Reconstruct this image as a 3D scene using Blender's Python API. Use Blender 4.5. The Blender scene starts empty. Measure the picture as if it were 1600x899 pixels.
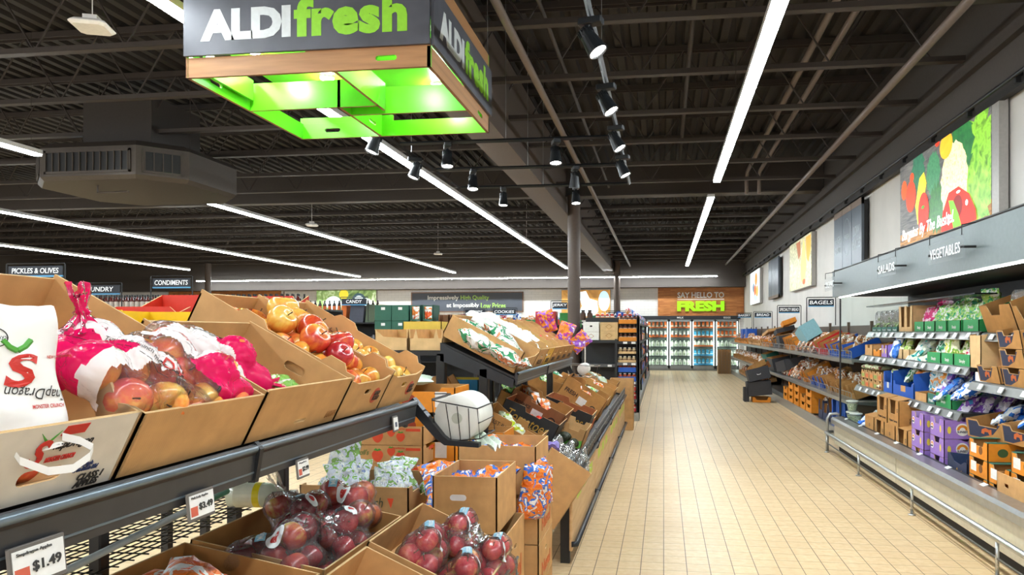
import bpy, bmesh, math, random
from mathutils import Vector, Matrix, noise
from mathutils.geometry import tessellate_polygon
random.seed(7)
SC = bpy.context.scene; COL = SC.collection
PI = math.pi
# ---------------------------------------------------------------- camera, world, exposure
cam = bpy.data.cameras.new('camera'); camo = bpy.data.objects.new('camera', cam); COL.objects.link(camo)
F_PX = 1110.0
cam.sensor_fit = 'HORIZONTAL'; cam.sensor_width = 36.0; cam.lens = 36.0 * F_PX / 1600.0
cam.shift_x = (800 - 895) / 1600.0; cam.shift_y = (519 - 449.5) / 1600.0
cam.clip_start = 0.05; cam.clip_end = 120
THETA = math.atan(142 / F_PX)
camo.location = (0, 0, 1.5); camo.rotation_euler = (PI / 2, 0, THETA)
SC.camera = camo
W = bpy.data.worlds.new('world'); SC.world = W; W.use_nodes = True
W.node_tree.nodes['Background'].inputs[0].default_value = (1.0, 0.97, 0.93, 1)
W.node_tree.nodes['Background'].inputs[1].default_value = 0.9
SC.view_settings.view_transform = 'Standard'; SC.view_settings.look = 'None'
SC.view_settings.exposure = 0.72; SC.view_settings.gamma = 1.0
try: SC.view_settings.use_curve_mapping = False
except Exception: pass
STRIP = 46.0      # radiance of the ceiling strips
SPOTW = 42.0      # watts of a track spot
SC.cycles.max_bounces = 7; SC.cycles.diffuse_bounces = 3; SC.cycles.glossy_bounces = 3
SC.cycles.transparent_max_bounces = 16; SC.cycles.transmission_bounces = 3
SC.cycles.sample_clamp_indirect = 4.0; SC.cycles.caustics_reflective = False; SC.cycles.caustics_refractive = False

# ---------------------------------------------------------------- materials
def lin(h):
    if isinstance(h, str):
        h = h.lstrip('#'); c = [int(h[i:i + 2], 16) / 255 for i in (0, 2, 4)]
        return tuple(v / 12.92 if v <= .04045 else ((v + .055) / 1.055) ** 2.4 for v in c) + (1,)
    return tuple(h[:3]) + (1,)
_M = {}
def nt(m): return m.node_tree.nodes, m.node_tree.links
def base(name):
    m = bpy.data.materials.new(name); m.use_nodes = True
    n, l = nt(m); return m, n, l, n['Principled BSDF']
def coords(n, l, scale=(1, 1, 1), rnd=False):
    tc = n.new('ShaderNodeTexCoord'); mp = n.new('ShaderNodeMapping'); mp.inputs['Scale'].default_value = scale
    l.new(tc.outputs['Object'], mp.inputs['Vector'])
    if rnd:
        oi = n.new('ShaderNodeObjectInfo'); mu = n.new('ShaderNodeMath'); mu.operation = 'MULTIPLY'; mu.inputs[1].default_value = 37.0
        l.new(oi.outputs['Random'], mu.inputs[0]); l.new(mu.outputs[0], mp.inputs['Location'])
    return mp.outputs['Vector']
def tex_noise(n, l, vec, scale, detail=3):
    t = n.new('ShaderNodeTexNoise'); t.inputs['Scale'].default_value = scale; t.inputs['Detail'].default_value = detail
    l.new(vec, t.inputs['Vector']); return t
def ramp(n, l, fac, stops, const=False):
    r = n.new('ShaderNodeValToRGB'); e = r.color_ramp
    if const: e.interpolation = 'CONSTANT'
    while len(e.elements) < len(stops): e.elements.new(0.5)
    for i, (p, c) in enumerate(stops): e.elements[i].position = p; e.elements[i].color = lin(c)
    l.new(fac, r.inputs['Fac']); return r.outputs['Color']
def bump(n, l, b, fac, strength=.3, dist=.01):
    bp = n.new('ShaderNodeBump'); bp.inputs['Strength'].default_value = strength; bp.inputs['Distance'].default_value = dist
    l.new(fac, bp.inputs['Height']); l.new(bp.outputs['Normal'], b.inputs['Normal'])
def mixc(n, l, fac, a, b):
    m = n.new('ShaderNodeMix'); m.data_type = 'RGBA'
    for sock, v in ((m.inputs[0], fac), (m.inputs[6], a), (m.inputs[7], b)):
        if isinstance(v, (int, float)): sock.default_value = v
        elif isinstance(v, (tuple, str)): sock.default_value = lin(v)
        else: l.new(v, sock)
    return m.outputs[2]
def plain(col, rough=.5, metal=0, var=.06, bmp=0, scale=30, spec=None):
    k = ('p', col, rough, metal, var, bmp, scale)
    if k in _M: return _M[k]
    m, n, l, b = base('paint_' + str(col).strip('#')); v = coords(n, l)
    t = tex_noise(n, l, v, scale); c = lin(col)
    lo = tuple(x * (1 - var) for x in c[:3]); hi = tuple(min(1, x * (1 + var)) for x in c[:3])
    l.new(ramp(n, l, t.outputs['Fac'], [(.3, lo), (.7, hi)]), b.inputs['Base Color'])
    b.inputs['Roughness'].default_value = rough; b.inputs['Metallic'].default_value = metal
    if bmp: bump(n, l, b, t.outputs['Fac'], bmp)
    _M[k] = m; return m
def emit(col, s):
    k = ('e', col, s)
    if k in _M: return _M[k]
    m, n, l, b = base('glow_' + str(col).strip('#')); b.inputs['Base Color'].default_value = lin(col)
    b.inputs['Emission Color'].default_value = lin(col); b.inputs['Emission Strength'].default_value = s
    _M[k] = m; return m
def card(col='#c79a66', wave=True):
    k = ('c', col)
    if k in _M: return _M[k]
    m, n, l, b = base('cardboard_' + col.strip('#')); v = coords(n, l)
    t = tex_noise(n, l, v, 14, 5); c = lin(col)
    lo = tuple(x * .86 for x in c[:3]); hi = tuple(min(1, x * 1.1) for x in c[:3])
    l.new(ramp(n, l, t.outputs['Fac'], [(.3, lo), (.72, hi)]), b.inputs['Base Color'])
    b.inputs['Roughness'].default_value = .75; b.inputs['Specular IOR Level'].default_value = .25
    w = n.new('ShaderNodeTexWave'); w.inputs['Scale'].default_value = 55; w.bands_direction = 'X'; l.new(v, w.inputs['Vector'])
    bump(n, l, b, w.outputs['Fac'], .10, .002)
    _M[k] = m; return m
def film(tint='#ffffff', body=.10, gloss=.35, bscale=45, name='clear_film'):
    k = ('f', tint, body, gloss)
    if k in _M: return _M[k]
    m, n, l, b = base(name); n.remove(b); v = coords(n, l, (1, 1, 1), True)
    out = n['Material Output']
    tr = n.new('ShaderNodeBsdfTransparent'); gl = n.new('ShaderNodeBsdfGlossy'); df = n.new('ShaderNodeBsdfDiffuse')
    tr.inputs[0].default_value = (1, 1, 1, 1); gl.inputs['Roughness'].default_value = .16; df.inputs[0].default_value = lin(tint)
    t = tex_noise(n, l, v, bscale, 2); t.inputs['Distortion'].default_value = 1.5
    bp = n.new('ShaderNodeBump'); bp.inputs['Strength'].default_value = .9; bp.inputs['Distance'].default_value = .012
    l.new(t.outputs['Fac'], bp.inputs['Height']); l.new(bp.outputs[0], gl.inputs['Normal'])
    lw = n.new('ShaderNodeLayerWeight'); lw.inputs['Blend'].default_value = gloss; l.new(bp.outputs[0], lw.inputs['Normal'])
    s1 = n.new('ShaderNodeMixShader'); s2 = n.new('ShaderNodeMixShader'); s1.inputs[0].default_value = body
    l.new(tr.outputs[0], s1.inputs[1]); l.new(df.outputs[0], s1.inputs[2])
    mm = n.new('ShaderNodeMath'); mm.operation = 'MULTIPLY'; mm.inputs[1].default_value = .75; l.new(lw.outputs['Fresnel'], mm.inputs[0])
    l.new(mm.outputs[0], s2.inputs[0]); l.new(s1.outputs[0], s2.inputs[1]); l.new(gl.outputs[0], s2.inputs[2])
    l.new(s2.outputs[0], out.inputs['Surface']); _M[k] = m; return m
def glass(): 
    k = 'glass'
    if k in _M: return _M[k]
    m, n, l, b = base('door_glass'); n.remove(b); out = n['Material Output']
    tr = n.new('ShaderNodeBsdfTransparent'); gl = n.new('ShaderNodeBsdfGlossy'); gl.inputs['Roughness'].default_value = .03
    tr.inputs[0].default_value = (.93, .97, .96, 1)
    lw = n.new('ShaderNodeLayerWeight'); lw.inputs['Blend'].default_value = .12
    s = n.new('ShaderNodeMixShader'); l.new(lw.outputs['Fresnel'], s.inputs[0]); l.new(tr.outputs[0], s.inputs[1]); l.new(gl.outputs[0], s.inputs[2])
    l.new(s.outputs[0], out.inputs['Surface']); _M[k] = m; return m
def prnt(cols, scale=9, rough=.3, sheen=0, stops=None, dist=.8, name='printed_wrap'):
    """printed packaging: patches of several inks with a crisp edge"""
    k = ('pr', tuple(cols), scale, rough)
    if k in _M: return _M[k]
    m, n, l, b = base(name); v = coords(n, l, (1, 1, 1), True)
    t = tex_noise(n, l, v, scale, 2); t.inputs['Distortion'].default_value = dist
    k_ = len(cols); st = stops or [(.28 + .44 * i / max(1, k_ - 1) - (.06 if i else .28), c) for i, c in enumerate(cols)]
    l.new(ramp(n, l, t.outputs['Fac'], st, True), b.inputs['Base Color'])
    b.inputs['Roughness'].default_value = rough
    t2 = tex_noise(n, l, v, 30, 3); t2.inputs['Distortion'].default_value = 1.2; bump(n, l, b, t2.outputs['Fac'], .85, .014)
    _M[k] = m; return m
def apple_mat(cols, name='apple_skin'):
    k = ('a', tuple(cols))
    if k in _M: return _M[k]
    m, n, l, b = base(name); v = coords(n, l, (1, 1, .45), True)
    t = tex_noise(n, l, v, 16, 4); t2 = tex_noise(n, l, v, 110, 2)
    a = n.new('ShaderNodeMath'); a.operation = 'MULTIPLY_ADD'; a.inputs[1].default_value = .22
    l.new(t2.outputs['Fac'], a.inputs[0]); l.new(t.outputs['Fac'], a.inputs[2])
    st = [(.38 + .36 * i / (len(cols) - 1), c) for i, c in enumerate(cols)]
    l.new(ramp(n, l, a.outputs[0], st), b.inputs['Base Color'])
    b.inputs['Roughness'].default_value = .22
    b.inputs['Coat Weight'].default_value = .25; _M[k] = m; return m
def woodstrip(c1, c2, c3, sx=.34, sz=.035, name='wood_strips', axis='XZ'):
    k = ('w', c1, c2, sx, axis)
    if k in _M: return _M[k]
    m, n, l, b = base(name); tc = n.new('ShaderNodeTexCoord'); sp = n.new('ShaderNodeSeparateXYZ'); cb = n.new('ShaderNodeCombineXYZ')
    l.new(tc.outputs['Object'], sp.inputs[0]); l.new(sp.outputs[axis[0]], cb.inputs[0]); l.new(sp.outputs[axis[1]], cb.inputs[1])
    br = n.new('ShaderNodeTexBrick'); br.inputs['Scale'].default_value = 1; br.inputs['Brick Width'].default_value = sx
    br.inputs['Row Height'].default_value = sz; br.inputs['Mortar Size'].default_value = .0008; br.offset = .37
    br.inputs['Color1'].default_value = lin(c1); br.inputs['Color2'].default_value = lin(c2); br.inputs['Mortar'].default_value = lin(c3)
    l.new(cb.outputs[0], br.inputs['Vector'])
    t = tex_noise(n, l, cb.outputs[0], 5, 4)
    l.new(mixc(n, l, .0, br.outputs['Color'], c3), b.inputs['Base Color'])
    mp = n.new('ShaderNodeMapping'); mp.inputs['Scale'].default_value = (2.5, 28, 1); l.new(cb.outputs[0], mp.inputs[0])
    g = tex_noise(n, l, mp.outputs[0], 1, 4)
    l.new(mixc(n, l, ramp(n, l, g.outputs['Fac'], [(.35, (0, 0, 0)), (.7, (.7, .7, .7))]), br.outputs['Color'], c3), b.inputs['Base Color'])
    b.inputs['Roughness'].default_value = .55; _M[k] = m; return m

# ---------------------------------------------------------------- mesh builder
class MB:
    def __init__(s): s.v = []; s.f = []; s.m = []
    def add(s, vs, fs, m=0, M=None):
        o = len(s.v)
        s.v += [tuple(M @ Vector(p)) if M is not None else tuple(p) for p in vs]
        s.f += [tuple(i + o for i in f) for f in fs]; s.m += [m] * len(fs); return s
    def box(s, x0, x1, y0, y1, z0, z1, m=0, M=None):
        vs = [(x, y, z) for z in (z0, z1) for y in (y0, y1) for x in (x0, x1)]
        return s.add(vs, [(0, 2, 3, 1), (4, 5, 7, 6), (0, 1, 5, 4), (2, 6, 7, 3), (0, 4, 6, 2), (1, 3, 7, 5)], m, M)
    def cbox(s, x0, x1, y0, y1, z0, z1, c=.01, m=0, M=None):
        """box with its upright and top edges chamfered"""
        def ring(i, z): return [(x0 + i + c, y0 + i, z), (x1 - i - c, y0 + i, z), (x1 - i, y0 + i + c, z), (x1 - i, y1 - i - c, z), (x1 - i - c, y1 - i, z), (x0 + i + c, y1 - i, z), (x0 + i, y1 - i - c, z), (x0 + i, y0 + i + c, z)]
        vs = ring(c * .6, z0) + ring(0, z0 + c * .6) + ring(0, z1 - c * .6) + ring(c * .6, z1)
        fs = [tuple(range(7, -1, -1)), tuple(range(24, 32))]
        for r in range(3):
            for i in range(8): fs.append((r * 8 + i, r * 8 + (i + 1) % 8, r * 8 + 8 + (i + 1) % 8, r * 8 + 8 + i))
        return s.add(vs, fs, m, M)
    def prism(s, outer, t0, t1, M=None, m=0, holes=(), me=None):
        """outline in (x,z), thickness along y from t0 to t1"""
        loops = [outer] + list(holes); pts = [p for lp in loops for p in lp]
        tri = tessellate_polygon([[Vector((p[0], p[1], 0)) for p in lp] for lp in loops])
        n = len(pts); vs = [(p[0], t0, p[1]) for p in pts] + [(p[0], t1, p[1]) for p in pts]
        f1 = [tuple(t) for t in tri]; f2 = [tuple(i + n for i in reversed(t)) for t in tri]; sd = []; o = 0
        for lp in loops:
            k = len(lp)
            for i in range(k): a, b = o + i, o + (i + 1) % k; sd.append((a, b, b + n, a + n))
            o += k
        s.add(vs, f1 + f2 + sd, m, M)
        if me is not None:
            for i in range(len(sd)): s.m[-1 - i] = me
        return s
    def tube(s, pts, r, n=8, m=0, M=None, cap=True, closed=False):
        P = [Vector(p) for p in pts]; k = len(P); vs = []; up = None
        rr = r if isinstance(r, (list, tuple)) else [r] * k
        for i in range(k):
            if closed: d = P[(i + 1) % k] - P[i - 1]
            else: d = P[min(i + 1, k - 1)] - P[max(i - 1, 0)]
            d.normalize()
            if up is None: up = Vector((0, 0, 1)) if abs(d.z) < .9 else Vector((1, 0, 0))
            a = d.cross(up)
            if a.length < 1e-4: a = d.orthogonal()
            a.normalize(); b = a.cross(d); b.normalize(); up = b
            vs += [P[i] + (a * math.cos(2 * PI * j / n) + b * math.sin(2 * PI * j / n)) * rr[i] for j in range(n)]
        fs = []
        for i in range(k if closed else k - 1):
            for j in range(n):
                a0 = i * n + j; a1 = i * n + (j + 1) % n; b0 = ((i + 1) % k) * n + j; b1 = ((i + 1) % k) * n + (j + 1) % n
                fs.append((a0, a1, b1, b0))
        if cap and not closed: fs += [tuple(range(n - 1, -1, -1)), tuple(range((k - 1) * n, k * n))]
        return s.add(vs, fs, m, M)
    def lathe(s, prof, n=16, m=0, M=None, mi=None):
        vs = []; fs = []
        for r, z in prof: vs += [(r * math.cos(2 * PI * j / n), r * math.sin(2 * PI * j / n), z) for j in range(n)]
        for i in range(len(prof) - 1):
            for j in range(n): fs.append((i * n + j, i * n + (j + 1) % n, (i + 1) * n + (j + 1) % n, (i + 1) * n + j))
        fs += [tuple(range(n - 1, -1, -1)), tuple(range((len(prof) - 1) * n, len(prof) * n))]
        return s.add(vs, fs, m, M)
    def grid(s, fn, nu, nv, m=0, M=None, wrapu=False):
        vs = [fn(i / nu, j / nv) for j in range(nv + 1) for i in range(nu + (0 if wrapu else 1))]
        w = nu if wrapu else nu + 1; fs = []
        for j in range(nv):
            for i in range(nu): a = j * w + i; b = j * w + (i + 1) % w if wrapu else a + 1; fs.append((a, b, b + w, a + w))
        return s.add(vs, fs, m, M)
    def mesh(s, name, mats, smooth=False):
        me = bpy.data.meshes.new(name); me.from_pydata(s.v, [], s.f)
        for mt in (mats if isinstance(mats, (list, tuple)) else [mats]): me.materials.append(mt)
        me.polygons.foreach_set('material_index', s.m)
        if smooth: me.polygons.foreach_set('use_smooth', [True] * len(s.f))
        me.update()
        bm = bmesh.new(); bm.from_mesh(me); bmesh.ops.recalc_face_normals(bm, faces=bm.faces); bm.to_mesh(me); bm.free()
        return me
    def build(s, name, mats, parent=None, smooth=False, mat=None):
        return link(name, s.mesh(name, mats, smooth), parent, mat)
def link(name, me, parent=None, M=None):
    o = bpy.data.objects.new(name, me); COL.objects.link(o)
    if parent is not None: o.parent = parent
    if M is not None: o.matrix_local = M
    return o
def tag(o, label, cat, group=None, kind=None):
    o['label'] = label; o['category'] = cat
    if group: o['group'] = group
    if kind: o['kind'] = kind
    return o
def T(name, label, cat, M=None, group=None):
    o = bpy.data.objects.new(name, None); COL.objects.link(o); o.empty_display_size = .1
    if M is not None: o.matrix_world = M
    return tag(o, label, cat, group)
def S(o): o['kind'] = 'structure'; return o
def dup(root, M, label=None, group=None):
    r = root.copy(); COL.objects.link(r); r.matrix_world = M
    if label: r['label'] = label
    if group: r['group'] = group
    for ch in list(root.children):
        c = ch.copy(); COL.objects.link(c); c.parent = r
        for g in list(ch.children):
            d = g.copy(); COL.objects.link(d); d.parent = c
    return r
def Mx(x=0, y=0, z=0, yaw=0, tilt=0, roll=0, s=1):
    """yaw about Z, then tilt about local X, then roll about local Y (degrees)"""
    return Matrix.Translation((x, y, z)) @ Matrix.Rotation(math.radians(yaw), 4, 'Z') @ Matrix.Rotation(math.radians(tilt), 4, 'X') @ Matrix.Rotation(math.radians(roll), 4, 'Y') @ Matrix.Diagonal((s, s, s, 1))
FACE = Matrix.Rotation(PI / 2, 4, 'X')      # lettering plane -> facing -y
_TX = {}
def text_mesh(body, w, h, mat, depth=.0012, bold=.02, shear=0, spacing=1.0):
    k = (body, round(w, 4), round(h, 4), mat.name, depth, bold, shear)
    if k in _TX: return _TX[k]
    cu = bpy.data.curves.new('lettering', 'FONT'); cu.body = body; cu.size = 1; cu.offset = bold; cu.shear = shear
    cu.space_character = spacing; cu.resolution_u = 3; cu.extrude = .01; cu.space_line = .8
    ob = bpy.data.objects.new('lettering', cu)
    me = bpy.data.meshes.new_from_object(ob)
    bpy.data.objects.remove(ob)
    xs = [v.co.x for v in me.vertices]; ys = [v.co.y for v in me.vertices]
    x0, x1, y0, y1 = min(xs), max(xs), min(ys), max(ys)
    for v in me.vertices:
        v.co = ((v.co.x - (x0 + x1) / 2) / (x1 - x0) * w, (v.co.y - (y0 + y1) / 2) / (y1 - y0) * h, depth if v.co.z > 0 else 0)
    me.materials.clear(); me.materials.append(mat); _TX[k] = me; return me
def text(parent, body, x, y, z, w, h, mat, name='lettering', M=None, **kw):
    """centred at (x,y,z) of a front that faces -y; M turns that front elsewhere"""
    L = Matrix.Translation((x, y, z)) @ FACE
    return link(name, text_mesh(body, w, h, mat, **kw), parent, (M @ L) if M is not None else L)
def rrect(x0, x1, z0, z1, r, k=4):
    pts = []
    for cx, cz, a0 in ((x1 - r, z1 - r, 0), (x0 + r, z1 - r, 90), (x0 + r, z0 + r, 180), (x1 - r, z0 + r, 270)):
        for i in range(k + 1):
            a = math.radians(a0 + 90 * i / k); pts.append((cx + r * math.cos(a), cz + r * math.sin(a)))
    return pts
def disc(cx, cz, rx, rz=None, k=20):
    rz = rz or rx
    return [(cx + rx * math.cos(2 * PI * i / k), cz + rz * math.sin(2 * PI * i / k)) for i in range(k)]

MET = plain('#3a3c40', .45, .6); BLK = plain('#17181a', .5); STEEL = plain('#b9bcbc', .28, .9); DARK = plain('#2b2622', .8)
KR = card('#c99c68'); KR2 = card('#b98850'); KR3 = card('#d8b684'); WHT = plain('#f2f2ee', .6); CHAR = plain('#34353a', .55)

# ---------------------------------------------------------------- building shell
YB = 28.0; XR = 3.08; XL = -26.0; YF = -3.0; ZD = 5.0
m, n, l, b = base('floor_tiles')
tc = n.new('ShaderNodeTexCoord'); sp = n.new('ShaderNodeSeparateXYZ'); l.new(tc.outputs['Object'], sp.inputs[0])
def line(sock, s, wd):
    a = n.new('ShaderNodeMath'); a.operation = 'DIVIDE'; a.inputs[1].default_value = s; l.new(sock, a.inputs[0])
    f = n.new('ShaderNodeMath'); f.operation = 'FRACT'; l.new(a.outputs[0], f.inputs[0])
    g = n.new('ShaderNodeMath'); g.operation = 'SUBTRACT'; g.inputs[1].default_value = .5; l.new(f.outputs[0], g.inputs[0])
    h = n.new('ShaderNodeMath'); h.operation = 'ABSOLUTE'; l.new(g.outputs[0], h.inputs[0])
    q = n.new('ShaderNodeMath'); q.operation = 'GREATER_THAN'; q.inputs[1].default_value = .5 - wd / s / 2; l.new(h.outputs[0], q.inputs[0]); return q.outputs[0], a.outputs[0]
TS = .1453
lx, ax = line(sp.outputs['X'], TS, .0050); ly, ay = line(sp.outputs['Y'], TS, .0038)
fl1 = n.new('ShaderNodeMath'); fl1.operation = 'FLOOR'; l.new(ax, fl1.inputs[0]); fl2 = n.new('ShaderNodeMath'); fl2.operation = 'FLOOR'; l.new(ay, fl2.inputs[0])
cb = n.new('ShaderNodeCombineXYZ'); l.new(fl1.outputs[0], cb.inputs[0]); l.new(fl2.outputs[0], cb.inputs[1])
wn = n.new('ShaderNodeTexWhiteNoise'); l.new(cb.outputs[0], wn.inputs['Vector'])
tn = tex_noise(n, l, tc.outputs['Object'], 22, 5); tn2 = tex_noise(n, l, tc.outputs['Object'], .7, 3)
c0 = ramp(n, l, tn.outputs['Fac'], [(.3, '#d2b588'), (.7, '#dfc7a0')])
c1 = mixc(n, l, ramp(n, l, wn.outputs['Value'], [(0, (0, 0, 0)), (1, (.35, .35, .35))]), c0, '#c9ab80')
c1 = mixc(n, l, ramp(n, l, tn2.outputs['Fac'], [(.5, (0, 0, 0)), (.75, (.35, .35, .35))]), c1, '#bd9a68')
c2 = mixc(n, l, ly, c1, '#8a6c48'); c3 = mixc(n, l, lx, c2, '#5f4b34')
l.new(c3, b.inputs['Base Color']); b.inputs['Roughness'].default_value = .42
bump(n, l, b, tn.outputs['Fac'], .08, .01)
FLOOR = m
S(MB().box(XL, XR + .2, YF, YB + .9, -.1, 0).build('floor', FLOOR))
# corrugated roof deck, ribs running along the aisle
mb = MB(); x = XL; pr = []
while x < XR + .2: pr += [(x, ZD), (x + .09, ZD), (x + .11, ZD + .06), (x + .19, ZD + .06)]; x += .21
vs = [(p[0], YF, p[1]) for p in pr] + [(p[0], YB + .2, p[1]) for p in pr]; k = len(pr)
mb.add(vs, [(i, i + 1, i + 1 + k, i + k) for i in range(k - 1)]); mb.box(XL, XR + .2, YF, YB + .2, ZD + .1, ZD + .2)
S(mb.build('ceiling', plain('#2a2521', .75, .1)))
# right wall: pale panels below, dark band above
m, n, l, b = base('pale_wall_panels'); v = coords(n, l); t = tex_noise(n, l, v, 2, 4)
sp = n.new('ShaderNodeSeparateXYZ'); l.new(v, sp.inputs[0])
lq, _ = line(sp.outputs['Y'], 1.22, .006)
l.new(mixc(n, l, lq, ramp(n, l, t.outputs['Fac'], [(.3, '#d0ccc5'), (.7, '#dad6cf')]), '#98948e'), b.inputs['Base Color']); b.inputs['Roughness'].default_value = .6
S(MB().box(XR, XR + .2, YF, YB + .2, 0, 3.6).build('wall_right', m))
DW = plain('#433c37', .75)
S(MB().box(XR - .05, XR + .2, YF, YB + .2, 3.6, ZD + .1).box(XR - .12, XR, YF, YB, 4.05, 4.2).build('wall_right_upper', DW))
S(MB().box(XR - .11, XR - .05, YF, YB, 3.575, 3.64).build('trim_1', plain('#26221f', .6)))
# back wall
m, n, l, b = base('white_glazed_tiles'); tc = n.new('ShaderNodeTexCoord'); sp = n.new('ShaderNodeSeparateXYZ'); cb = n.new('ShaderNodeCombineXYZ')
l.new(tc.outputs['Object'], sp.inputs[0]); l.new(sp.outputs[0], cb.inputs[0]); l.new(sp.outputs[2], cb.inputs[1])
br = n.new('ShaderNodeTexBrick'); br.inputs['Scale'].default_value = 1; br.inputs['Brick Width'].default_value = .3; br.inputs['Row Height'].default_value = .1
br.inputs['Mortar Size'].default_value = .004; br.inputs['Color1'].default_value = lin('#e2dfdb'); br.inputs['Color2'].default_value = lin('#dcd9d5'); br.inputs['Mortar'].default_value = lin('#c4c1bd')
l.new(cb.outputs[0], br.inputs[0]); l.new(br.outputs[0], b.inputs['Base Color']); b.inputs['Roughness'].default_value = .2
bump(n, l, b, br.outputs['Fac'], -.3, .01)
S(MB().box(XL, -1.6, YB, YB + .2, 0, 3.3).box(-1.6, 2.9, YB, YB + .2, 2.1, 3.3).box(2.9, XR + .2, YB, YB + .2, 0, 3.3).box(-1.7, 3.0, YB + .75, YB + .9, 0, 2.1).build('wall_back', m))
S(MB().box(XL, XR, YB - .6, YB + .2, 3.22, ZD + .1).build('wall_back_upper', plain('#4c4540', .75)))
S(MB().box(XL - .2, XL, YF, YB + .2, 0, 3.3).build('wall_left', m))
S(MB().box(XL - .2, XL + .1, YF, YB + .2, 3.3, ZD + .1).build('wall_left_upper', plain('#4c4540', .75)))
# big beam over the produce table
S(MB().box(-2.2, -1.93, YF, YB - .6, 3.82, 4.9).box(-2.26, -1.87, YF, YB - .6, 3.79, 3.83).build('beam', plain('#5d524a', .6)))
for i, Y in enumerate((1.2, 14.1, 27.1)):
    S(MB().box(-1.93, XR - .06, Y - .1, Y + .1, 4.2, 4.85).box(-1.93, XR - .06, Y - .16, Y + .16, 4.18, 4.21).build('cross_beam', plain('#3d3631', .6)))
S(MB().box(XL, -2.26, 14.0, 14.2, 4.2, 4.85).build('cross_beam', plain('#3d3631', .6)))
for Y in (13.95, 27.0):
    S(MB().lathe([(.125, 0), (.125, 4.2)], 28, M=Matrix.Translation((-1.76, Y, 0))).lathe([(.17, 0), (.17, .02)], 28, M=Matrix.Translation((-1.76, Y, 0))).build('column', plain('#584b43', .5), smooth=False))
S(MB().lathe([(.12, 0), (.12, 4.2)], 20, M=Matrix.Translation((-17.85, 26.0, 0))).build('column', plain('#584b43', .5)))
# ---------------------------------------------------------------- roof joists
JM = plain('#38302b', .6)
def joist(first=[None]):
    x0, x1 = -23.0, XR - .14
    r = T('roof_joist', 'dark open web steel roof joist under the corrugated deck', 'joist', Mx(0, 0, 4.17), 'open web joists carrying the roof deck')
    MB().box(x0, x1, -.045, .045, 0, .012).box(x0, x1, -.045, -.035, 0, .05).box(x0, x1, .035, .045, 0, .05).build('bottom_chord', JM, r)
    MB().box(x0, x1, -.05, .05, .79, .82).box(x0, x1, -.05, -.038, .75, .8).box(x0, x1, .038, .05, .75, .8).build('top_chord', JM, r)
    w = MB(); x = x1 - .3; up = False
    while x - .48 > x0:
        w.tube([(x, 0, .03 if not up else .78), (x - .48, 0, .78 if not up else .03)], .011, 5); x -= .48; up = not up
    w.build('web', JM, r); return r
j0 = joist(); Y = 3.46; first = True
while Y < 27:
    if abs(Y - 14.1) > .3:
        if first: j0.matrix_world = Mx(0, Y, 4.17); first = False
        else: dup(j0, Mx(0, Y, 4.17))
    Y += 1.33
# ---------------------------------------------------------------- pipes under the deck
PP = plain('#6a5d54', .5); 
def pipe(pts, r, label, mat=PP, name='ceiling_pipe'): tag(MB().tube(pts, r, 12).build(name, mat, smooth=True), label, 'pipe')
pipe([(-1.25, 2, 3.98), (-1.25, 26.8, 3.98)], .035, 'thin brown sprinkler pipe beside the large beam over the produce tables')
pipe([(2.3, 2, 4.02), (2.3, 27, 4.02)], .04, 'long grey sprinkler pipe under the roof nearest the white wall')
pipe([(1.55, 3, 4.5), (1.55, 13.6, 4.5), (1.55, 13.7, 4.35), (1.55, 13.7, 4.1)], .035, 'grey refrigerant pipe, the one of the pair farther from the wall')
pipe([(1.78, 3, 4.5), (1.78, 13.6, 4.5), (1.78, 13.7, 4.35), (1.78, 13.7, 4.1)], .035, 'grey refrigerant pipe, the one of the pair closer to the wall')
pipe([(.3, 2, 4.75), (.3, 13.7, 4.75)], .03, 'straight brown conduit close under the roof deck above the aisle', JM)
pipe([(-1.05, 2, 4.3), (-1.05, 13.7, 4.3)], .02, 'narrow brown conduit running next to the sprinkler pipe', JM)
cd = MB().tube([(XR - .15, 2, 3.66), (XR - .15, 27.3, 3.66)], .018, 8); cr = tag(cd.build('wall_conduit', BLK), 'black conduit clipped along the top of the white wall', 'conduit')
for i in range(26):
    MB().box(-.03, .03, -.02, .02, -.06, .03).build('clip', BLK, cr, mat=Mx(XR - .12, 2.6 + i * .95, 3.655))
# ---------------------------------------------------------------- strip lights
TUBE = emit('#f2fbff', STRIP); HOUS = plain('#d8dadb', .4)
def strip(x0, y0, x1, y1, z, label, seg=1.5, w=.085):
    d = Vector((x1 - x0, y1 - y0, 0)); Ln = d.length; ang = math.degrees(math.atan2(d.y, d.x)) - 90
    r = T('strip_light', label, 'light', Mx(x0, y0, z, ang), 'long ceiling strip lights')
    MB().box(-w / 2 - .012, w / 2 + .012, 0, Ln, .02, .07).build('housing', HOUS, r)
    k = max(1, int(Ln / seg)); e = MB()
    for i in range(k): e.box(-w / 2, w / 2, Ln * i / k, Ln * (i + 1) / k, 0, .02)
    e.build('diffuser', TUBE, r)
    for i in range(int(Ln / 4.8) + 1):
        if .3 + i * 4.8 < Ln: MB().tube([(0, .3 + i * 4.8, .07), (0, .3 + i * 4.8, 1.42)], .003, 4).build('hanger', JM, r)
ZS = 3.57
strip(.73, -2.5, .73, 10.0, ZS, 'long white strip light over the aisle floor, the near one of two in line')
strip(.73, 11.2, .73, 22.6, ZS, 'white strip light over the aisle floor, the far one of two in line')
strip(-3.15, -2.5, -3.15, 23.0, ZS, 'long white strip light passing behind the hanging green fresh sign')
strip(-7.3, -2.5, -7.3, 7.5, ZS, 'white strip light ending just before the ceiling air unit')
strip(-7.3, 10.3, -7.3, 24.3, ZS, 'long white strip light starting behind the ceiling air unit')
strip(-11.4, -2.5, -11.4, 25.6, ZS, 'long white strip light beyond the air unit, ending above the cardboard trays')
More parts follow.
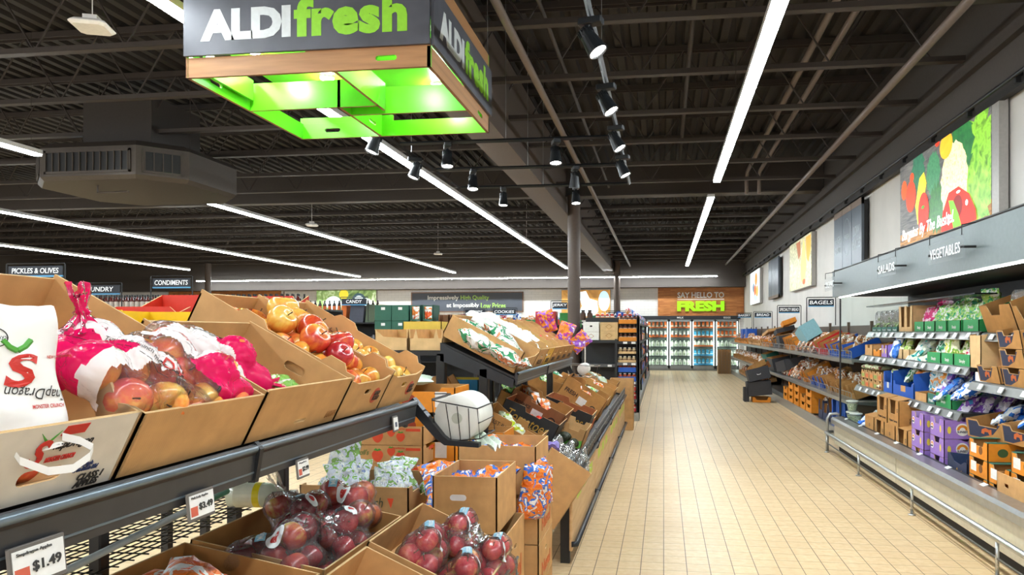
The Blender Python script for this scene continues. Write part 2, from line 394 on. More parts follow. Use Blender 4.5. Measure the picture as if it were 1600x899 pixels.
strip(-15.8, 2.0, -15.8, 22.0, ZS, 'white strip light farthest to the side over the grocery shelves')
strip(-19.0, 26.95, 1.98, 26.95, ZS, 'white strip light running across the store along the back wall')
# ---------------------------------------------------------------- hanging box sign
WOODP = woodstrip('#b98a5b', '#ad7d50', '#8f6540', 6, 6, 'birch_board'); GRN = plain('#5fc81e', .35, 0, .03); SLATE = plain('#4c4e57', .5, 0, .25, 0, 4)
LIME = plain('#8ed32f', .5); SILV = plain('#cfd6d8', .45)
SG = T('hanging_sign', 'large hanging square sign with lime green inside reading ALDIfresh', 'sign', Mx(-2.12, 4.7, 3.05))
hx, hy = .772, .70
def slot(cx, cz, w=.13, h=.032): return rrect(cx - w / 2, cx + w / 2, cz - h / 2, cz + h / 2, h * .49, 4)
def board(x0, x1, z0, z1, holes, M, name, gr=0):
    """one plywood board, wood outside (-y) and green inside (+y)"""
    mb = MB(); mb.prism([(x0, z0), (x1, z0), (x1, z1), (x0, z1)], 0, .004, M, 0, holes, 2)
    mb.prism([(x0, z0), (x1, z0), (x1, z1), (x0, z1)], .004, .02, M, 1, holes, 1)
    mb.prism([(x0, z0), (x1, z0), (x1, z0 + .0001), (x0, z0 + .0001)], -.0005, .0205, M @ Matrix.Translation((0, 0, -.0004)), 2)
    mats = [WOODP if gr == 0 else GRN, GRN, WOODP]
    return mb.build(name, mats, SG)
RZ = lambda a: Matrix.Rotation(math.radians(a), 4, 'Z')
def side(M, L, hz):
    mb = board(-L, L, 0, .12, [slot(L - .27, .062)], M, 'lower_board')
    board(.0, L, .12, .165, [], M, 'lower_board')
    board(-L, L, .47, .60, [], M, 'upper_board')
side(Mx(0, -hy, 0), hx, 0); side(RZ(90) @ Mx(0, -hx, 0), hy, 0); side(RZ(180) @ Mx(0, -hy, 0), hx, 0); side(RZ(-90) @ Mx(0, -hx, 0), hy, 0)
for a, d, L in ((0, hy, hx), (90, hx, hy)):
    M = RZ(a) @ Mx(0, -d - .012, 0)
    MB().box(-L, L, -.01, .01, .125, .475, 0, M).build('sign_panel', SLATE, SG)
    k = L / hx
    text(SG, 'ALDI', -.37 * k, -.0108, .302, .58 * k, .19, SILV, 'white_lettering', M, bold=.06)
    text(SG, 'fresh', .29 * k, -.0108, .318, .70 * k, .235, LIME, 'green_lettering', M, bold=.05, spacing=1.08)
# pinwheel of inner boards
def inner(x0, x1, M, hs=()): board(x0, x1, .0, .19, [slot(h, .06, .12, .028) for h in hs], M, 'inner_board', 1)
inner(-hy + .02, .06, RZ(90) @ Mx(0, -.19, 0)); inner(-hx + .02, .19, Mx(0, -.05, 0))
inner(-.05, hy - .02, RZ(90) @ Mx(0, .09, 0), (.5,)); inner(-.09, hx - .02, Mx(0, .13, 0))
for xx, a, b_ in ((-.62, -.6, -.08), (.62, .16, .62)):
    MB().box(xx - .1 * (1 if xx < 0 else -1) - .01, xx - .1 * (1 if xx < 0 else -1) + .01, a, b_, .06, .2).build('inner_board', GRN, SG)
MB().box(-hx + .02, hx - .02, -hy + .02, hy - .02, .30, .32).build('top_board', GRN, SG)
LENS = emit('#ffffff', 30)
for x, y in ((.36, -.38), (-.30, .18), (-.55, -.35), (.45, .42)):
    d = MB().lathe([(.048, .285), (.055, .30)], 20, M=Matrix.Translation((x, y, 0))).build('downlight', HOUS, SG)
    MB().lathe([(.001, .283), (.044, .283), (.044, .286)], 20, M=Matrix.Translation((x, y, 0))).build('lens', LENS, d)
    li = bpy.data.lights.new('downlight_lamp', 'POINT'); li.energy = 9; li.shadow_soft_size = .04; lo = bpy.data.objects.new('lamp', li); COL.objects.link(lo)
    lo.parent = d; lo.location = (x, y, .245)
for sx in (-1, 1):
    for sy in (-1, 1): MB().tube([(sx * (hx + .005) * .985, sy * hy * .98, .6), (sx * hx * .98, sy * hy * .98, 1.7)], .0025, 5).build('hanger', STEEL, SG)

# ---------------------------------------------------------------- spot tracks
TRK = plain('#202428', .35, .5)
def track(x0, y0, x1, y1, lab):
    mb = MB(); mb.tube([(x0, y0, 3.4), (x1, y1, 3.4)], .02, 4); o = tag(mb.build('lighting_track', TRK), lab, 'track')
    MB().tube([((x0 + x1) / 2, (y0 + y1) / 2, 3.41), ((x0 + x1) / 2, (y0 + y1) / 2, 4.9)], .002, 4).build('hanger', STEEL, o)
track(-.435, .9, -.435, 9.1, 'black spotlight track running along the aisle side of the rectangle')
track(-2.67, 5.5, -2.67, 9.1, 'black spotlight track running along the far side beside the strip light')
track(-2.645, 6.9, -.46, 6.9, 'black cross track nearest to the hanging sign')
track(-2.645, 8.05, -.46, 8.05, 'black cross track in the middle of the three')
track(-2.645, 9.1, -.46, 9.1, 'black cross track farthest from the hanging sign')
HEAD = plain('#1d2023', .35, .3)
def spot(x, y, yaw, tilt, lab, on=True):
    r = T('track_spotlight', lab, 'spotlight', Mx(x, y, 3.375, yaw), 'black track spotlights')
    MB().cbox(-.035, .035, -.075, .075, -.03, .012, .008).build('adapter', HEAD, r)
    MB().tube([(0, .03, -.03), (.0, .03, -.075)], .012, 8).build('stem', HEAD, r)
    H = Mx(0, .03, -.075, 0, tilt)
    h = MB().lathe([(.03, .03), (.045, .0), (.047, -.03), (.062, -.13), (.064, -.145), (.056, -.146), (.05, -.13)], 20, M=H)
    for i in range(8): h.box(-.05, .05, -.002, .002, -.02, .02, 0, H @ RZ(i * 22.5))
    h.build('head', HEAD, r)
    MB().lathe([(.0005, -.134), (.052, -.134), (.052, -.136)], 18, M=H).build('lens', emit('#fff8ee', 22), r)
    li = bpy.data.lights.new('spot_lamp', 'SPOT'); li.energy = SPOTW; li.spot_size = math.radians(50); li.spot_blend = .6; li.shadow_soft_size = .05
    li.color = (1, .96, .9)
    lo = bpy.data.objects.new('lamp', li); COL.objects.link(lo); lo.parent = r; lo.matrix_local = H @ Matrix.Translation((0, 0, -.17))
for x, y, yw, tl, lab in ((-.435, 1.5, 78, -34, 'black track spotlight over the white tote bag, out of sight above the frame'), (-.435, 2.6, 78, -34, 'black track spotlight over the loose apples, out of sight above the frame'), (-.435, 4.25, 78, -32, 'black track spotlight, nearest one in view on the aisle-side track'), (-.435, 5.4, 78, -30, 'black track spotlight, second along the aisle-side track'),
        (-.435, 6.5, 78, -30, 'black track spotlight just before the first cross track'), (-.435, 7.6, 78, -26, 'black track spotlight at the far end of the aisle-side track'),
        (-1.05, 6.9, 20, -10, 'bright track spotlight on the nearest cross track toward the aisle'), (-1.0, 8.05, 20, 8, 'track spotlight on the middle cross track above the brown column'),
        (-1.12, 9.1, 20, -10, 'bright track spotlight on the farthest cross track in front of the column'), (-2.15, 6.9, 20, -10, 'bright track spotlight on the nearest cross track beside the sign'),
        (-2.2, 8.05, 20, -12, 'track spotlight on the middle cross track away from the column'), (-2.08, 9.1, 10, -5, 'track spotlight on the farthest cross track away from the column'),
        (-2.67, 6.3, -60, -20, 'bright track spotlight against the strip light under the sign corner'), (-2.67, 7.4, -60, -20, 'bright track spotlight against the strip light, farther from the sign')):
    spot(x, y, yw, tl, lab)
# ---------------------------------------------------------------- ceiling air unit and small ceiling fittings
ac = T('air_unit', 'large dark ceiling air unit with louvred grilles hanging from the joists', 'air unit', Mx(-7.25, 9.15, 3.45))
P8 = [(-.70, -.9), (.6, -.9), (1.02, -.5), (1.02, .5), (.6, .9), (-.7, .9), (-1.12, .5), (-1.12, -.5)]
ACM = plain('#4a433d', .5, .2); vs = []
for z, s_ in ((0, 1.0), (.05, 1.04), (.42, 1.04), (.5, .95)): vs += [(x * s_, y * s_, z) for x, y in P8]
mb = MB(); mb.add(vs, [tuple(range(7, -1, -1)), tuple(range(24, 32))] + [(r * 8 + i, r * 8 + (i + 1) % 8, r * 8 + 8 + (i + 1) % 8, r * 8 + 8 + i) for r in range(3) for i in range(8)])
mb.build('casing', ACM, ac); MB().box(-.5, .5, -.5, .5, .5, 1.2).build('duct', plain('#3b3531', .6), ac)
for i in (0, 1, 7):
    a = Vector(P8[i]) * 1.045; b_ = Vector(P8[(i + 1) % 8]) * 1.045; d = b_ - a; L = d.length; M = Matrix.Translation((a.x, a.y, 0)) @ Matrix.Rotation(math.atan2(d.y, d.x), 4, 'Z')
    g = MB(); g.box(.07, L - .07, -.012, .0, .08, .11, 0, M).box(.07, L - .07, -.012, .0, .35, .38, 0, M).box(.07, .1, -.012, 0, .08, .38, 0, M).box(L - .1, L - .07, -.012, 0, .08, .38, 0, M)
    g.box(.1, L - .1, -.004, -.001, .11, .35, 1, M)
    k = int((L - .2) / .09)
    for q in range(k + 1): xx = .1 + (L - .2) * q / k; g.box(xx - .006, xx + .006, -.02, .012, .11, .35, 0, M)
    g.build('grille', [ACM, BLK], ac)
for sx in (-.7, .7): MB().tube([(sx, 0, .45), (sx, 0, 1.55)], .006, 6).build('hanger', JM, ac)
MB().tube([(-.2, -.6, 0), (-.2, -.6, -.1), (.25, -.6, -.1)], .014, 8).build('drain_pipe', ACM, ac)
WAP = plain('#e8e4df', .5)
def wap(x, y, z, lab, s=1):
    r = tag(MB().cbox(-.13 * s, .13 * s, -.13 * s, .13 * s, 0, .045 * s, .03 * s).box(-.05, .05, -.05, .05, .045 * s, .1).build('wireless_access_point', WAP), lab, 'access point'); r.matrix_world = Mx(x, y, z, 20)
    MB().tube([(0, 0, .08), (0, 0, 5.02 - z)], .004, 5).build('cable', WAP, r)
wap(-4.42, 5.02, 3.86, 'white square wireless access point under the joist beside the sign')
wap(-7.9, 15.2, 3.9, 'small white access point far back beyond the air unit'); wap(-3.7, 19.0, 3.92, 'small white access point under the joists above the back of the store')
wap(-7.0, 21.5, 3.92, 'tiny white access point near the end of the strip light far back')

# ---------------------------------------------------------------- back wall
WOODB = woodstrip('#cf8a4a', '#a8652f', '#8a4f24', .42, .05, 'timber_strips')
o = tag(MB().box(-.224, XR - .02, YB - .08, YB, 2.13, 3.22).build('wood_sign_panel', WOODB), 'brown timber strip panel above the milk coolers at the aisle end', 'wall panel')
o = T('wall_lettering', 'white and green wall lettering reading SAY HELLO TO FRESH', 'sign', Mx(1.42, YB - .09, 2.67))
text(o, 'SAY HELLO TO', 0, 0, .26, 1.78, .22, plain('#f0efe9', .5), 'white_lettering', depth=.02)
MB().box(-.89, .89, -.012, 0, .085, .105).build('rule', plain('#f0efe9', .5), o)
text(o, 'FRESH', 0, 0, -.17, 1.8, .40, emit('#8fd40a', .35), 'green_lettering', depth=.05, bold=.06)
o = T('slogan_sign', 'long slate sign reading Impressively High Quality at Impossibly Low Prices', 'sign', Mx(-7.9, YB - .06, 2.71))
MB().box(-2.3, 2.3, 0, .05, -.37, .37).build('board', plain('#4d525c', .6), o)
f = MB(); f.box(-2.33, 2.33, -.01, .03, .37, .41).box(-2.33, 2.33, -.01, .03, -.41, -.37).box(-2.33, -2.29, -.01, .03, -.4, .4).box(2.29, 2.33, -.01, .03, -.4, .4).build('frame', plain('#7d5c48', .5), o)
WT = plain('#e6e6e2', .5); LG = plain('#a4cf62', .5)
text(o, 'Impressively', -.98, -.004, .16, 1.3, .22, WT); text(o, 'High Quality', .34, -.004, .16, 1.18, .22, LG, 'green_lettering')
text(o, 'at Impossibly', -.16, -.004, -.15, 1.35, .22, WT); text(o, 'Low Prices', 1.1, -.004, -.15, 1.02, .22, LG, 'green_lettering')
def pmat(name, cols, sc, em, dist=1.5):
    m, n, l, b = base(name); v = coords(n, l); t = tex_noise(n, l, v, sc, 3); t.inputs['Distortion'].default_value = dist
    c = ramp(n, l, t.outputs['Fac'], [(.25 + .5 * i / (len(cols) - 1), c_) for i, c_ in enumerate(cols)])
    l.new(c, b.inputs['Base Color']); l.new(c, b.inputs['Emission Color']); b.inputs['Emission Strength'].default_value = em; b.inputs['Roughness'].default_value = .4; return m
def lightbox(name, lab, M, w, h, bm, shapes):
    """backlit fabric picture; shapes = (outline, colour, glow)"""
    r = T(name, lab, 'picture', M); MB().box(-w / 2, w / 2, .005, .09, -h / 2, h / 2).build('frame', plain('#a9a6a1', .4, .3), r)
    MB().box(-w / 2 + .01, w / 2 - .01, -.003, .005, -h / 2 + .01, h / 2 - .01).build('backlit_panel', bm, r)
    for i, (pl, c, nm) in enumerate(shapes):
        d = -.0042 - .0006 * i; MB().prism(pl, d, d + .0004).build(nm, c if not isinstance(c, str) else emit(c, .6), r)
    return r
lightbox('wall_picture', 'green backlit food picture on the back wall behind the CANDY sign', Mx(-13.0, YB - .1, 2.6), 2.6, 1.25, pmat('green_leaves', ['#2f4a2a', '#7f9a5a', '#d7e2c0'], 3, .55),
    [(disc(-.55, .1, .35, .28), '#e8f4f2', 'printed_plate'), (disc(.55, .2, .3), '#3d5560', 'printed_bowl'), (disc(.55, .2, .2), '#dff2f5', 'printed_rim'), (disc(-.1, .45, .2), '#dcc83c', 'printed_lemon'), (disc(.9, -.1, .25, .4), '#eef8ee', 'printed_cup')])
lightbox('wall_picture', 'backlit picture of a white jug on wood behind the brown column', Mx(-3.05, YB - .1, 2.62), 1.95, 1.1, pmat('warm_planks', ['#7a4f25', '#b9863f', '#c99a55'], 1.5, .4),
    [([(-.3, .45), (.0, .5), (.15, .2), (.45, .1), (.5, -.3), (.3, -.5), (-.35, -.5), (-.15, -.1)], '#e9f3f5', 'printed_jug'), (disc(.72, .1, .22, .4), '#bfe0ee', 'printed_glass')])
tag(MB().box(-21, -15.9, YB - .06, YB, 2.2, 3.22).build('wood_sign_panel', WOODB), 'brown timber strip panel at the other end of the back wall', 'wall panel')
# milk coolers let into the back wall
CF = plain('#8f9494', .35, .6); CB = plain('#2e3338', .5)
case = T('milk_cooler', 'row of glass door milk coolers under the timber panel at the aisle end', 'cooler', Mx(0, YB - .02, 0))
x0, pit = -1.58, .89
MB().box(x0 - .05, x0 + 5 * pit + .06, -.06, .0, 1.985, 2.125).build('header', plain('#26292e', .5), case)
inn = MB(); inn.box(x0, x0 + 5 * pit, .65, .7, .05, 1.98).box(x0, x0 + 5 * pit, 0.03, .7, .0, .06).box(x0, x0 + 5 * pit, .03, .7, 1.95, 1.985)
inn.build('lining', plain('#c6d2cc', .5), case)
SHZ = (.2, .56, .92, 1.28, 1.64)
for z in SHZ: MB().box(x0 + .02, x0 + 5 * pit - .02, .1, .62, z - .02, z).box(x0 + .02, x0 + 5 * pit - .02, .085, .1, z - .035, z + .012).build('shelf', plain('#5d6462', .4, .4), case)
CLED = emit('#effaf4', 9.0)
for i in range(5):
    a = x0 + i * pit; d = MB(); d.box(a, a + .045, -.05, .0, .08, 1.98).box(a + pit - .045, a + pit, -.05, .0, .08, 1.98).box(a, a + pit, -.05, 0, 1.9, 1.98).box(a, a + pit, -.05, 0, .08, .19)
    d = d.build('glass_door', CF, case); MB().box(a + .045, a + pit - .045, -.03, -.022, .19, 1.9).build('pane', glass(), d)
    MB().tube([(a + pit - .03, -.05, .7), (a + pit - .03, -.085, .72), (a + pit - .03, -.085, 1.35), (a + pit - .03, -.05, 1.37)], .01, 6).build('handle', STEEL, d)
    MB().box(a + .048, a + .056, .01, .05, .2, 1.9).build('lamp_tube', CLED, case); MB().box(a + pit - .056, a + pit - .048, .01, .05, .2, 1.9).build('lamp_tube', CLED, case)
MB().box(x0, x0 + 5 * pit, -.05, .02, 0, .08).build('kickplate', plain('#7c7f7d', .4, .5), case)
for i, tx in ((2, 'MILK'), (4, 'EGGS')): text(case, tx, x0 + (i + .5) * pit, -.062, 2.055, .26, .07, WT)
# wall opening round the coolers is left by building the wall in pieces (see wall_back)
def jug_mesh(cap, body):
    mb = MB()
    def ring(w, d, z, c=.3): 
        c = c * min(w, d); return [(-w + c, -d, z), (w - c, -d, z), (w, -d + c, z), (w, d - c, z), (w - c, d, z), (-w + c, d, z), (-w, d - c, z), (-w, -d + c, z)]
    R_ = ring(.066, .066, 0) + ring(.07, .07, .01) + ring(.07, .07, .15) + ring(.045, .045, .21, .5) + ring(.02, .02, .235, .6) + ring(.02, .02, .25, .6)
    mb.add(R_, [tuple(range(7, -1, -1)), tuple(range(40, 48))] + [(r * 8 + i, r * 8 + (i + 1) % 8, r * 8 + 8 + (i + 1) % 8, r * 8 + 8 + i) for r in range(5) for i in range(8)], 0)
    mb.tube([(0, -.05, .11), (0, -.075, .14), (0, -.065, .2), (0, -.02, .225)], .01, 6); mb.box(-.04, .04, -.0725, -.07, .03, .12, 2)
    mb.lathe([(.021, .25), (.021, .268)], 10, 1); return mb.mesh('milk_jug', [body, cap, plain('#c9d7b8', .5)])
def carton_mesh(c1, c2, w=.045, h=.2):
    mb = MB(); mb.box(-w, w, -w, w, 0, h); mb.add([(-w, -w, h), (w, -w, h), (w, w, h), (-w, w, h), (-w, 0, h + .04), (w, 0, h + .04)], [(0, 1, 5, 4), (3, 4, 5, 2), (0, 4, 3), (1, 2, 5)], 0)
    mb.box(-w * 1.01, w * 1.01, -w * 1.01, w * 1.01, .03, h * .55, 1).box(-w, w, -.003, .003, h + .038, h + .06, 0); return mb.mesh('drink_carton', [c1, c2])
MK = plain('#f4f3e6', .4); J1 = jug_mesh(plain('#2f7a3c', .4), MK); J2 = jug_mesh(plain('#d25b22', .4), MK)
K1 = carton_mesh(plain('#d9672a', .4), plain('#e9e2cf', .4)); K2 = carton_mesh(plain('#e8e6de', .4), plain('#d9672a', .4)); K3 = carton_mesh(plain('#4aa0c8', .4), plain('#d8ecf2', .4), .05, .19)
ordn = ['', 'first', 'second', 'third', 'fourth', 'fifth']; lev = ['bottom shelf', 'shelf above the bottom', 'middle shelf', 'shelf below the top', 'top shelf']
dn = {1: 'door beside the snack shelves', 2: 'door under MILK', 3: 'door between MILK and EGGS', 4: 'door under EGGS'}
TR = MB().box(-.38, .38, -.10, .12, 0, .006).box(-.38, .38, -.105, -.10, 0, .07).mesh('tray', plain('#dd6a2c', .5)); TRB = MB().box(-.38, .38, -.10, .12, 0, .006).box(-.38, .38, -.105, -.10, 0, .08).mesh('tray', plain('#3f9ccc', .5)); TRG = MB().box(-.38, .38, -.1, .12, 0, .006).box(-.38, .38, -.105, -.10, 0, .02).mesh('tray', plain('#5c6f5a', .5))
for dI in (1, 2, 3, 4):
    for si, z in enumerate(SHZ):
        if dI == 4 and si > 1: me, nm = (J1, 'milk_jug') if si == 2 else (K1, 'drink_carton')
        elif si == 4: me, nm = K1, 'drink_carton'
        elif si == 3: me, nm = (K2, 'drink_carton') if dI != 3 else (K3, 'drink_carton')
        elif dI == 3 and si < 2: me, nm = K3, 'drink_carton'
        elif dI == 3: me, nm = J2, 'milk_jug'
        else: me, nm = J1, 'milk_jug'
        what = {'milk_jug': 'white milk jug', 'drink_carton': 'small drink carton'}[nm]
        if si >= 3 or dI == 3:
            t_ = tag(link('display_tray', TRB if (dI == 3 and si < 2) else TR), f'low {"blue" if (dI == 3 and si < 2) else "orange"} tray on the {lev[si]} behind the {dn[dI]}', 'tray'); t_.matrix_world = Mx(x0 + (dI + .5) * pit, YB + .22, z)
        for q in range(5):
            o = tag(link(nm, me), f'{what} on the {lev[si]} behind the {dn[dI]}', 'milk jug' if nm == 'milk_jug' else 'carton', f'{what}s on the {lev[si]} behind the {dn[dI]}')
            o.matrix_world = Mx(x0 + dI * pit + .13 + q * .157, YB + .2, z + (.007 if (si >= 3 or dI == 3) else .001), 0)
# ---------------------------------------------------------------- cartons, bags, fruit, bottles
def panel(mb, out, M, t, mo, mi, holes=()):
    k = len(mb.m); mb.prism(out, 0, t, M, mo, holes); tot = sum(len(h) for h in holes) + len(out)
    nf = (len(mb.m) - k - tot) // 2
    for i in range(k + nf, k + 2 * nf): mb.m[i] = mi
    for i in range(k + 2 * nf, len(mb.m)): mb.m[i] = 2
    return mb
def carton(W, D, H, Hf=None, front=None, sideL=None, sideR=None, back=None, t=.006, mo=KR, mi=KR, me=None, holes={}, lidflap=0, base_=True):
    """open carton; front faces -y; side outlines run (y,z) from the front edge to the back edge"""
    Hf = H if Hf is None else Hf; mb = MB()
    front = front or [(0, Hf), (W, Hf)]; sl = sideL or [(0, Hf), (D, H)]; sr = sideR or sl; back = back or [(0, H), (W, H)]
    panel(mb, [(0, 0), (W, 0)] + front[::-1], Matrix(), t, 0, 1, holes.get('F', ()))
    panel(mb, [(0, 0), (D, 0)] + sr[::-1], Mx(W, 0, 0, 90), t, 0, 1, holes.get('R', ()))
    mir = lambda pl: [(D - a, b) for a, b in pl]
    panel(mb, [(0, 0), (D, 0)] + mir(sl), Mx(0, D, 0, -90), t, 0, 1, [mir(h) for h in holes.get('L', ())])
    panel(mb, [(0, 0), (W, 0)] + [(W - a, b) for a, b in back], Mx(W, D, 0, 180), t, 0, 1, [[(W - a, b) for a, b in h] for h in holes.get('B', ())])
    if base_: mb.box(t, W - t, t, D - t, .0, t, 1)
    return mb, [mo, mi, me or KR3]
def hole(c, z, w=.1, h=.03): return rrect(c - w / 2, c + w / 2, z - h / 2, z + h / 2, h * .48, 3)
def mk(mbm, name, parent=None, M=None): return mbm[0].build(name, mbm[1], parent, mat=M)
def pouch_mesh(w, h, th, seed=0, mats=None, crinkle=.008, nu=14, nv=18, name='bag', band=None):
    """pillow bag in the xz plane, base at z=0, front -y, crimped top and bottom seams; band = (v0, v1) of a second ink"""
    mb = MB(); 
    def f(s):
        def g(u, v):
            x = (u - .5); z = v; e = max(0, 1 - abs(2 * x) ** 3); q = max(0, 1 - abs(2 * v - 1) ** 4)
            d = th / 2 * (e ** .55) * (q ** .5)
            n = noise.noise(Vector((x * 6 + seed * 3.1, z * 7, s * 2.3 + seed))) + .5 * noise.noise(Vector((x * 15 + seed, z * 16, s + seed * 1.7)))
            d = s * (d + n * crinkle * (e ** .3) * (.3 + q))
            wx = x * w * (1 - .10 * (1 - abs(2 * v - 1)) + .05 * noise.noise(Vector((z * 4, seed, s))) )
            return (wx + n * .004, d + .25 * crinkle * noise.noise(Vector((x * 4 + seed, z * 4, 7))), z * h + .03 * h * noise.noise(Vector((x * 3, seed, 1))))
        return g
    mb.grid(f(-1), nu, nv); mb.grid(f(1), nu, nv)
    mats = mats if isinstance(mats, (list, tuple)) else [mats]
    if band and len(mats) > 1:
        for k in range(len(mb.m)):
            v = ((k % (nu * nv)) // nu + .5) / nv
            if band[0] < v < band[1]: mb.m[k] = 1
    me = mb.mesh(name, mats, True)
    bm = bmesh.new(); bm.from_mesh(me); bmesh.ops.remove_doubles(bm, verts=bm.verts, dist=.0015); bm.to_mesh(me); bm.free()
    return me
def apple_mesh(mat, r=.04, seed=0, squash=.92, leaf=False):
    mb = MB(); nu, nv = 18, 12; random.seed(seed); lob = random.uniform(.02, .05)
    def g(u, v):
        a = u * 2 * PI; p = PI * v; rr = r * (1 + .10 * math.sin(p) ** 2 * 0 + lob * math.cos(5 * a) * (v > .5) * math.sin(p) * .6 + .03 * math.cos(a + seed))
        top = math.exp(-(p / .42) ** 2); bot = math.exp(-((PI - p) / .38) ** 2)
        z = math.cos(p) * squash - .30 * top + .22 * bot; q = math.sin(p) ** .88 * (1.0 + .06 * math.cos(p))
        return (rr * q * math.cos(a), rr * q * math.sin(a), r * z)
    mb.grid(g, nu, nv, wrapu=True)
    return mb.mesh('apple', mat, True)
STEMM = MB().tube([(0, 0, .022), (.002, 0, .034), (.006, .001, .046)], [.0016, .0013, .0019], 6).mesh('stem', plain('#4f3a20', .7))
GALA = [apple_mesh(apple_mat(c), .041, i) for i, c in enumerate([['#ecd66a', '#e8a040', '#cf4a2a'], ['#f3d060', '#e8853c', '#c83a2c'], ['#e8703c', '#cc3a34', '#a8242c'], ['#f2dd7c', '#ecc058', '#e08838']])]
MAC = [apple_mesh(apple_mat(c, 'red_apple_skin'), .037, i + 5) for i, c in enumerate([['#a83228', '#7d1622', '#5d0f1b'], ['#cfae45', '#b23c2a', '#8a1a22'], ['#c23a36', '#a01c28', '#7a1020']])]
PNKL = [apple_mesh(apple_mat(c, 'pink_apple_skin'), .041, i + 9) for i, c in enumerate([['#f0ca5c', '#f09a44', '#e0583c'], ['#f2b250', '#ea6a44', '#d63f4a']])]
JON = [apple_mesh(apple_mat(c, 'jonagold_skin'), .037, i + 14) for i, c in enumerate([['#e07a5c', '#cf3a42', '#a81c34'], ['#e8b860', '#d2484a', '#b02238']])]
def apple(me, M, lab, grp, stem=True):
    o = tag(link('apple', me), lab, 'apple', grp); o.matrix_world = M
    if stem: link('stem', STEMM, o)
    return o
def jar_mesh(body, cap, lab, r=.035, h=.13, neck=.6, name='jar'):
    mb = MB(); mb.lathe([(r * .9, 0), (r, .006), (r, h * .66), (r * neck, h * .84), (r * neck, h * .88)], 12)
    mb.lathe([(r * neck * 1.15, h * .87), (r * neck * 1.15, h)], 12, 1); mb.lathe([(r * 1.02, h * .12), (r * 1.02, h * .56)], 12, 2)
    return mb.mesh(name, [body, cap, lab], False)
def put(name, me, M, lab, cat, grp=None):
    o = tag(link(name, me), lab, cat, grp); o.matrix_world = M; return o

# ---------------------------------------------------------------- refrigerated case along the right wall
CX0, CY0, CY1 = 2.1, 2.6, 9.25
CREAM = plain('#cfc7b0', .35); GALV = plain('#a9abaa', .3, .8); CBK = plain('#060709', .6)
rc = T('refrigerated_case', 'long open refrigerated produce case with slate canopy along the white wall', 'display case', Mx(0, 0, 0))
MB().box(CX0 + .08, XR - .02, CY0, CY1, 0, .1).build('plinth', plain('#1c1b1b', .7), rc)
for i, (a, c_) in enumerate(((2.6, 4.4), (4.41, 6.86), (6.87, CY1))):
    MB().cbox(CX0 + .02, CX0 + .09, a, c_, .1, .365, .012).build('front_panel', CREAM, rc)
MB().prism([(CX0 - .02, .355), (CX0 + .1, .355), (CX0 + .16, .415), (CX0 + .1, .445), (CX0, .435), (CX0 - .02, .41)], CY0, CY1).build('front_rail', GALV, rc)
MB().prism([(CX0 + .1, .36), (CX0 + .125, .33), (CX0 + .13, .36), (CX0 + .12, .45), (CX0 + .1, .445)], CY0, CY1).build('lip', plain('#2f3234', .4, .4), rc)
MB().box(CX0 + .2, XR - .05, CY0, CY1, .25, .33).build('deck', CBK, rc)
MB().box(XR - .08, XR - .03, CY0, CY1, .25, 2.2).build('back_panel', CBK, rc)
MB().box(CX0 + .05, XR - .03, CY0, CY1, 1.958, 2.2).box(CX0, CX0 + .05, CY0, CY1, 1.93, 2.24).build('canopy', [plain('#6a7577', .35, .2)], rc)
MB().box(CX0 + .06, XR - .05, CY0 + .02, CY1 - .02, 1.94, 1.956).build('canopy_lining', CBK, rc)
MB().tube([(CX0 + .01, CY0, 2.25), (CX0 + .01, CY1 + .02, 2.25)], .012, 8).build('canopy_edge', BLK, rc)
MB().box(CX0 + .055, CX0 + .075, CY0, CY1 - .1, 1.922, 1.935).build('lamp_strip', emit('#f4fbff', 14), rc)
MB().tube([(CX0 - .085, CY0, .24), (CX0 - .085, CY1 - .02, .24), (CX0 - .06, CY1 + .04, .24), (CX0 + .02, CY1 + .05, .24)], .02, 12).build('bumper_rail', STEEL, rc, True)
MB().tube([(CX0 - .085, CY0, .12), (CX0 - .085, CY1 - .02, .12)], .008, 8).build('lower_rail', plain('#5b5a55', .4, .6), rc, True)
for y in (4.62, 6.12, 7.72, 9.18):
    MB().tube([(CX0 - .085, y, .005), (CX0 - .085, y, .23)], .012, 8).lathe([(.03, 0), (.03, .008), (.014, .012)], 12, M=Mx(CX0 - .085, y, 0)).build('rail_foot', STEEL, rc, True)
MB().tube([(CX0 - .05, CY1 + .06, 0), (CX0 - .05, CY1 + .06, .40), (CX0 - .02, CY1 + .06, .46), (CX0 + .06, CY1 + .06, .47), (CX0 + .1, CY1 + .03, .45)], .02, 8).build('corner_guard', GALV, rc, True)
g = MB().box(CX0 + .1, XR - .06, CY1 - .012, CY1, .36, 1.93).build('end_glass', glass(), rc)
MB().box(CX0 + .085, CX0 + .1, CY1 - .02, CY1 + .01, .36, 1.95).build('edge_profile', BLK, rc)
MB().box(CX0 + .1, XR - .06, CY1 - .02, CY1 + .01, 0.1, .37).build('end_panel', GALV, rc)
RAILM = plain('#777875', .35, .5); TAGM = plain('#dfe3e4', .4)
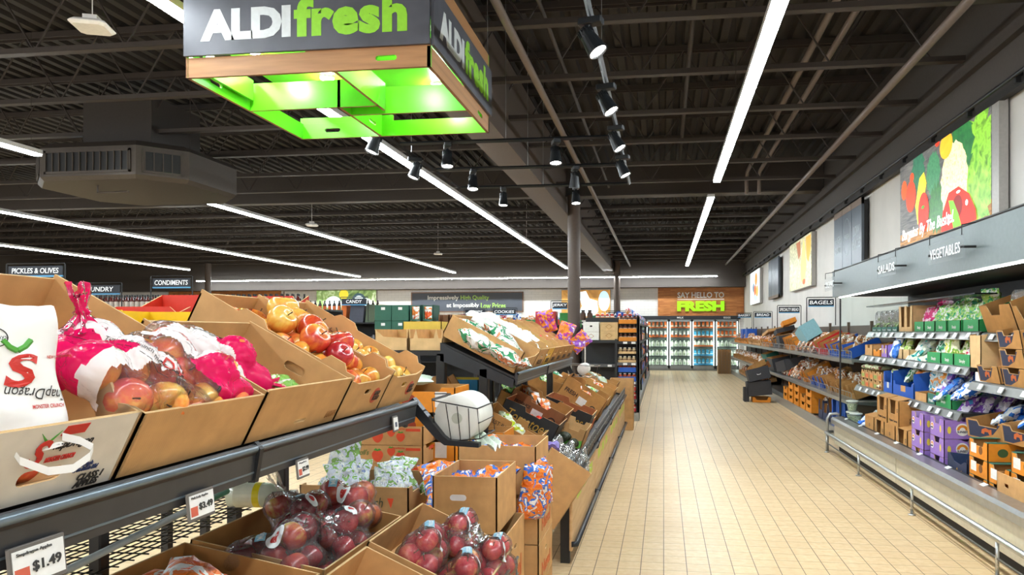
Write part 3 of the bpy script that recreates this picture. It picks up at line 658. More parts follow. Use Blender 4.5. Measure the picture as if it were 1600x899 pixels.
def cshelf(x, y0, y1, z):
    s = MB().box(x, XR - .09, y0, y1, z - .03, z).build('shelf', plain('#3a3c3e', .4, .5), rc)
    MB().prism([(x - .035, z - .062), (x - .005, z - .004), (x + .012, z + .006), (x + .012, z - .03), (x - .02, z - .068)], y0, y1).build('price_rail', RAILM, s)
    y = y0 + .12
    while y < y1 - .1:
        MB().box(0, .064, -.004, .002, -.045, .0).build('price_tag', TAGM, s, mat=Matrix.Translation((x - .02, y + .064, z - .008)) @ Matrix.Rotation(-PI / 2, 4, 'Z') @ Matrix.Rotation(math.radians(-30), 4, 'X'))
        y += .19 + .07 * ((int(y * 10)) % 3)
    for yy in (y0 + .03, y1 - .03): MB().prism([(x + .05, z - .03), (XR - .09, z - .03), (XR - .09, z - .14)], yy - .003, yy + .003).build('bracket', BLK, s)
for z, x in ((1.5, 2.5), (1.215, 2.42), (.85, 2.36)): cshelf(x, 6.02, CY1 - .12, z)
for z, x in ((1.49, 2.5), (1.11, 2.42), (.68, 2.42)): cshelf(x, CY0, 5.98, z)
MB().box(2.45, 2.62, 6.0, CY1 - .2, 1.80, 1.812).build('mirror_shelf', plain('#22262c', .15, .6), rc)
y = CY0 + .1
while y < CY1 - .2:       # price tickets on the front lip
    MB().box(0, .07, -.004, .0, -.04, .0).build('price_tag', TAGM, rc, mat=Matrix.Translation((CX0 + .105, y + .07, .452)) @ Matrix.Rotation(-PI / 2, 4, 'Z') @ Matrix.Rotation(math.radians(-68), 4, 'X')); y += .62
m, n, l, b = base('clear_acrylic'); n.remove(b); _t = n.new('ShaderNodeBsdfTransparent'); _d = n.new('ShaderNodeBsdfDiffuse'); _d.inputs[0].default_value = (.35, .38, .4, 1); _x = n.new('ShaderNodeMixShader'); _x.inputs[0].default_value = .14
l.new(_t.outputs[0], _x.inputs[1]); l.new(_d.outputs[0], _x.inputs[2]); l.new(_x.outputs[0], n['Material Output'].inputs['Surface']); ACR = m
LET = plain('#f4f8fa', .5)
def canopy_sign(y, w, tx, lab):
    r = T('category_sign', lab, 'sign', Mx(CX0 - .09, y, 2.08, -90))
    MB().box(-w / 2, w / 2, -.003, .003, -.075, .085).build('acrylic_plate', ACR, r)
    text(r, tx, 0, -.004, 0, w * .86, .075, LET, spacing=1.08, bold=.004)
    for s_ in (-1, 1):
        MB().tube([(s_ * w * .46, 0, .08), (s_ * w * .46, 0, .15), (s_ * w * .46, .09, .165)], .004, 6).build('hook', BLK, r); MB().tube([(s_ * w * .46, -.01, 0), (s_ * w * .46, .09, 0)], .009, 8).build('standoff', BLK, r)
canopy_sign(5.42, .64, 'VEGETABLES', 'clear acrylic sign reading VEGETABLES on the slate canopy')
canopy_sign(6.77, .55, 'SALADS', 'clear acrylic sign reading SALADS on the slate canopy')
canopy_sign(9.0, .5, 'ORGANIC', 'small clear acrylic sign at the far end of the slate canopy')
# wall pictures over the case; +x of each picture runs towards the camera
def wallM(y, z): return Mx(XR - .1, y, z, -90)
wood = woodstrip('#5a5148', '#6f6250', '#b07a3a', 3, .09, 'dark_planks', 'YZ')
def leafy(cx, cz, r, k=14, a=.22, ph=0): return [(cx + r * (1 + a * math.sin(i * 2.4 + ph)) * math.cos(2 * PI * i / (k * 2)), cz + r * 1.2 * (1 + a * math.cos(i * 2.9 + ph)) * math.sin(2 * PI * i / (k * 2))) for i in range(k * 2)]
vp = T('wall_picture', 'large backlit picture of tomatoes, cauliflower and peppers reading Bargains By The Bushel', 'picture', wallM(8.2, 3.08))
MB().box(-1.28, 1.40, .0, .08, -.52, .52).build('frame', plain('#b4b1ac', .4, .2), vp)
m, n, l, b = base('backlit_planks'); v = coords(n, l, (1.2, 1, 9)); t = tex_noise(n, l, v, 2.5, 4); t.inputs['Distortion'].default_value = 1
sp = n.new('ShaderNodeSeparateXYZ'); tc = n.new('ShaderNodeTexCoord'); l.new(tc.outputs['Object'], sp.inputs[0])
lo_ = ramp(n, l, sp.outputs['Z'], [(0, (1, 1, 1)), (.001, (0, 0, 0))]); gt = n.new('ShaderNodeMath'); gt.operation = 'LESS_THAN'; gt.inputs[1].default_value = -.36; l.new(sp.outputs['Z'], gt.inputs[0])
c = mixc(n, l, gt.outputs[0], ramp(n, l, t.outputs['Fac'], [(.3, '#4b4d50'), (.7, '#807c76')]), ramp(n, l, t.outputs['Fac'], [(.3, '#6d4a24'), (.7, '#c58a44')]))
l.new(c, b.inputs['Base Color']); l.new(c, b.inputs['Emission Color']); b.inputs['Emission Strength'].default_value = .45
MB().box(-1.26, 1.26, -.004, .0, -.51, .51).build('backlit_panel', m, vp)
def em2(cols, sc, s_=.65): return pmat('printed_' + cols[0].strip('#'), cols, sc, s_, .6)
shp = [(leafy(.95, .05, .42, 18, .25), em2(['#1f5a18', '#8cc63c', '#3f8a26'], 9), 'printed_lettuce'), (leafy(1.02, -.3, .25, 12, .25, 2), em2(['#2f7a1e', '#a6d455'], 9), 'printed_lettuce'),
       (leafy(.62, .3, .26, 16, .2, 1), em2(['#1f5530', '#2f7a3c'], 12), 'printed_kale'), (leafy(-.62, .32, .2, 16, .2, 3), em2(['#2c5e4a', '#3c7d5c'], 14), 'printed_broccoli'),
       (leafy(-.15, .18, .2, 16, .1, 1), em2(['#2f6a4a', '#4f8f62'], 30), 'printed_broccoli'), (leafy(-.05, -.22, .22, 16, .2, 5), em2(['#245a2e', '#3d7a38'], 20), 'printed_greens'),
       (leafy(.42, -.02, .34, 20, .06), em2(['#bfa660', '#f6ecc0', '#d9c686'], 22, .5), 'printed_cauliflower'), (disc(.36, -.3, .2, .16), em2(['#e8c98a', '#f3df9c'], 20, .8), 'printed_cauliflower'),
       (disc(.22, .4, .17, .14), em2(['#e8a21c', '#f6c33c'], 4, .7), 'printed_yellow_pepper'), (disc(-.02, .49, .06, .04), '#d83a1c', 'printed_tomato'),
       (disc(-1.1, .18, .10, .12), '#e8541c', 'printed_tomato'), (disc(-.86, .06, .17, .19), '#e2401c', 'printed_tomato'), (disc(-.82, .28, .07, .06), '#d8481c', 'printed_tomato'),
       ([(-.62, -.32), (-.5, -.22), (-.34, .12), (-.42, .26), (-.56, .22), (-.7, -.08)], em2(['#dcc81c', '#f2e040'], 4, .7), 'printed_yellow_pepper'), (disc(-.44, -.2, .17, .23), '#e2301c', 'printed_tomato'),
       ([(.1, -.51), (.14, -.3), (.3, -.12), (.55, -.1), (.8, -.22), (.95, -.4), (.97, -.51)], '#dd2410', 'printed_red_pepper'), (disc(.52, -.3, .13, .12), '#7d120c', 'printed_red_pepper'),
       ([(.3, -.2), (.42, -.22), (.55, -.38), (.62, -.51), (.42, -.51)], '#6cb82c', 'printed_pepper_stalk'), (disc(.3, -.4, .03, .06), '#fff2ee', 'printed_gleam'), (disc(.75, -.3, .03, .03), '#fff2ee', 'printed_gleam'), (disc(.55, -.155, .05, .015), '#fff2ee', 'printed_gleam'), (disc(-.44, -.14, .05, .02), '#4d8a2c', 'printed_tomato_stalk')]
for i, (pl, c, nm) in enumerate(shp):
    d = -.0045 - .0005 * i; pl = [(max(-1.255, min(1.255, a)), max(-.505, min(.505, b_))) for a, b_ in pl]
    MB().prism(pl, d, d + .0003).build(nm, c if not isinstance(c, str) else emit(c, .75), vp)
text(vp, 'Bargains By The Bushel.', -.35, -.017, -.40, 1.6, .17, emit('#ffffff', .7), 'script_lettering', shear=.25, bold=.01)
lightbox('wall_picture', 'backlit picture of pears in straw high on the white wall', wallM(16.2, 3.0), 2.5, 1.1, pmat('straw', ['#7a8560', '#b6b48c', '#e0dcc0'], 5, .5, 3),
    [([(.2, -.4), (.55, -.42), (.75, -.1), (.62, .3), (.45, .5), (.3, .3), (.12, -.05)], '#eac86a', 'printed_pear'), ([(.7, .5), (.78, .05), (1.0, -.05), (1.2, .2), (1.2, .5)], '#e89a2c', 'printed_pear'), ([(-.4, .5), (-.1, .1), (.12, .2), (.1, .5)], '#9a5a2a', 'printed_leaf'), (disc(.5, -.42, .16, .06), '#b05a1c', 'printed_pear_base')])
lightbox('wall_picture', 'farthest backlit picture of peaches on a plate on the white wall', wallM(24.0, 2.97), 2.4, 1.1, emit('#e8f1f5', .6),
    [(disc(.3, -.1, .7, .38), '#b8cdd8', 'printed_plate'), (disc(.35, .25, .3, .2), '#e8902c', 'printed_peach'), (disc(.1, -.1, .25, .17), '#e0702c', 'printed_peach'), (disc(.6, -.15, .28, .18), '#e8a84c', 'printed_peach'), (disc(-.3, .0, .2, .15), '#59748c', 'printed_cloth')])
SLP = plain('#5d6670', .35, .3, .15, 0, 3)
def slats(y, z, w, h, lab, top):
    r = T('wall_panel_sign', lab, 'sign', wallM(y, z)); k = w / 3
    for i in range(3):
        c = MB().box(-w / 2 + i * k + .008, -w / 2 + (i + 1) * k - .008, -.02, .02, -h / 2 + (i % 2) * .02 * 0, h / 2).build('panel', SLP, r)
        MB().box(-w / 2 + i * k + .008, -w / 2 + (i + 1) * k - .008, -.024, .02, (h / 2 - .1) if top else -h / 2, (h / 2) if top else -h / 2 + .08).build('wood_end', plain('#7d6a5c', .6), c)
    MB().box(-w / 2, w / 2, .02, .07, -h / 2 + .04, h / 2 - .04).build('backing', BLK, r); return r, k
r, k = slats(12.05, 3.05, 1.75, .98, 'slate wall panels in three slats reading HIGH QUALITY and LOW PRICES', True)
PT = plain('#a9b3ba', .4); text(r, 'HIGH', -k, -.0215, .02, .36, .12, PT); text(r, 'QUALITY', -k, -.0215, -.16, .46, .12, PT); text(r, 'LOW', k, -.0215, .02, .36, .16, PT); text(r, 'PRICES', k, -.0215, -.18, .46, .16, PT)
ri = [(disc(0, 0, .2, .3, 28)), (disc(0, 0, .19, .29, 28))]; MB().prism(ri[0], -.0225, -.021, holes=[ri[1]]).build('emblem_ring', PT, r); text(r, 'FRESH', 0, -.0215, 0, .3, .08, PT, 'emblem_lettering')
slats(19.9, 2.95, 1.75, 1.08, 'three smaller slate wall panels far along the white wall', False)

RM = lambda x, y, z, tilt=0, yaw=0: Mx(x, y, z, -90 + yaw, tilt)     # front faces the aisle from the right side; local x runs toward the camera
GRC = plain('#2f9a58', .55); TEAL = plain('#2b6e5e', .55); NAVY = plain('#27304d', .6); PUR = plain('#9a78c8', .55); ORG = plain('#e08a1e', .55); BLU = plain('#1c57b8', .5); REDC = plain('#cf2020', .5); LBL = plain('#e9e9e6', .5)
P = {}
def bagm(key, cols, w, h, th, sc=12, rough=.25, cr=.018, band=None, n_=2, **kw):
    if key not in P: P[key] = [pouch_mesh(w, h, th, i * 7 + len(key), prnt(cols, sc, rough, name='printed_' + key) if not kw.get('mats') else kw['mats'], cr, name=key, band=band) for i in range(n_)]
    return P[key]
SAL = bagm('salad_bag', ['#2f9a62', '#e6efe2', '#9fd06a', '#3aa56e', '#dcead0'], .19, .24, .07, 18)
PNK = bagm('pink_bag', ['#e83a8c', '#f5d0e0', '#d82a78', '#7a8a4a'], .17, .24, .06)
YGR = bagm('celery_bag', ['#b9cf6a', '#dfe6b4', '#8fb04a', '#cfdc8c'], .12, .34, .06, 9, band=None)
BLB = bagm('blue_bag', ['#1f5fc0', '#e3ecf5', '#2a74d6', '#174a9c'], .22, .26, .07, 8)
TEB = bagm('teal_bag', ['#3fb5ae', '#e8f2ee', '#d9e8c8', '#2fa09c'], .2, .24, .06, 9)
RWB = bagm('red_white_bag', ['#c2284a', '#f3e6ea', '#e04458', '#dfa8b4'], .18, .24, .07, 14)
ORB = bagm('orange_bag', ['#e8622c', '#f3e9df', '#ef8a3c', '#e0502a'], .16, .2, .06, 12)
YLB = bagm('yellow_bag', ['#cfd45a', '#e9ecc4', '#7fae3c', '#e8e49a'], .18, .22, .06, 12)
PUB = bagm('purple_bag', ['#6a3fa0', '#e6e0f0', '#8a5cc0', '#3c8fd0'], .18, .24, .06, 10)
TQB = bagm('turquoise_bag', ['#2aa0c8', '#d8ecf2', '#f0a04a', '#5ab08a'], .17, .26, .06, 14)
DGB = bagm('dark_green_bag', ['#1f6b4a', '#cfe0d4', '#2f8a5c', '#e3e8dc'], .22, .2, .07, 10)
CLR = film('#eef2ee', .22, .4)
def green_leaf_mesh(col='#6f9a4a', n_=26, s=.07, seed=0):
    random.seed(seed); mb = MB()
    for i in range(n_):
        a = random.uniform(0, 2 * PI); r = random.uniform(0, s); z = random.uniform(.02, s * 2.0); M = Mx(r * math.cos(a), r * math.sin(a), z, math.degrees(a), random.uniform(-60, 60), random.uniform(-40, 40))
        w = random.uniform(.02, .04)
        mb.grid(lambda u, v: ((u - .5) * w * math.sin(PI * min(1, v + .1)), v * w * 1.6, .01 * math.sin(u * 9 + i) + .012 * math.sin(v * 3)), 3, 4, 0, M)
    return mb.mesh('leafy_greens', pmat('leaf_' + col.strip('#'), [col, '#a9c47a', '#3f6a2c'], 30, 0), True)
GL = [green_leaf_mesh(seed=i) for i in range(2)]
GLL = green_leaf_mesh('#b8cc8a', 30, .075, 9)
def put_bag(kind, nm, M, lab, cat='bag', grp=None, i=0): return put(nm, kind[i % len(kind)], M, lab, cat, grp)
def tray(W, D, H, col, M, lab, cat='tray', Hf=None, txt=None, tcol=None, name='display_tray', grp=None, cut=True, txw=.6, txh=.35, inn=KR2, **kw):
    Hf_ = Hf or H * .8
    fr = [(0, Hf_), (W * .3, Hf_), (W * .36, Hf_ * .72), (W * .64, Hf_ * .72), (W * .7, Hf_), (W, Hf_)] if cut else None
    o = mk(carton(W, D, H, Hf_, front=fr, mo=col, mi=inn, **kw), name); o.matrix_world = M; tag(o, lab, cat, grp)
    if txt: text(o, txt, W / 2, -.001, Hf_ * .38, W * txw, Hf_ * txh, tcol or LBL, 'printed_text', depth=.0008)
    return o
# top shelf, far to near
z = 1.502
for i, y in enumerate((9.05, 8.86, 8.67, 8.48, 8.29)):
    tray(.185, .3, .07, TEAL, RM(2.52, y, z), f'teal tray of bagged lettuce on the top shelf, {["first from the end glass", "second from the end glass", "third from the end glass", "fourth from the end glass", "next to the empty slotted kraft carton"][i]}', txt='fresh', cut=False)
    for q in range(2):
        put('leafy_greens', GL[(i + q) % 2], RM(2.60 + q * .13, y - .09, z + .01), 'leafy salad greens inside a clear bag on the top shelf', 'greens', 'greens in clear bags on the top shelf')
        if i == 0 and q == 0: cb_ = pouch_mesh(.15, .24, .1, 3, CLR, .008, name='clear_bag')
        put('clear_salad_bag', cb_, RM(2.60 + q * .13, y - .09, z + .008, 5), 'clear bag of leafy salad on the top shelf near the end glass', 'bag', 'clear salad bags on the top shelf')
mk(carton(.42, .35, .27, .27, front=[(0, .27), (.06, .27), (.08, .05), (.17, .05), (.18, .27), (.24, .27), (.25, .05), (.34, .05), (.36, .27), (.42, .27)], mo=KR3, mi=KR), 'display_carton')
o = bpy.data.objects['display_carton']; o.matrix_world = RM(2.52, 8.06, z); tag(o, 'empty kraft carton with tall slots on the top shelf beside the pink bags', 'carton')
tys = (7.58, 7.3, 7.02, 6.72, 6.4)
for i, y in enumerate(tys):
    w_ = .26 if i < 4 else .3
    tray(w_, .32, .12, GRC, RM(2.52, y, z), f'green tray of salad bags on the top shelf, {["under the pink bags", "second from the pink bags", "in the middle of the green trays", "fourth from the pink bags", "next to the large tilted kraft carton"][i]}', txt='Simply', Hf=.10, cut=False, txw=.35)
    for q in range(4):
        k_ = PNK if i == 0 else SAL; nm = 'pink_flower_bag' if i == 0 else 'salad_bag'
        put_bag(k_, nm, Mx(2.60 + (q // 2) * .13, y - .07 - (q % 2) * .13, z + .02 + (q // 2) * .05, -90 + random.uniform(-15, 15), -12 + random.uniform(-14, 8), random.uniform(-14, 14)),
                ('pink bag standing in the farthest green tray on the top shelf' if i == 0 else 'green and white salad bag in the green trays on the top shelf'), 'bag', 'pink bags on the top shelf' if i == 0 else 'salad bags on the top shelf', q + i)
put_bag(SAL, 'salad_bag', RM(2.7, 6.25, z + .12, 10, 20), 'bright green salad bag sticking up beside the tilted kraft carton', 'bag', None, 1)
# shelf below, far half
z = 1.217
tray(.3, .35, .16, KR, RM(2.44, 9.06, z), 'open kraft carton on the second shelf next to the end glass', 'carton', cut=True); tray(.3, .3, .2, KR2, RM(2.6, 8.72, z), 'brown carton standing behind the small purple box', 'carton')
o = tray(.2, .14, .17, PUR, RM(2.44, 8.4, z), 'small purple box with handle notch on the second shelf', 'box', txt=None); MB().prism(disc(.05, .07, .018, .03), -.001, 0).prism(disc(.15, .07, .018, .03), -.001, 0).build('printed_ovals', plain('#e8d24a', .5), o)
tray(.26, .2, .1, ORG, RM(2.44, 8.72, z), 'orange tray on the second shelf beside the purple box', txt=None)
CAUL = MB()
CAUL.grid(lambda u, v: ((.055 + .006 * math.sin(u * 44) * math.sin(v * 30)) * math.cos(u * 2 * PI) * math.sin(PI * v), (.055 + .006 * math.sin(u * 44) * math.sin(v * 30)) * math.sin(u * 2 * PI) * math.sin(PI * v), .05 + .045 * math.cos(PI * v)), 30, 16, wrapu=True)
CAULM = CAUL.mesh('cauliflower', plain('#e3e2c4', .6), True)
put('cauliflower', CAULM, RM(2.5, 8.55, z + .002), 'white cauliflower beside the small purple box', 'cauliflower')
put_bag(BLB, 'blue_bag', RM(2.47, 8.1, z, -20), 'small blue bag between purple box and celery on the second shelf', 'bag')
for i, y in enumerate((8.0, 7.78)):
    b_ = tag(mk(carton(.19, .25, .12, .1, mo=KR3, mi=KR2), 'display_carton', M=RM(2.5, y + .08, z)), f'low kraft carton under the {"farther" if i == 0 else "nearer"} celery bag', 'carton')
    put_bag(YGR, 'celery_bag', Mx(2.52, y, z + .06, -90, -25, -28), f'long green celery bag leaning on the second shelf, the {"farther" if i == 0 else "nearer"} one', 'bag', None, i)
for i, y in enumerate((7.75, 7.45, 7.2)): put_bag(BLB, 'blue_bag', RM(2.8, y, z + .1, -30, 20 * i), 'blue bag lying at the back of the second shelf', 'bag', 'blue bags at the back of the second shelf', i)
for i, (x, y, zz, tl, yw) in enumerate(((2.5, 7.6, .0, -60, 20), (2.52, 7.45, .04, -50, -30), (2.48, 7.3, .0, -70, 10), (2.55, 7.38, .1, -40, 40))):
    put_bag(TEB, 'teal_bag', RM(x, y, z + zz, tl, yw), 'teal and white bag of greens slumped on the second shelf', 'bag', 'teal bags on the second shelf', i)
for i, (x, y, zz, tl, yw) in enumerate(((2.62, 7.5, .06, -20, 15), (2.68, 7.25, .12, -10, -25))): put_bag(RWB, 'red_bag', RM(x, y, z + zz, tl, yw), 'red and white bag behind the teal bags', 'bag', 'red bags behind the teal bags', i)
for i, (y, w_) in enumerate(((7.0, .32), (6.66, .26), (6.38, .33))):
    tray(w_, .34, .12, GRC, RM(2.44, y, z), f'green tray on the second shelf, {["beside the teal bags", "between two green trays", "next to the tall kraft carton"][i]}', txt='Simply', Hf=.10, cut=False, txw=.35)
    for q in range(5):
        kk, nm, ll = ((DGB, 'kale_bag', 'dark green kale bag'), (YLB, 'yellow_bag', 'yellow green vegetable bag'), (RWB, 'radish_bag', 'red and white radish bag'))[(i + (q > 2)) % 3]
        put_bag(kk, nm, Mx(2.52 + (q // 2) * .11, y - .08 - (q % 2) * .13, z + .03 + (q // 2) * .05, -90 + random.uniform(-20, 20), -15 + random.uniform(-18, 10), random.uniform(-20, 20)), f'{ll} in the green trays of the second shelf', 'bag', f'{ll}s on the second shelf', q)
put_bag(ORB, 'orange_bag', RM(2.56, 6.7, z + .1, -20, 10), 'orange bag on top between two green trays', 'bag')
tray(.2, .3, .32, KR3, RM(2.44, 6.07, z - .0), 'tall kraft carton at the end of the second shelf', 'carton', cut=False); 
tray(.22, .28, .09, WHT, RM(2.44, 5.97, 1.113), 'white tray of orange carrots bags beside the navy printed cartons', cut=False)
for q in range(3): put_bag(ORB, 'carrot_bag', RM(2.56 + .06 * q, 5.87, 1.15 + .02 * q, -50, 30 * q - 20), 'orange bag of carrots in the white tray', 'bag', 'carrot bags in the white tray', q)
# third shelf, far half
z = .852
for lv in range(2):
    for q in range(5):
        c1 = ['#8aa34a', '#d0642c', '#d8843c'][q % 3]
        o = mk(carton(.155, .2, .1, .085, front=[(0, .085), (.03, .1), (.05, .075), (.105, .075), (.125, .1), (.155, .085)], mo=KR, mi=KR2), 'punnet_box'); o.matrix_world = RM(2.38, 9.0 - q * .165, z + lv * .101)
        tag(o, f'small kraft punnet box by the end glass, {["lower", "upper"][lv]} row', 'box', f'small punnet boxes, {["lower", "upper"][lv]} row'); MB().box(.03, .125, -.001, 0, .015, .055).build('printed_panel', plain(c1, .5), o)
GRPC = MB().grid(lambda u, v: (.07 * math.cos(u * 2 * PI) * math.sin(PI * v), .12 * math.sin(u * 2 * PI) * math.sin(PI * v), .03 + .03 * math.cos(PI * v) + .006 * math.sin(u * 40) * math.sin(v * 25)), 24, 12, wrapu=True).mesh('bagged_fruit', prnt(['#7a2a2c', '#b8c49a', '#c8643c'], 20, .3), True)
for q in range(4): put('produce_pack', GRPC, RM(2.46, 8.85 - q * .2, z + .205 if q < 3 else z + .01), 'small produce pack lying on the punnet boxes', 'pack', 'produce packs on the punnet boxes')
crt = [(0, .05), (0, .25)]
for i, (y, w_, h_) in enumerate(((8.12, .3, .22), (7.8, .62, .24))):
    o = mk(carton(w_, .4, h_ + .06, h_, front=[(0, h_), (w_ * .12, h_), (w_ * .16, h_ * .5), (w_ * .8, h_ * .5), (w_ * .86, h_), (w_, h_)] if i == 0 else [(0, h_ * .6), (w_ * .08, h_ * .6), (w_ * .12, h_ * .45), (w_ * .88, h_ * .45), (w_ * .92, h_ * .6), (w_, h_ * .6)], mo=BLU, mi=BLU, me=BLU), 'blue_crate'); o.matrix_world = RM(2.38, y, z)
    tag(o, f'{"smaller" if i == 0 else "larger"} bright blue open crate on the third shelf', 'crate'); MB().box(w_ * .4, w_ * .62, -.001, 0, .05, .11).build('label', LBL if i == 0 else KR, o)
put_bag(YLB, 'yellow_bag', RM(2.46, 7.97, z + .03, 0), 'yellow green bag upright in the smaller blue crate', 'bag')
for i, (x, y, zz) in enumerate(((2.45, 7.62, .14), (2.5, 7.45, .1), (2.46, 7.3, .08), (2.6, 7.55, .1), (2.6, 7.35, .12))):
    put_bag([DGB[0], YLB[0], ORB[0]], 'mixed_greens_bag', RM(x, y, z + zz, -40 + 10 * i, 25 * (i % 3) - 25), 'mixed greens bag heaped in the larger blue crate', 'bag', 'greens bags in the larger blue crate', i)
tray(.3, .3, .1, KR, RM(2.38, 7.14, z), 'low kraft tray in front of the turquoise bags', cut=False); tray(.18, .3, .12, TEAL, RM(2.38, 6.82, z), 'small dark green tray beside the low kraft tray', cut=False, txt='fresh')
tray(.34, .34, .15, GRC, RM(2.38, 6.62, z), 'green tray on the third shelf beneath the blue bags', cut=False, txt='Simply', txw=.3, txh=.25)
for i, y in enumerate((7.05, 6.86)): put_bag(TQB, 'turquoise_bag', RM(2.52, y, z + .08, -8, 10), 'turquoise snack vegetable bag standing on the third shelf', 'bag', 'turquoise bags on the third shelf', i)
for i in range(6): put_bag(PUB, 'purple_bag', RM(2.46 + .09 * (i % 3), 6.85 - .16 * (i // 2) , z + .1 + .04 * (i % 3), -55 + 8 * i, 30 * (i % 3) - 30), 'purple and white bag on the third shelf', 'bag', 'purple bags on the third shelf', i)
for i in range(10): put_bag(BLB, 'blue_salad_bag', RM(2.37 + .1 * (i % 3), 6.62 - .13 * (i // 2), z + .05 + .05 * (i % 3) + .02 * (i // 3), -62 + 6 * (i % 4), 35 * (i % 3) - 30), 'blue and white salad bag heaped beside the purple bags', 'bag', 'blue salad bags heaped on the third shelf', i)
# near half, top shelf: two large tilted kraft cartons, then a teal trimmed one
z = 1.493
def big_carton(y, w_, d_, h_, tl, lab, yaw=0, cut=None, txt=None, x=2.53, dz=0):
    o = mk(carton(w_, d_, h_, h_ * .92, front=cut, mo=KR2, mi=KR2, holes={'L': [hole(d_ * .5, h_ * .7)], 'R': [hole(d_ * .5, h_ * .7)]}), 'large_carton'); o.matrix_world = RM(x, y, z + dz, tl, yaw); tag(o, lab, 'carton')
    if txt: text(o, txt, w_ * .78, -.001, h_ * .2, w_ * .3, .02, plain('#4a3520', .6), 'printed_text')
    return o
big_carton(5.96, .5, .45, .24, 18, 'large kraft carton with a window cut, first on the near top shelf', 0, [(0, .22), (.12, .22), (.16, .14), (.3, .14), (.34, .22), (.5, .22)])
big_carton(5.44, .42, .45, .26, 18, 'large kraft carton with a wide cut front holding white bags', 0, [(0, .2), (.06, .2), (.1, .1), (.32, .1), (.36, .2), (.42, .2)], 'Fresh')
big_carton(5.0, .5, .45, .24, 18, 'large kraft carton at the frame edge on the top shelf', 0, [(0, .2), (.06, .2), (.1, .12), (.4, .12), (.44, .2), (.5, .2)], 'Fresh')
for i, (x, y, zz) in enumerate(((2.68, 5.78, .1), (2.68, 5.35, .12), (2.7, 5.2, .14), (2.85, 5.5, .27), (2.8, 4.9, .3), (2.8, 5.1, .2))):
    put('leafy_greens', GLL, RM(x, y, z + zz), 'pale lettuce in the large kraft cartons on the top shelf', 'greens', 'lettuce in the large kraft cartons'); put('clear_salad_bag', cb_, RM(x, y, z + zz - .01), 'clear bag of lettuce in the large kraft cartons', 'bag', 'clear lettuce bags in the large cartons')
# navy and kraft cartons
def foxy(y, zc, x, tl, lab, w_=.34, yaw=0, d_=.42, h_=.13):
    fr = [(0, h_), (w_ * .25, h_), (w_ * .3, h_ * .72), (w_ * .7, h_ * .72), (w_ * .75, h_), (w_, h_)]
    o = mk(carton(w_, d_, h_ * 1.05, h_, front=fr, mo=KR2, mi=KR2), 'printed_carton'); o.matrix_world = RM(x, y, zc, tl, yaw); tag(o, lab, 'carton')
    MB().prism([(w_ * .05, .01), (w_ * .3, .01), (w_ * .6, h_ * .35), (w_ * .78, h_ * .9), (w_ * .72, h_ * .9), (w_ * .7, h_ * .7), (w_ * .3, h_ * .7), (w_ * .26, h_ * .93), (w_ * .05, h_ * .93)], -.001, 0).build('printed_band', NAVY, o)
    MB().prism([(w_ * .34, .045), (w_ * .40, .04), (w_ * .42, .06), (w_ * .5, .06), (w_ * .52, .04), (w_ * .57, .045), (w_ * .58, .085), (w_ * .52, .08), (w_ * .45, .09), (w_ * .36, .075)], -.0018, -.001).build('printed_fox', plain('#c4622c', .6), o)
    MB().prism([(.02, .012), (d_ - .05, .012), (d_ - .05, h_ * .86), (.02, h_ * .86)], -.001, 0, Mx(w_, 0, 0, 90)).build('printed_band', NAVY, o)
    text(o, 'Foxy', 0, 0, 0, d_ * .6, h_ * .5, plain('#c4622c', .6), 'printed_text', Mx(w_, 0, 0, 90) @ Mx(d_ * .45, -.0012, h_ * .45), shear=.3, bold=.04); return o
foxy(5.88, 1.118, 2.44, 12, 'navy and kraft carton alone on the second shelf beside the stacked ones')
for k_ in range(3): foxy(5.5 + .02 * k_, 1.113 + k_ * .134, 2.45 - .01 * k_, 10, f'navy and kraft fox printed carton, {["lowest", "middle", "topmost"][k_]} of the stack on the second shelf')
foxy(5.9, .69, 2.36, 8, 'open navy and kraft carton with blue bags on the third shelf', .5, 12, .45, .14); foxy(5.32, .73, 2.36, 8, 'navy and kraft carton of blue bags nearest the frame edge', .42, 5)
foxy(5.8, .51, 2.5, 14, 'navy and kraft carton tipped beneath the third shelf edge', .36)
for i in range(7): put_bag(BLB, 'blue_bag', RM(2.5 + .1 * (i % 3), 5.78 - .14 * i, .80 + .03 * (i % 2), -55, 40 * (i % 3) - 40), 'blue bag lying in the navy and kraft cartons', 'bag', 'blue bags in the navy and kraft cartons', i)
for i in range(3): put_bag(YLB, 'yellow_bag', RM(2.5, 5.05 - .12 * i, .82, -50, 30 * i), 'yellow vegetable bag on the near third shelf', 'bag', 'yellow bags on the near third shelf', i)
# bottom well
z = .332
TUBM = MB().lathe([(.05, 0), (.068, .11), (.072, .112), (.072, .12)], 18).mesh('clear_tub', [film('#dfeedd', .25, .4)]); TUBL = MB().lathe([(.074, .118), (.074, .13), (.06, .132)], 18).mesh('lid', plain('#d9dfd4', .3)); TUBC = MB().lathe([(.045, .01), (.06, .09)], 14).mesh('cut_celery', prnt(['#8fae4a', '#c8d890', '#6f9438'], 40))
for i, (y, k_) in enumerate(((9.1, 0), (9.1, 1), (8.93, 0))):
    o = put('produce_tub', TUBM, RM(2.3, y, z + .06 + k_ * .135), f'round clear tub of cut celery, {["lower of the two stacked by the end glass", "upper of the two stacked by the end glass", "single one beside the stack"][i]}', 'tub'); link('lid', TUBL, o); link('cut_celery', TUBC, o)
for i in range(9): put_bag([BLB[0], TEB[0], YLB[1]], 'vegetable_bag', RM(2.28 + .13 * (i % 3), 8.85 - .16 * (i // 2), z + .03 + .07 * (i % 3), -50, 30 * (i % 3) - 30), 'blue or green vegetable bag in the far end of the bottom well', 'bag', 'bags in the far end of the bottom well', i)
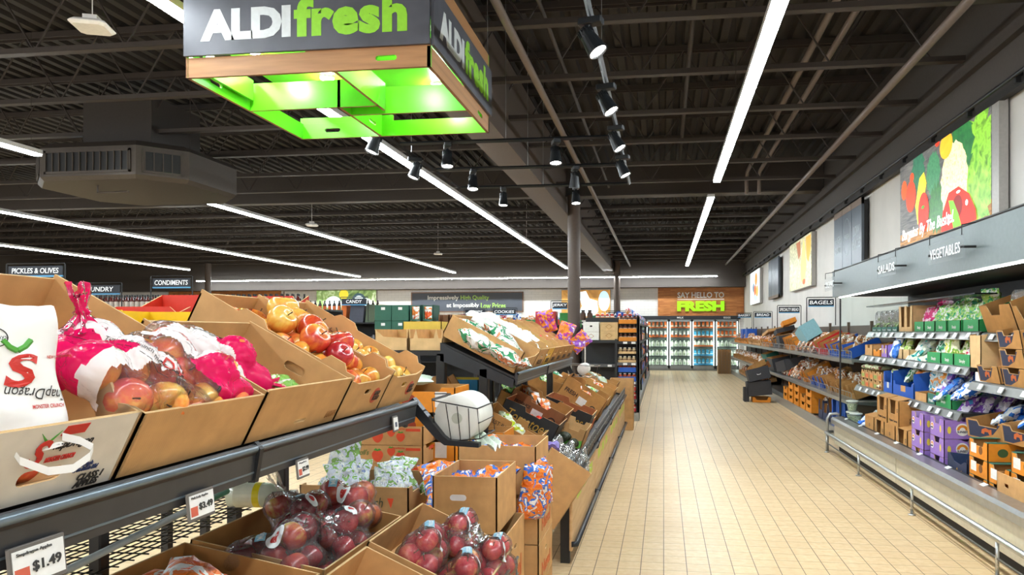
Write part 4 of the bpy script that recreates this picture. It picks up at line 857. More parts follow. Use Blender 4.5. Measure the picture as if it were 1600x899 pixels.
def grim(y, zc, lab, x=2.23, cut=True, h_=.25, w_=.33, d_=.38, side=False):
    fr = [(0, h_), (.06, h_), (.08, h_ * .45), (.22, h_ * .45), (.24, h_), (w_, h_)] if cut else None
    o = mk(carton(w_, d_, h_, h_, front=fr, mo=KR2, mi=KR2), 'carrot_carton'); o.matrix_world = RM(x, y, zc); tag(o, lab, 'carton')
    for f_, a, bb in ((0, 0, d_ * .5), (1, d_ * .5, d_)):
        MB().box(.006, w_ - .006, 0, d_ * .3, -.003, .003).build('top_flap', KR2, o, mat=Mx(0, 0 if f_ == 0 else d_, h_, 0 if f_ == 0 else 180, 12) if f_ == 0 else Mx(w_, d_, h_, 180, 8))
    MB().prism(disc(.29 if cut else .17, h_ * .62, .018), -.001, 0, holes=[disc(.29 if cut else .17, h_ * .62, .012)]).build('printed_ring', plain('#3a2a1a', .6), o)
    text(o, 'Organic Carrots', .17, -.001, h_ * .18, .24, .03, plain('#3a2a1a', .6), 'printed_text')
    if side: text(o, 'GRIMMWAY\nFARMS', 0, 0, 0, .2, .055, plain('#2f2216', .6), 'printed_text', Mx(w_, 0, 0, 90) @ Mx(.2, -.001, .06))
    return o
for i, y in enumerate((8.28, 7.93, 7.58, 7.23, 6.88)): grim(y, z, f'kraft carrot carton on the bottom of the well, {["farthest of the row", "second of the row", "under the far upper carton", "under the near upper carton", "beside the purple cartons"][i]}', cut=(i in (1, 3)), side=False)
grim(7.83, z + .252, 'farther upper kraft carrot carton with a window cut'); grim(7.47, z + .252, 'upper kraft carton reading GRIMMWAY FARMS on its side', side=True)
for i, y in enumerate((6.95, 6.6)): grim(y, z + .2, f'kraft carton deep in the well behind the purple cartons, the {"farther" if i == 0 else "nearer"} one', x=2.62, cut=False, h_=.32)
for i, (y, zz) in enumerate(((8.2, .32), (7.7, .56), (7.34, .56), (7.1, .3), (6.85, .42), (6.65, .3))):
    put_bag(ORB, 'carrot_bag', RM(2.36, y, zz, -20, 20), 'bag of carrots inside a kraft carrot carton', 'bag', 'carrot bags in the kraft carrot cartons', i)
def sunset(y, zc, x, lab, w_=.3, d_=.42, h_=.15):
    fr = [(0, h_), (w_ * .3, h_), (w_ * .36, h_ * .7), (w_ * .64, h_ * .7), (w_ * .7, h_), (w_, h_)]; sd = [(0, h_), (d_ * .3, h_), (d_ * .36, h_ * .9), (d_ * .64, h_ * .9), (d_ * .7, h_), (d_, h_)]
    o = mk(carton(w_, d_, h_, h_, front=fr, sideL=sd, back=None, mo=PUR, mi=plain('#b99ad8', .6), me=KR3), 'purple_carton'); o.matrix_world = RM(x, y, zc); tag(o, lab, 'carton')
    MR = Mx(w_, 0, 0, 90)
    def emblem(M, cx, cz, s):
        MB().prism(disc(cx, cz, s), -.001, 0, M).build('printed_disc', LBL, o); MB().prism([(cx + s * .85 * math.cos(a * PI / 10), cz - s * .1 + s * .85 * math.sin(a * PI / 10)) for a in range(11)], -.0016, -.001, M).build('printed_sun', ORG, o)
        MB().prism([(cx + s * .45 * math.cos(a * PI / 10), cz - s * .1 + s * .45 * math.sin(a * PI / 10)) for a in range(11)], -.0022, -.0016, M).build('printed_core', LBL, o)
        text(o, 'SUNSET', 0, 0, 0, s * 1.6, s * .35, NAVY, 'printed_text', M @ Mx(cx, -.0022, cz - s * .35))
    emblem(MR, .14, .075, .05); emblem(Matrix(), .05, .075, .032)
    MB().prism(disc(.04, .07, .014, .03), -.001, 0, MR).build('printed_oval', plain('#e8d24a', .5), o)
    text(o, 'INSPIRED\nFLAVOR', 0, 0, 0, .12, .055, plain('#d9c8ef', .5), 'printed_text', MR @ Mx(.29, -.001, .075)); 
    MB().prism(disc(w_ * .75, .07, .014, .03), -.001, 0).build('printed_oval', plain('#e8d24a', .5), o); return o
for s_, (y, x) in enumerate(((6.33, 2.23), (6.72, 2.21))):
    for k_ in range(3): sunset(y, z + k_ * .155, x, f'purple carton, {["lowest", "middle", "topmost"][k_]} of the {"near" if s_ == 0 else "far"} purple stack')
for k_ in range(2): sunset(6.3, z + k_ * .155 + .155, 2.68, f'purple carton deep in the well, {["lower", "upper"][k_]} one')
for i, (x, y, zz) in enumerate(((2.4, 6.2, .80), (2.5, 6.12, .80), (2.62, 6.2, .84), (2.66, 6.1, .85), (2.75, 6.15, .86), (2.45, 6.55, .80))): put_bag([PUB[0], PUB[1], BLB[0]], 'purple_bag', RM(x, y, zz - .02, -35, 30 * (i % 3)), 'purple bag on top of the purple cartons', 'bag', 'purple bags on the purple cartons', i)
o = mk(carton(.36, .3, .17, .2, front=[(0, .2), (.05, .2), (.12, .15), (.24, .14), (.31, .17), (.36, .17)], mo=NAVY, mi=plain('#33466a', .6), me=NAVY), 'navy_carton'); o.matrix_world = RM(2.24, 5.98, z + .015); tag(o, 'dark navy carton with yellow print beside the purple stack', 'carton')
MB().prism([(.08, .05), (.3, .05), (.3, .075), (.27, .08), (.26, .1), (.24, .08), (.2, .085), (.18, .11), (.16, .085), (.12, .08), (.1, .09), (.08, .075)], -.001, 0).build('printed_skyline', plain('#d8a02c', .5), o)
def orange(y, zc, x, lab, w_=.3, d_=.42, h_=.125):
    fr = [(0, h_), (w_ * .2, h_), (w_ * .26, h_ * .7), (w_ * .74, h_ * .7), (w_ * .8, h_), (w_, h_)]
    o = mk(carton(w_, d_, h_, h_, front=fr, mo=ORG, mi=KR2, me=KR3), 'orange_carton'); o.matrix_world = RM(x, y, zc); tag(o, lab, 'carton')
    MB().box(.03, .12, -.001, 0, .03, .1).build('label', LBL, o); MB().prism(disc(.19, .06, .03), -.001, 0).build('printed_squash', plain('#7d4a1c', .6), o)
    MB().prism(disc(.1, .06, .035, .03), -.001, 0, Mx(w_, 0, 0, 90)).build('printed_squash', plain('#3f5a30', .6), o)
    for q in (0, 1): MB().box(0, .05, 0, d_, h_, h_ + .004).build('corner_strip', TEAL, o, mat=Mx(q * (w_ - .05), 0, 0))
    return o
for s_, (y, n_) in enumerate(((5.58, 3), (5.26, 2), (4.94, 3))):
    for k_ in range(n_): orange(y, z + k_ * .131, 2.24, f'orange squash carton, {["lowest", "second", "topmost"][k_]} of {["the stack beside the navy carton", "the stack behind the kraft cauliflower carton", "the stack at the frame edge"][s_]}')
o = mk(carton(.5, .4, .22, .22, mo=KR, mi=KR2, holes={'F': [hole(.13, .15, .06, .025)]}), 'kraft_carton'); o.matrix_world = RM(2.2, 5.05, z + .02); tag(o, 'kraft carton with hand hole holding wrapped cauliflowers at the frame edge', 'carton'); MB().box(.16, .24, -.001, 0, .04, .09).build('label', LBL, o)
# ---------------------------------------------------------------- bread shelving along the right wall
BRB = ['#b9793f', '#c98f55', '#8f5730', '#e9dfd2', '#a8693a', '#c08448']
LOAF = bagm('bread_bag', BRB, .13, .27, .10, 12); BUN = bagm('bun_bag', ['#c98a4c', '#ba7a44', '#e9e0d4', '#c48a50', '#b03a2c', '#a8643a'], .2, .2, .08, 14)
TOR = bagm('snack_loaf_bag', ['#8f5a30', '#e9e1d6', '#c98a4a', '#7a4a2a'], .16, .24, .09, 16)
SHG = plain('#9fa09c', .35, .6)
br_ = T('bread_shelf', 'long grey bread shelving unit with wire fronts along the white wall', 'shelving', Mx(0, 0, 0))
BY0, BY1, BX = 9.5, 26.4, 2.4
MB().box(BX + .03, XR - .02, BY0, BY1, 0, .13).box(BX, BX + .03, BY0, BY1, .0, .15).build('base', SHG, br_)
MB().box(XR - .07, XR - .03, BY0, BY1, .13, 1.6).build('back_panel', plain('#5b4c40', .6), br_)
for z in (.6, 1.14): 
    MB().box(BX + .02, XR - .07, BY0, BY1, z - .03, z).prism([(BX, z - .055), (BX + .02, z - .055), (BX + .02, z + .005), (BX - .01, z)], BY0, BY1).build('shelf', SHG, br_)
y = BY0
while y < BY1 + .1:
    MB().box(XR - .1, XR - .06, y - .02, y + .02, 0, 1.66).build('upright', plain('#6b5a4d', .5), br_)
    for z in (.6, 1.14):
        if y < BY1 - .5: MB().prism([(BX + .05, z - .03), (XR - .07, z - .03), (XR - .07, z - .08)], y - .003, y + .003).build('bracket', SHG, br_)
    y += 1.3
for z in (.6, 1.14):
    y = BY0 + .06
    while y < 17.5:
        if not (z == .6 and y > 13.4):
            w = MB(); L = .58
            w.tube([(BX + .005, y, z), (BX + .005, y, z + .09), (BX + .005, y + .03, z + .11), (BX + .005, y + L - .03, z + .11), (BX + .005, y + L, z + .09), (BX + .005, y + L, z)], .005, 6)
            w.tube([(BX + .005, y, z + .045), (BX + .005, y + L, z + .045)], .003, 5)
            for q in range(1, 4): w.tube([(BX + .005, y + L * q / 4, z), (BX + .005, y + L * q / 4, z + .11)], .003, 5)
            w.build('wire_front', STEEL, br_)
        y += .65
def near(y): return 'by the glass end of the produce case' if y < 11 else 'under the BAGELS sign' if y < 13.6 else 'under the SPECIALTY BREAD sign' if y < 16.5 else 'under the BREAD sign' if y < 20.5 else 'near the milk coolers'
LV = {.14: 'bottom bread shelf', .6: 'middle bread shelf', 1.14: 'top bread shelf'}
def bag_at(kind, nm, x, y, z, tl, yw, lv, word): put_bag(kind, nm, RM(x, y, z, tl, yw), f'{word} on the {LV[lv]} {near(y)}', 'bread bag', f'{word}s on the {LV[lv]} {near(y)}', int(y * 13) )
cnt = {}
def btray(y, w, lv, col, h=.16, d=.42, tl=14, dz=0, x=BX + .03, cut=True, bags=2, kind=LOAF, nm='bread_bag', word='bagged bread loaf', inn=KR2, cname='', hb=None):
    tl += random.uniform(-5, 7); h *= random.uniform(.8, 1.2); x += .03 + h * math.sin(math.radians(max(0, tl)))
    o = mk(carton(w - .01, d, hb or h, h, front=[(0, h), (w * .12, h), (w * .16, h * .45), (w * .8, h * .45), (w * .84, h), (w - .01, h)] if cut else None, mo=col, mi=inn, me=col), 'bread_tray'); o.matrix_world = RM(x, y, lv + .003 + dz, tl)
    ll = f'{cname or "kraft"} bread tray on the {LV[lv]} {near(y)}'; tag(o, ll, 'tray', ll.replace('tray', 'trays'))
    for q in range(bags):
        s_ = w / bags; bag_at(kind, nm, x + .10 + .06 * (q % 2), y - s_ * (q + .5), lv + .02 + dz + .04, -10 + random.uniform(-8, 8), random.uniform(-25, 25), lv, word)
for (lv, y0, y1, w, col, cn, kind, nm, word, h, tl) in (
    (1.14, 9.62, 11.3, .34, BLU, 'blue', LOAF, 'bread_bag', 'bagged bread loaf', .17, 18), (1.14, 11.35, 12.3, .45, REDC, 'red', BUN, 'bun_bag', 'bag of buns', .2, 22),
    (1.14, 14.0, 15.5, .25, ORG, 'orange', LOAF, 'bread_bag', 'bagged bread loaf', .22, 20), (1.14, 15.6, 17.0, .45, CHAR, 'black', TOR, 'bread_bag', 'dark bread bag', .2, 14),
    (1.14, 17.2, 18.2, .3, ORG, 'orange', LOAF, 'bread_bag', 'bagged bread loaf', .16, 10), (1.14, 18.3, 21.5, .38, KR, 'kraft', BUN, 'bun_bag', 'bag of buns', .14, 12), (1.14, 21.6, 25.5, .42, ORG, 'orange', LOAF, 'bread_bag', 'bagged bread loaf', .14, 8),
    (.6, 9.6, 11.6, .3, KR2, 'kraft', LOAF, 'bread_bag', 'bagged bread loaf', .17, 18), (.6, 11.65, 12.6, .32, BLU, 'blue and kraft', LOAF, 'bread_bag', 'bagged bread loaf', .17, 18), (.6, 12.7, 13.4, .34, ORG, 'orange', BUN, 'bun_bag', 'bag of buns', .22, 25),
    (.6, 18.2, 25.8, .30, KR2, 'kraft', TOR, 'bread_bag', 'bagged roll pack', .13, 6),
    (.14, 10.9, 11.8, .3, NAVY, 'navy', LOAF, 'bread_bag', 'bagged bread loaf', .3, 0), (.14, 18.6, 24.0, .34, KR, 'kraft', BUN, 'bun_bag', 'bag of buns', .12, 6)):
    y = y1
    while y - w > y0 - .05: btray(y, w, lv, col, h, .42, tl, kind=kind, nm=nm, word=word, cname=cn); y -= w + .01
for i in range(14): bag_at(BUN, 'bun_bag', BX + .12 + .12 * (i % 3), 13.9 - .12 * i, 1.16 + .08 * (i % 3), -30, 30 * (i % 3) - 30, 1.14, 'loose bag of buns')
for i in range(22): bag_at(BUN if i % 2 else LOAF, 'bun_bag', BX + .1 + .12 * (i % 3), 15.4 - .09 * i, .62 + .09 * (i % 3), -30, 35 * (i % 3) - 35, .6, 'loose bag of rolls')
LBLU = plain('#8fc3cf', .55)
def bcart(x, y, z, w, d, h, tl, col, lab, yaw=0, roll=0, inn=KR2, lip=None):
    o = mk(carton(w, d, h, lip or h, mo=col, mi=inn, me=col), 'bread_carton'); o.matrix_world = RM(x, y, z, tl, yaw) @ Matrix.Rotation(math.radians(roll), 4, 'Y'); tag(o, lab, 'carton'); return o
bcart(2.62, 13.9, 1.22, .8, .3, .3, 30, LBLU, 'large light blue carton tilted on the top bread shelf', 0, -10, LBLU)
bcart(2.5, 16.6, 1.4, .5, .4, .1, 14, CHAR, 'flat black carton laid over the top bread shelf', 0, -8); bcart(2.45, 15.8, 1.16, .4, .3, .26, 10, CHAR, 'upright black carton on the top bread shelf')
bcart(2.6, 16.2, 1.58, .35, .3, .1, 20, ORG, 'orange carton perched highest above the black carton', 0, -10, ORG); bcart(2.5, 18.6, 1.38, 1.2, .35, .06, 12, KR, 'long flat kraft carton over the bread near the BREAD sign', 0, -6)
for k_ in range(2): bcart(2.55, 23.0 + 1.2 * k_, 1.18, .6, .3, .42, 0, BLU, f'tall blue carton at the far end of the top bread shelf, {"nearer" if k_ == 0 else "farther"} one', 0, 0, BLU)
bcart(2.45, 15.9, .62, 1.3, .42, .22, 12, CHAR, 'large open black carton on the middle bread shelf', 0, -5); bcart(2.45, 17.2, .62, .9, .4, .28, 12, CHAR, 'black carton behind the large open black carton'); bcart(2.42, 18.1, .62, .5, .3, .2, 5, TEAL, 'dark teal carton on the middle bread shelf')
for k_ in range(2): bcart(2.42, 18.0 - .0 * k_, .84 , .4, .3, .12, 20, TEAL, 'small teal carton on top of the dark teal one', 10) if k_ == 0 else None
# bottom shelf: blue crates and orange stacks
for i, y in enumerate((10.75, 10.4, 10.05)):
    o = mk(carton(.33, .4, .37, .37, front=[(0, .37), (.05, .37), (.07, .06), (.26, .06), (.28, .37), (.33, .37)], mo=BLU, mi=BLU, me=BLU), 'blue_display_carton'); o.matrix_world = RM(BX + .03, y, .153); tag(o, f'tall blue slotted carton on the bottom bread shelf, {["farthest", "middle", "nearest the produce case"][i]}', 'carton')
    for q in range(3): put_bag(LOAF, 'bread_bag', RM(BX + .14, y - .16, .165 + .09 * q, -60, 20 * q), 'bagged bread inside the tall blue slotted cartons', 'bread bag', 'bread in the tall blue cartons', q)
bcart(BX + .03, 9.72, .153, .2, .4, .44, 0, plain('#6b5a4a', .6), 'dark brown upright carton at the near end of the bottom bread shelf')
for s_, (y, n_) in enumerate(((12.6, 3), (13.1, 2), (13.7, 3), (14.3, 3), (14.9, 2))):
    for k_ in range(n_):
        o = mk(carton(.46, .4, .125, .125, front=[(0, .12), (.1, .12), (.13, .07), (.33, .07), (.36, .12), (.46, .12)], mo=ORG, mi=KR2, me=ORG), 'orange_bread_carton'); o.matrix_world = RM(BX + .02, y, .153 + k_ * .128)
        tag(o, f'orange bottom-shelf carton, {["lowest", "second", "topmost"][k_]} in the {["first", "second", "third", "fourth", "fifth"][s_]} stack from the tall blue cartons', 'carton')
        if k_ == n_ - 1 or True: bag_at(BUN, 'bun_bag', BX + .12, y - .2, .17 + k_ * .128, -65, 15, .14, 'bun bag in an orange carton')
# pile of empties on the floor and stack of brown crates by the coolers
def loose(W_, D_, H_, M, col, lab, inn=KR2, nm='empty_carton', hol=None, **kw):
    o = mk(carton(W_, D_, H_, mo=col, mi=inn, me=col, holes=hol or {}, **kw), nm); o.matrix_world = M; return tag(o, lab, 'carton')
loose(.38, .3, .11, Mx(1.88, 15.5, 0, 0), ORG, 'orange carton on the floor under the pile of black cartons', front=[(0, .11), (.05, .11), (.08, .05), (.3, .05), (.33, .11), (.38, .11)])
loose(.5, .35, .3, Mx(1.80, 15.55, .115, 0, 0, -6), CHAR, 'black carton resting on the orange carton on the floor', CHAR); loose(.1, .3, .3, Mx(1.72, 15.6, .0, 0), CHAR, 'narrow black carton standing beside the floor pile', CHAR)
o = loose(.46, .3, .26, Mx(1.82, 15.5, .43, 0, -8, -14), CHAR, 'black carton with pale handle tilted on top of the floor pile', CHAR)
MB().tube([(.19, -.004, .13), (.2, -.014, .115), (.26, -.014, .115), (.27, -.004, .13)], .006, 6).build('handle', LBL, o)
loose(.34, .3, .12, Mx(1.95, 15.95, .66, 10, -15, -25), KR2, 'opened kraft carton leaning behind the black floor pile'); loose(.4, .3, .14, Mx(2.1, 16.2, .6, 30, -20, -20), plain('#b5713c', .6), 'reddish brown carton flap on the pile beside the bread shelf')
for k_ in range(8):
    o = mk(carton(.46, .36, .105, front=[(0, .105), (.05, .105), (.06, .09), (.4, .09), (.41, .105), (.46, .105)], mo=plain('#a5835c', .6), mi=KR2, holes={'F': [rrect(.04 + .1 * q, .1 + .1 * q, .03, .07, .008, 2) for q in range(4)]}), 'brown_crate'); o.matrix_world = Mx(1.93, 25.9, k_ * .108)
    tag(o, 'brown slotted crate in the stack by the EGGS cooler', 'crate', 'brown crates stacked by the EGGS cooler')
BC = plain('#1d2430', .5)
def frame_sign(x, y, w, top, tx, lab, drop=.5, tilt=0):
    r = T('aisle_sign', lab, 'sign', Mx(x, y, top, tilt)); f = MB()
    f.tube([(-w / 2, 0, -drop), (-w / 2, 0, -.01), (-w / 2 + .01, 0, 0), (w / 2 - .01, 0, 0), (w / 2, 0, -.01), (w / 2, 0, -drop)], .008, 8).build('frame', BLK, r)
    MB().cbox(-w / 2 + .03, w / 2 - .03, -.008, .008, -.15, -.03, .003).build('panel', BC, r); MB().box(-w / 2 + .03, w / 2 - .03, -.0085, .0085, -.168, -.15).build('blue_edge', plain('#5aa6d8', .5), r)
    text(r, tx, 0, -.009, -.09, min(w * .8, .068 * len(tx)), .066, emit('#f0f4f6', .25), shear=.1, bold=.008); return r
frame_sign(2.8, 13.2, .5, 2.12, 'BAGELS', 'black aisle sign reading BAGELS on a wire frame'); frame_sign(2.72, 16.0, .5, 2.08, 'SPECIALTY BREAD', 'black aisle sign reading SPECIALTY BREAD')
frame_sign(2.7, 20.0, .5, 2.06, 'BREAD', 'black aisle sign reading BREAD above the bread shelves'); frame_sign(2.7, 24.5, .5, 2.15, 'BAKERY', 'farthest black aisle sign over the bread shelves beside the coolers')

# ---------------------------------------------------------------- snack shelf end and its aisle side
SB = plain('#1b1c1f', .5)
es = T('snack_shelf', 'black shelf end unit with orange, blue and red trays of jars', 'shelving', Mx(0, 0, 0))
for x in (-1.36, -.80, -.43): MB().box(x - .02, x + .02, 12.0, 12.05, 0, 1.78 if x > -.5 else 1.38).build('upright', SB, es)
MB().box(-1.36, -.42, 12.42, 12.46, 0, 1.75).build('back_panel', SB, es); MB().box(-1.36, -.41, 11.98, 12.44, 0, .14).build('base', plain('#8f908c', .5, .4), es)
MB().box(-.44, -.41, 12.0, 12.44, .14, 1.75).build('side_panel', SB, es)
for x0_, x1_, zs in ((-1.34, -.82, (.95, 1.36)), (-.78, -.45, (.36, .66, .98, 1.34))):
    for z in zs: MB().box(x0_, x1_, 12.03, 12.42, z - .02, z).box(x0_, x1_, 12.0, 12.03, z - .045, z + .004).build('shelf', plain('#55575a', .5, .3) if z < 1.2 else SB, es)
    for z in zs[:-1] if x0_ < -1 else zs[1:]: 
        for q in range(2): MB().box(x0_ + .1 + q * (.3 if x0_ < -1 else .14), x0_ + .17 + q * (.3 if x0_ < -1 else .14), 11.996, 12.0, z - .04, z - .005).build('price_tag', LBL, es)
JAR1 = jar_mesh(plain('#5a3320', .3), plain('#1f1a18', .4), plain('#d8d0c0', .5)); JAR2 = jar_mesh(plain('#b04a28', .3), plain('#dfe3e8', .4), plain('#e8e0d0', .5)); JAR3 = jar_mesh(plain('#c9b48c', .3), plain('#e8e4d8', .4), plain('#9a7a5a', .5), .035, .1); JAR4 = jar_mesh(plain('#c23a2c', .3), plain('#e8e8e8', .4), plain('#f0e4d8', .5))
def jtray(x, y, z, w, d, h, col, lab, jm, n_, glab, nm='jar_tray', jl='jar'):
    o = mk(carton(w, d, h, h, mo=col, mi=col, me=col), nm); o.matrix_world = Mx(x, y, z); tag(o, lab, 'tray')
    for q in range(n_): put('jar', jm, Mx(x + w * (q + .5) / n_, y + .06, z + .007), glab, 'jar', glab.replace('jar', 'jars', 1))
for i, z in enumerate((1.343, 1.49, 1.64)): jtray(-.76, 12.03, z, .31, .3, .07, ORG, f'orange tray of jars on the snack shelf, {["lowest", "middle", "highest"][i]} of three', JAR1, 4, f'brown jar in the {["lowest", "middle", "highest"][i]} orange tray of the snack shelf')
for i, z in enumerate((.983, 1.13)): jtray(-.77, 12.03, z, .31, .3, .04, KR3, f'cream tray of small jars on the snack shelf, {["lower", "upper"][i]}', JAR3, 4, f'small pale jar in the {["lower", "upper"][i]} cream tray')
for i, z in enumerate((.663, .82)): jtray(-.77, 12.03, z, .31, .3, .08, BLU, f'blue tray of jars on the snack shelf, {["lower", "upper"][i]}', JAR2, 4, f'jar with pale lid in the {["lower", "upper"][i]} blue tray')
for i, z in enumerate((.153, .363, .51)): jtray(-.77, 12.03, z, .31, .3, .06, plain('#b0222c', .5), f'red tray of jars low on the snack shelf, {["lowest", "middle", "highest"][i]}', JAR4, 4, f'red jar in the {["lowest", "middle", "highest"][i]} red tray')
def closed(W_, D_, H_, M, col, lab, nm='closed_carton', mark=None):
    mb = MB().cbox(0, W_, 0, D_, 0, H_, .004); o = tag(mb.build(nm, col), lab, 'carton'); o.matrix_world = M
    MB().box(0, W_, D_ / 2 - .02, D_ / 2 + .02, H_, H_ + .001).build('tape', plain('#c9a878', .3), o)
    MB().prism(rrect(W_ * .42, W_ * .58, H_ * .5, H_ * .66, .01, 2), -.001, 0).build('hand_hole', BLK, o) if mark == 'hole' else MB().prism([(W_ * .3, H_ * .5), (W_ * .5, H_ * .8), (W_ * .7, H_ * .5), (W_ * .5, H_ * .2)], -.001, 0, holes=[[(W_ * .34, H_ * .5), (W_ * .5, H_ * .74), (W_ * .66, H_ * .5), (W_ * .5, H_ * .26)]]).build('printed_diamond', KR2, o)
    return o
closed(.27, .3, .17, Mx(-1.36, 12.02, 1.50), WHT, 'white closed carton with hand hole on the snack shelf end', mark='hole'); closed(.27, .3, .135, Mx(-1.36, 12.02, 1.362), WHT, 'white carton underneath the one with the hand hole')
closed(.3, .3, .15, Mx(-1.07, 12.02, 1.362), KR3, 'lower kraft carton with diamond mark on the snack shelf end'); closed(.3, .3, .15, Mx(-1.07, 12.02, 1.514), KR3, 'upper kraft carton with diamond mark on the snack shelf end')
for i, (x, y, n_) in enumerate(((-1.2, 12.5, 4), (-.82, 12.55, 3))):
    jtray(x, 12.48 + .02 * i, 1.70, .34 - .06 * i, .3, .06, ORG, f'orange tray of amber jars above the cartons, {["wider", "narrower"][i]} one', JAR4, n_, f'amber jar in the {["wider", "narrower"][i]} orange tray above the cartons')
for q in range(2): put('dark_bottle', jar_mesh(plain('#3a2418', .3), plain('#1a1a1a', .4), plain('#4a3020', .5), .05, .18), Mx(-1.42 + .12 * q, 12.55, 1.71), 'dark brown round bottle above the white carton', 'bottle', 'dark bottles above the white carton')
# gondola behind the end unit, goods facing the aisle
gd = T('grocery_shelf', 'long black grocery shelf whose side lines the aisle floor', 'shelving', Mx(0, 0, 0))
GY0, GY1 = 12.55, 24.8
MB().box(-1.5, -.47, GY0, GY1, 0, .15).build('base', plain('#8f908c', .5, .4), gd); MB().box(-1.0, -.96, GY0, GY1, .15, 1.68).build('back_panel', SB, gd)
for z in (.52, .9, 1.3, 1.68): MB().box(-1.5, -.5, GY0, GY1, z - .02, z).box(-.5, -.49, GY0, GY1, z - .04, z + .005).build('shelf', SB, gd)
for y in (GY0 + .01, 16.6, 20.7, GY1 - .01): MB().box(-.56, -.50, y - .015, y + .015, 0, 1.7).build('upright', SB, gd)
random.seed(3); gcols = [('#c8341e', 'red'), ('#1c57b8', 'blue'), ('#e0a02a', 'yellow'), ('#2a8f8f', 'teal'), ('#d8642c', 'orange'), ('#2f7a3c', 'green'), ('#e8e4da', 'white')]
gord = {}
for zi, z in enumerate((.155, .525, .905, 1.305, 1.685)):
    y = GY0 + .1; 
    while y < GY1 - .5:
        w = random.uniform(.3, .5); c_, cn = gcols[random.choices(range(7), [4, 5, 2, 2, 3, 1, 1])[0]]; h = random.uniform(.18, .26)
        if z > 1.6: h = random.uniform(.12, .2)
        o = mk(carton(w - .02, .3, h, h * .6, mo=plain(c_, .5), mi=KR2, me=plain(c_, .5)), 'grocery_tray'); o.matrix_world = Mx(-.54, y, z + .002, 90)
        ll = f'{cn} grocery tray, {["bottom", "second", "third", "fourth", "topmost"][zi]} level of the aisle-side grocery shelf'; tag(o, ll, 'tray', ll.replace('tray', 'trays', 1))
        for q in range(2):
            o = put('grocery_pack', [BUN, RWB, ORB, BLB][(int(y * 7) + q) % 4][0], Mx(-.64, y + w * (q + .5) / 2, z + .01, 90, 0), f'bagged groceries, {["bottom", "second", "third", "fourth", "topmost"][zi]} level of the aisle-side grocery shelf', 'bag', f'grocery bags, level {zi + 1} of the aisle-side shelf')
        y += w
# ---------------------------------------------------------------- grocery shelves farther back
BOT1 = jar_mesh(plain('#5a1f16', .25), plain('#17181a', .4), plain('#d8cfc4', .5), .035, .26, .4, 'bottle'); BOT2 = jar_mesh(plain('#2a1a16', .25), plain('#17181a', .4), plain('#c8642c', .5), .035, .26, .4, 'bottle')
def gondola(x0_, x1_, y, top, lab, prods, depth=.45):
    r = T('grocery_shelf', lab, 'shelving', Mx(x0_, y, 0)); L = x1_ - x0_
    MB().box(0, L, 0, depth, 0, .15).build('base', plain('#8f908c', .5, .4), r); MB().box(0, L, depth - .03, depth, .15, top).build('back_panel', SB, r)
    for z in (.5, .9, 1.3, top): MB().box(0, L, 0.0, depth - .03, z - .03, z).build('shelf', SB, r)
    for q in range(int(L / 1.2) + 1): MB().box(min(L - .03, q * 1.2), min(L, q * 1.2 + .03), 0, .04, .0, top).build('upright', SB, r)
    for (a, b_, w, gap, me, nm, ll, cat, z, dy) in prods:
        x = a
        while x < b_: put(nm, me, Mx(x, y + dy, (z or top) + .002), ll, cat, ll + ' group'); x += w + gap
    return r
gondola(-9.8, -5.3, 10.8, 1.86, 'black grocery shelf topped with bottles behind the yellow crate', [(-9.6, -5.8, .075, .02, BOT1, 'bottle', 'red brown bottle in the front row on the bottle shelf', 'bottle', None, .08), (-9.55, -5.8, .075, .02, BOT2, 'bottle', 'dark bottle in the back row on the bottle shelf', 'bottle', None, .2),
        (-9.6, -5.8, .075, .03, BOT1, 'bottle', 'bottle on the shelf below the bottle tops', 'bottle', 1.3, .08)])
gondola(-8.2, -5.9, 14.6, 1.92, 'farther black shelf of slim dark bottles', [(-8.0, -6.1, .08, .03, BOT2, 'bottle', 'slim dark bottle on the farther bottle shelf', 'bottle', None, .1)])
for i in range(5):
    o = MB().box(0, .36, 0, .3, 0, .22).mesh('wrapped_pack', prnt(['#e6e2dc', '#7fc04a', '#3f8fc0', '#efe9e2'], 5)); put('wrapped_pack', o, Mx(-10.6 + .42 * i, 15.25, 1.902), 'wrapped paper pack high on the far shelf under the LAUNDRY sign', 'pack', 'wrapped packs under the LAUNDRY sign')
gondola(-12.0, -8.4, 15.2, 1.9, 'far black shelf holding wrapped packs', [])
frame_sign(-7.83, 8.0, .82, 2.36, 'PICKLES & OLIVES', 'slanted black aisle sign reading PICKLES & OLIVES', .8); frame_sign(-8.0, 9.2, .72, 2.2, 'LAUNDRY', 'black aisle sign reading LAUNDRY', .6); frame_sign(-6.72, 9.0, .62, 2.27, 'CONDIMENTS', 'black aisle sign reading CONDIMENTS', .6)
frame_sign(-6.35, 14.0, .6, 2.22, 'CANDY', 'black aisle sign reading CANDY in front of the green picture', .5); frame_sign(-4.45, 16.5, .56, 2.07, 'CHIPS', 'black aisle sign reading CHIPS below the slogan sign', .4); frame_sign(-3.75, 16.5, .62, 2.07, 'COOKIES', 'black aisle sign reading COOKIES under the slogan sign', .4)
frame_sign(-2.05, 14.0, .36, 2.12, 'JERKY', 'small black aisle sign reading JERKY beside the column', .5); frame_sign(-1.1, 17.5, .6, 2.02, 'CRACKERS', 'black aisle sign reading CRACKERS over the snack shelves', .5)
for q, (x, y, z_) in enumerate(((-7.83, 8.4, 1.56), (-8.0, 9.6, 1.6), (-6.72, 9.4, 1.67))):
    gondola(x - .55, x + .55, y - .4, z_, f'black shelf under the {["PICKLES & OLIVES", "LAUNDRY", "CONDIMENTS"][q]} sign', [])
gondola(-6.9, -3.0, 14.05, 1.7, 'black shelf beneath the CANDY sign', [])
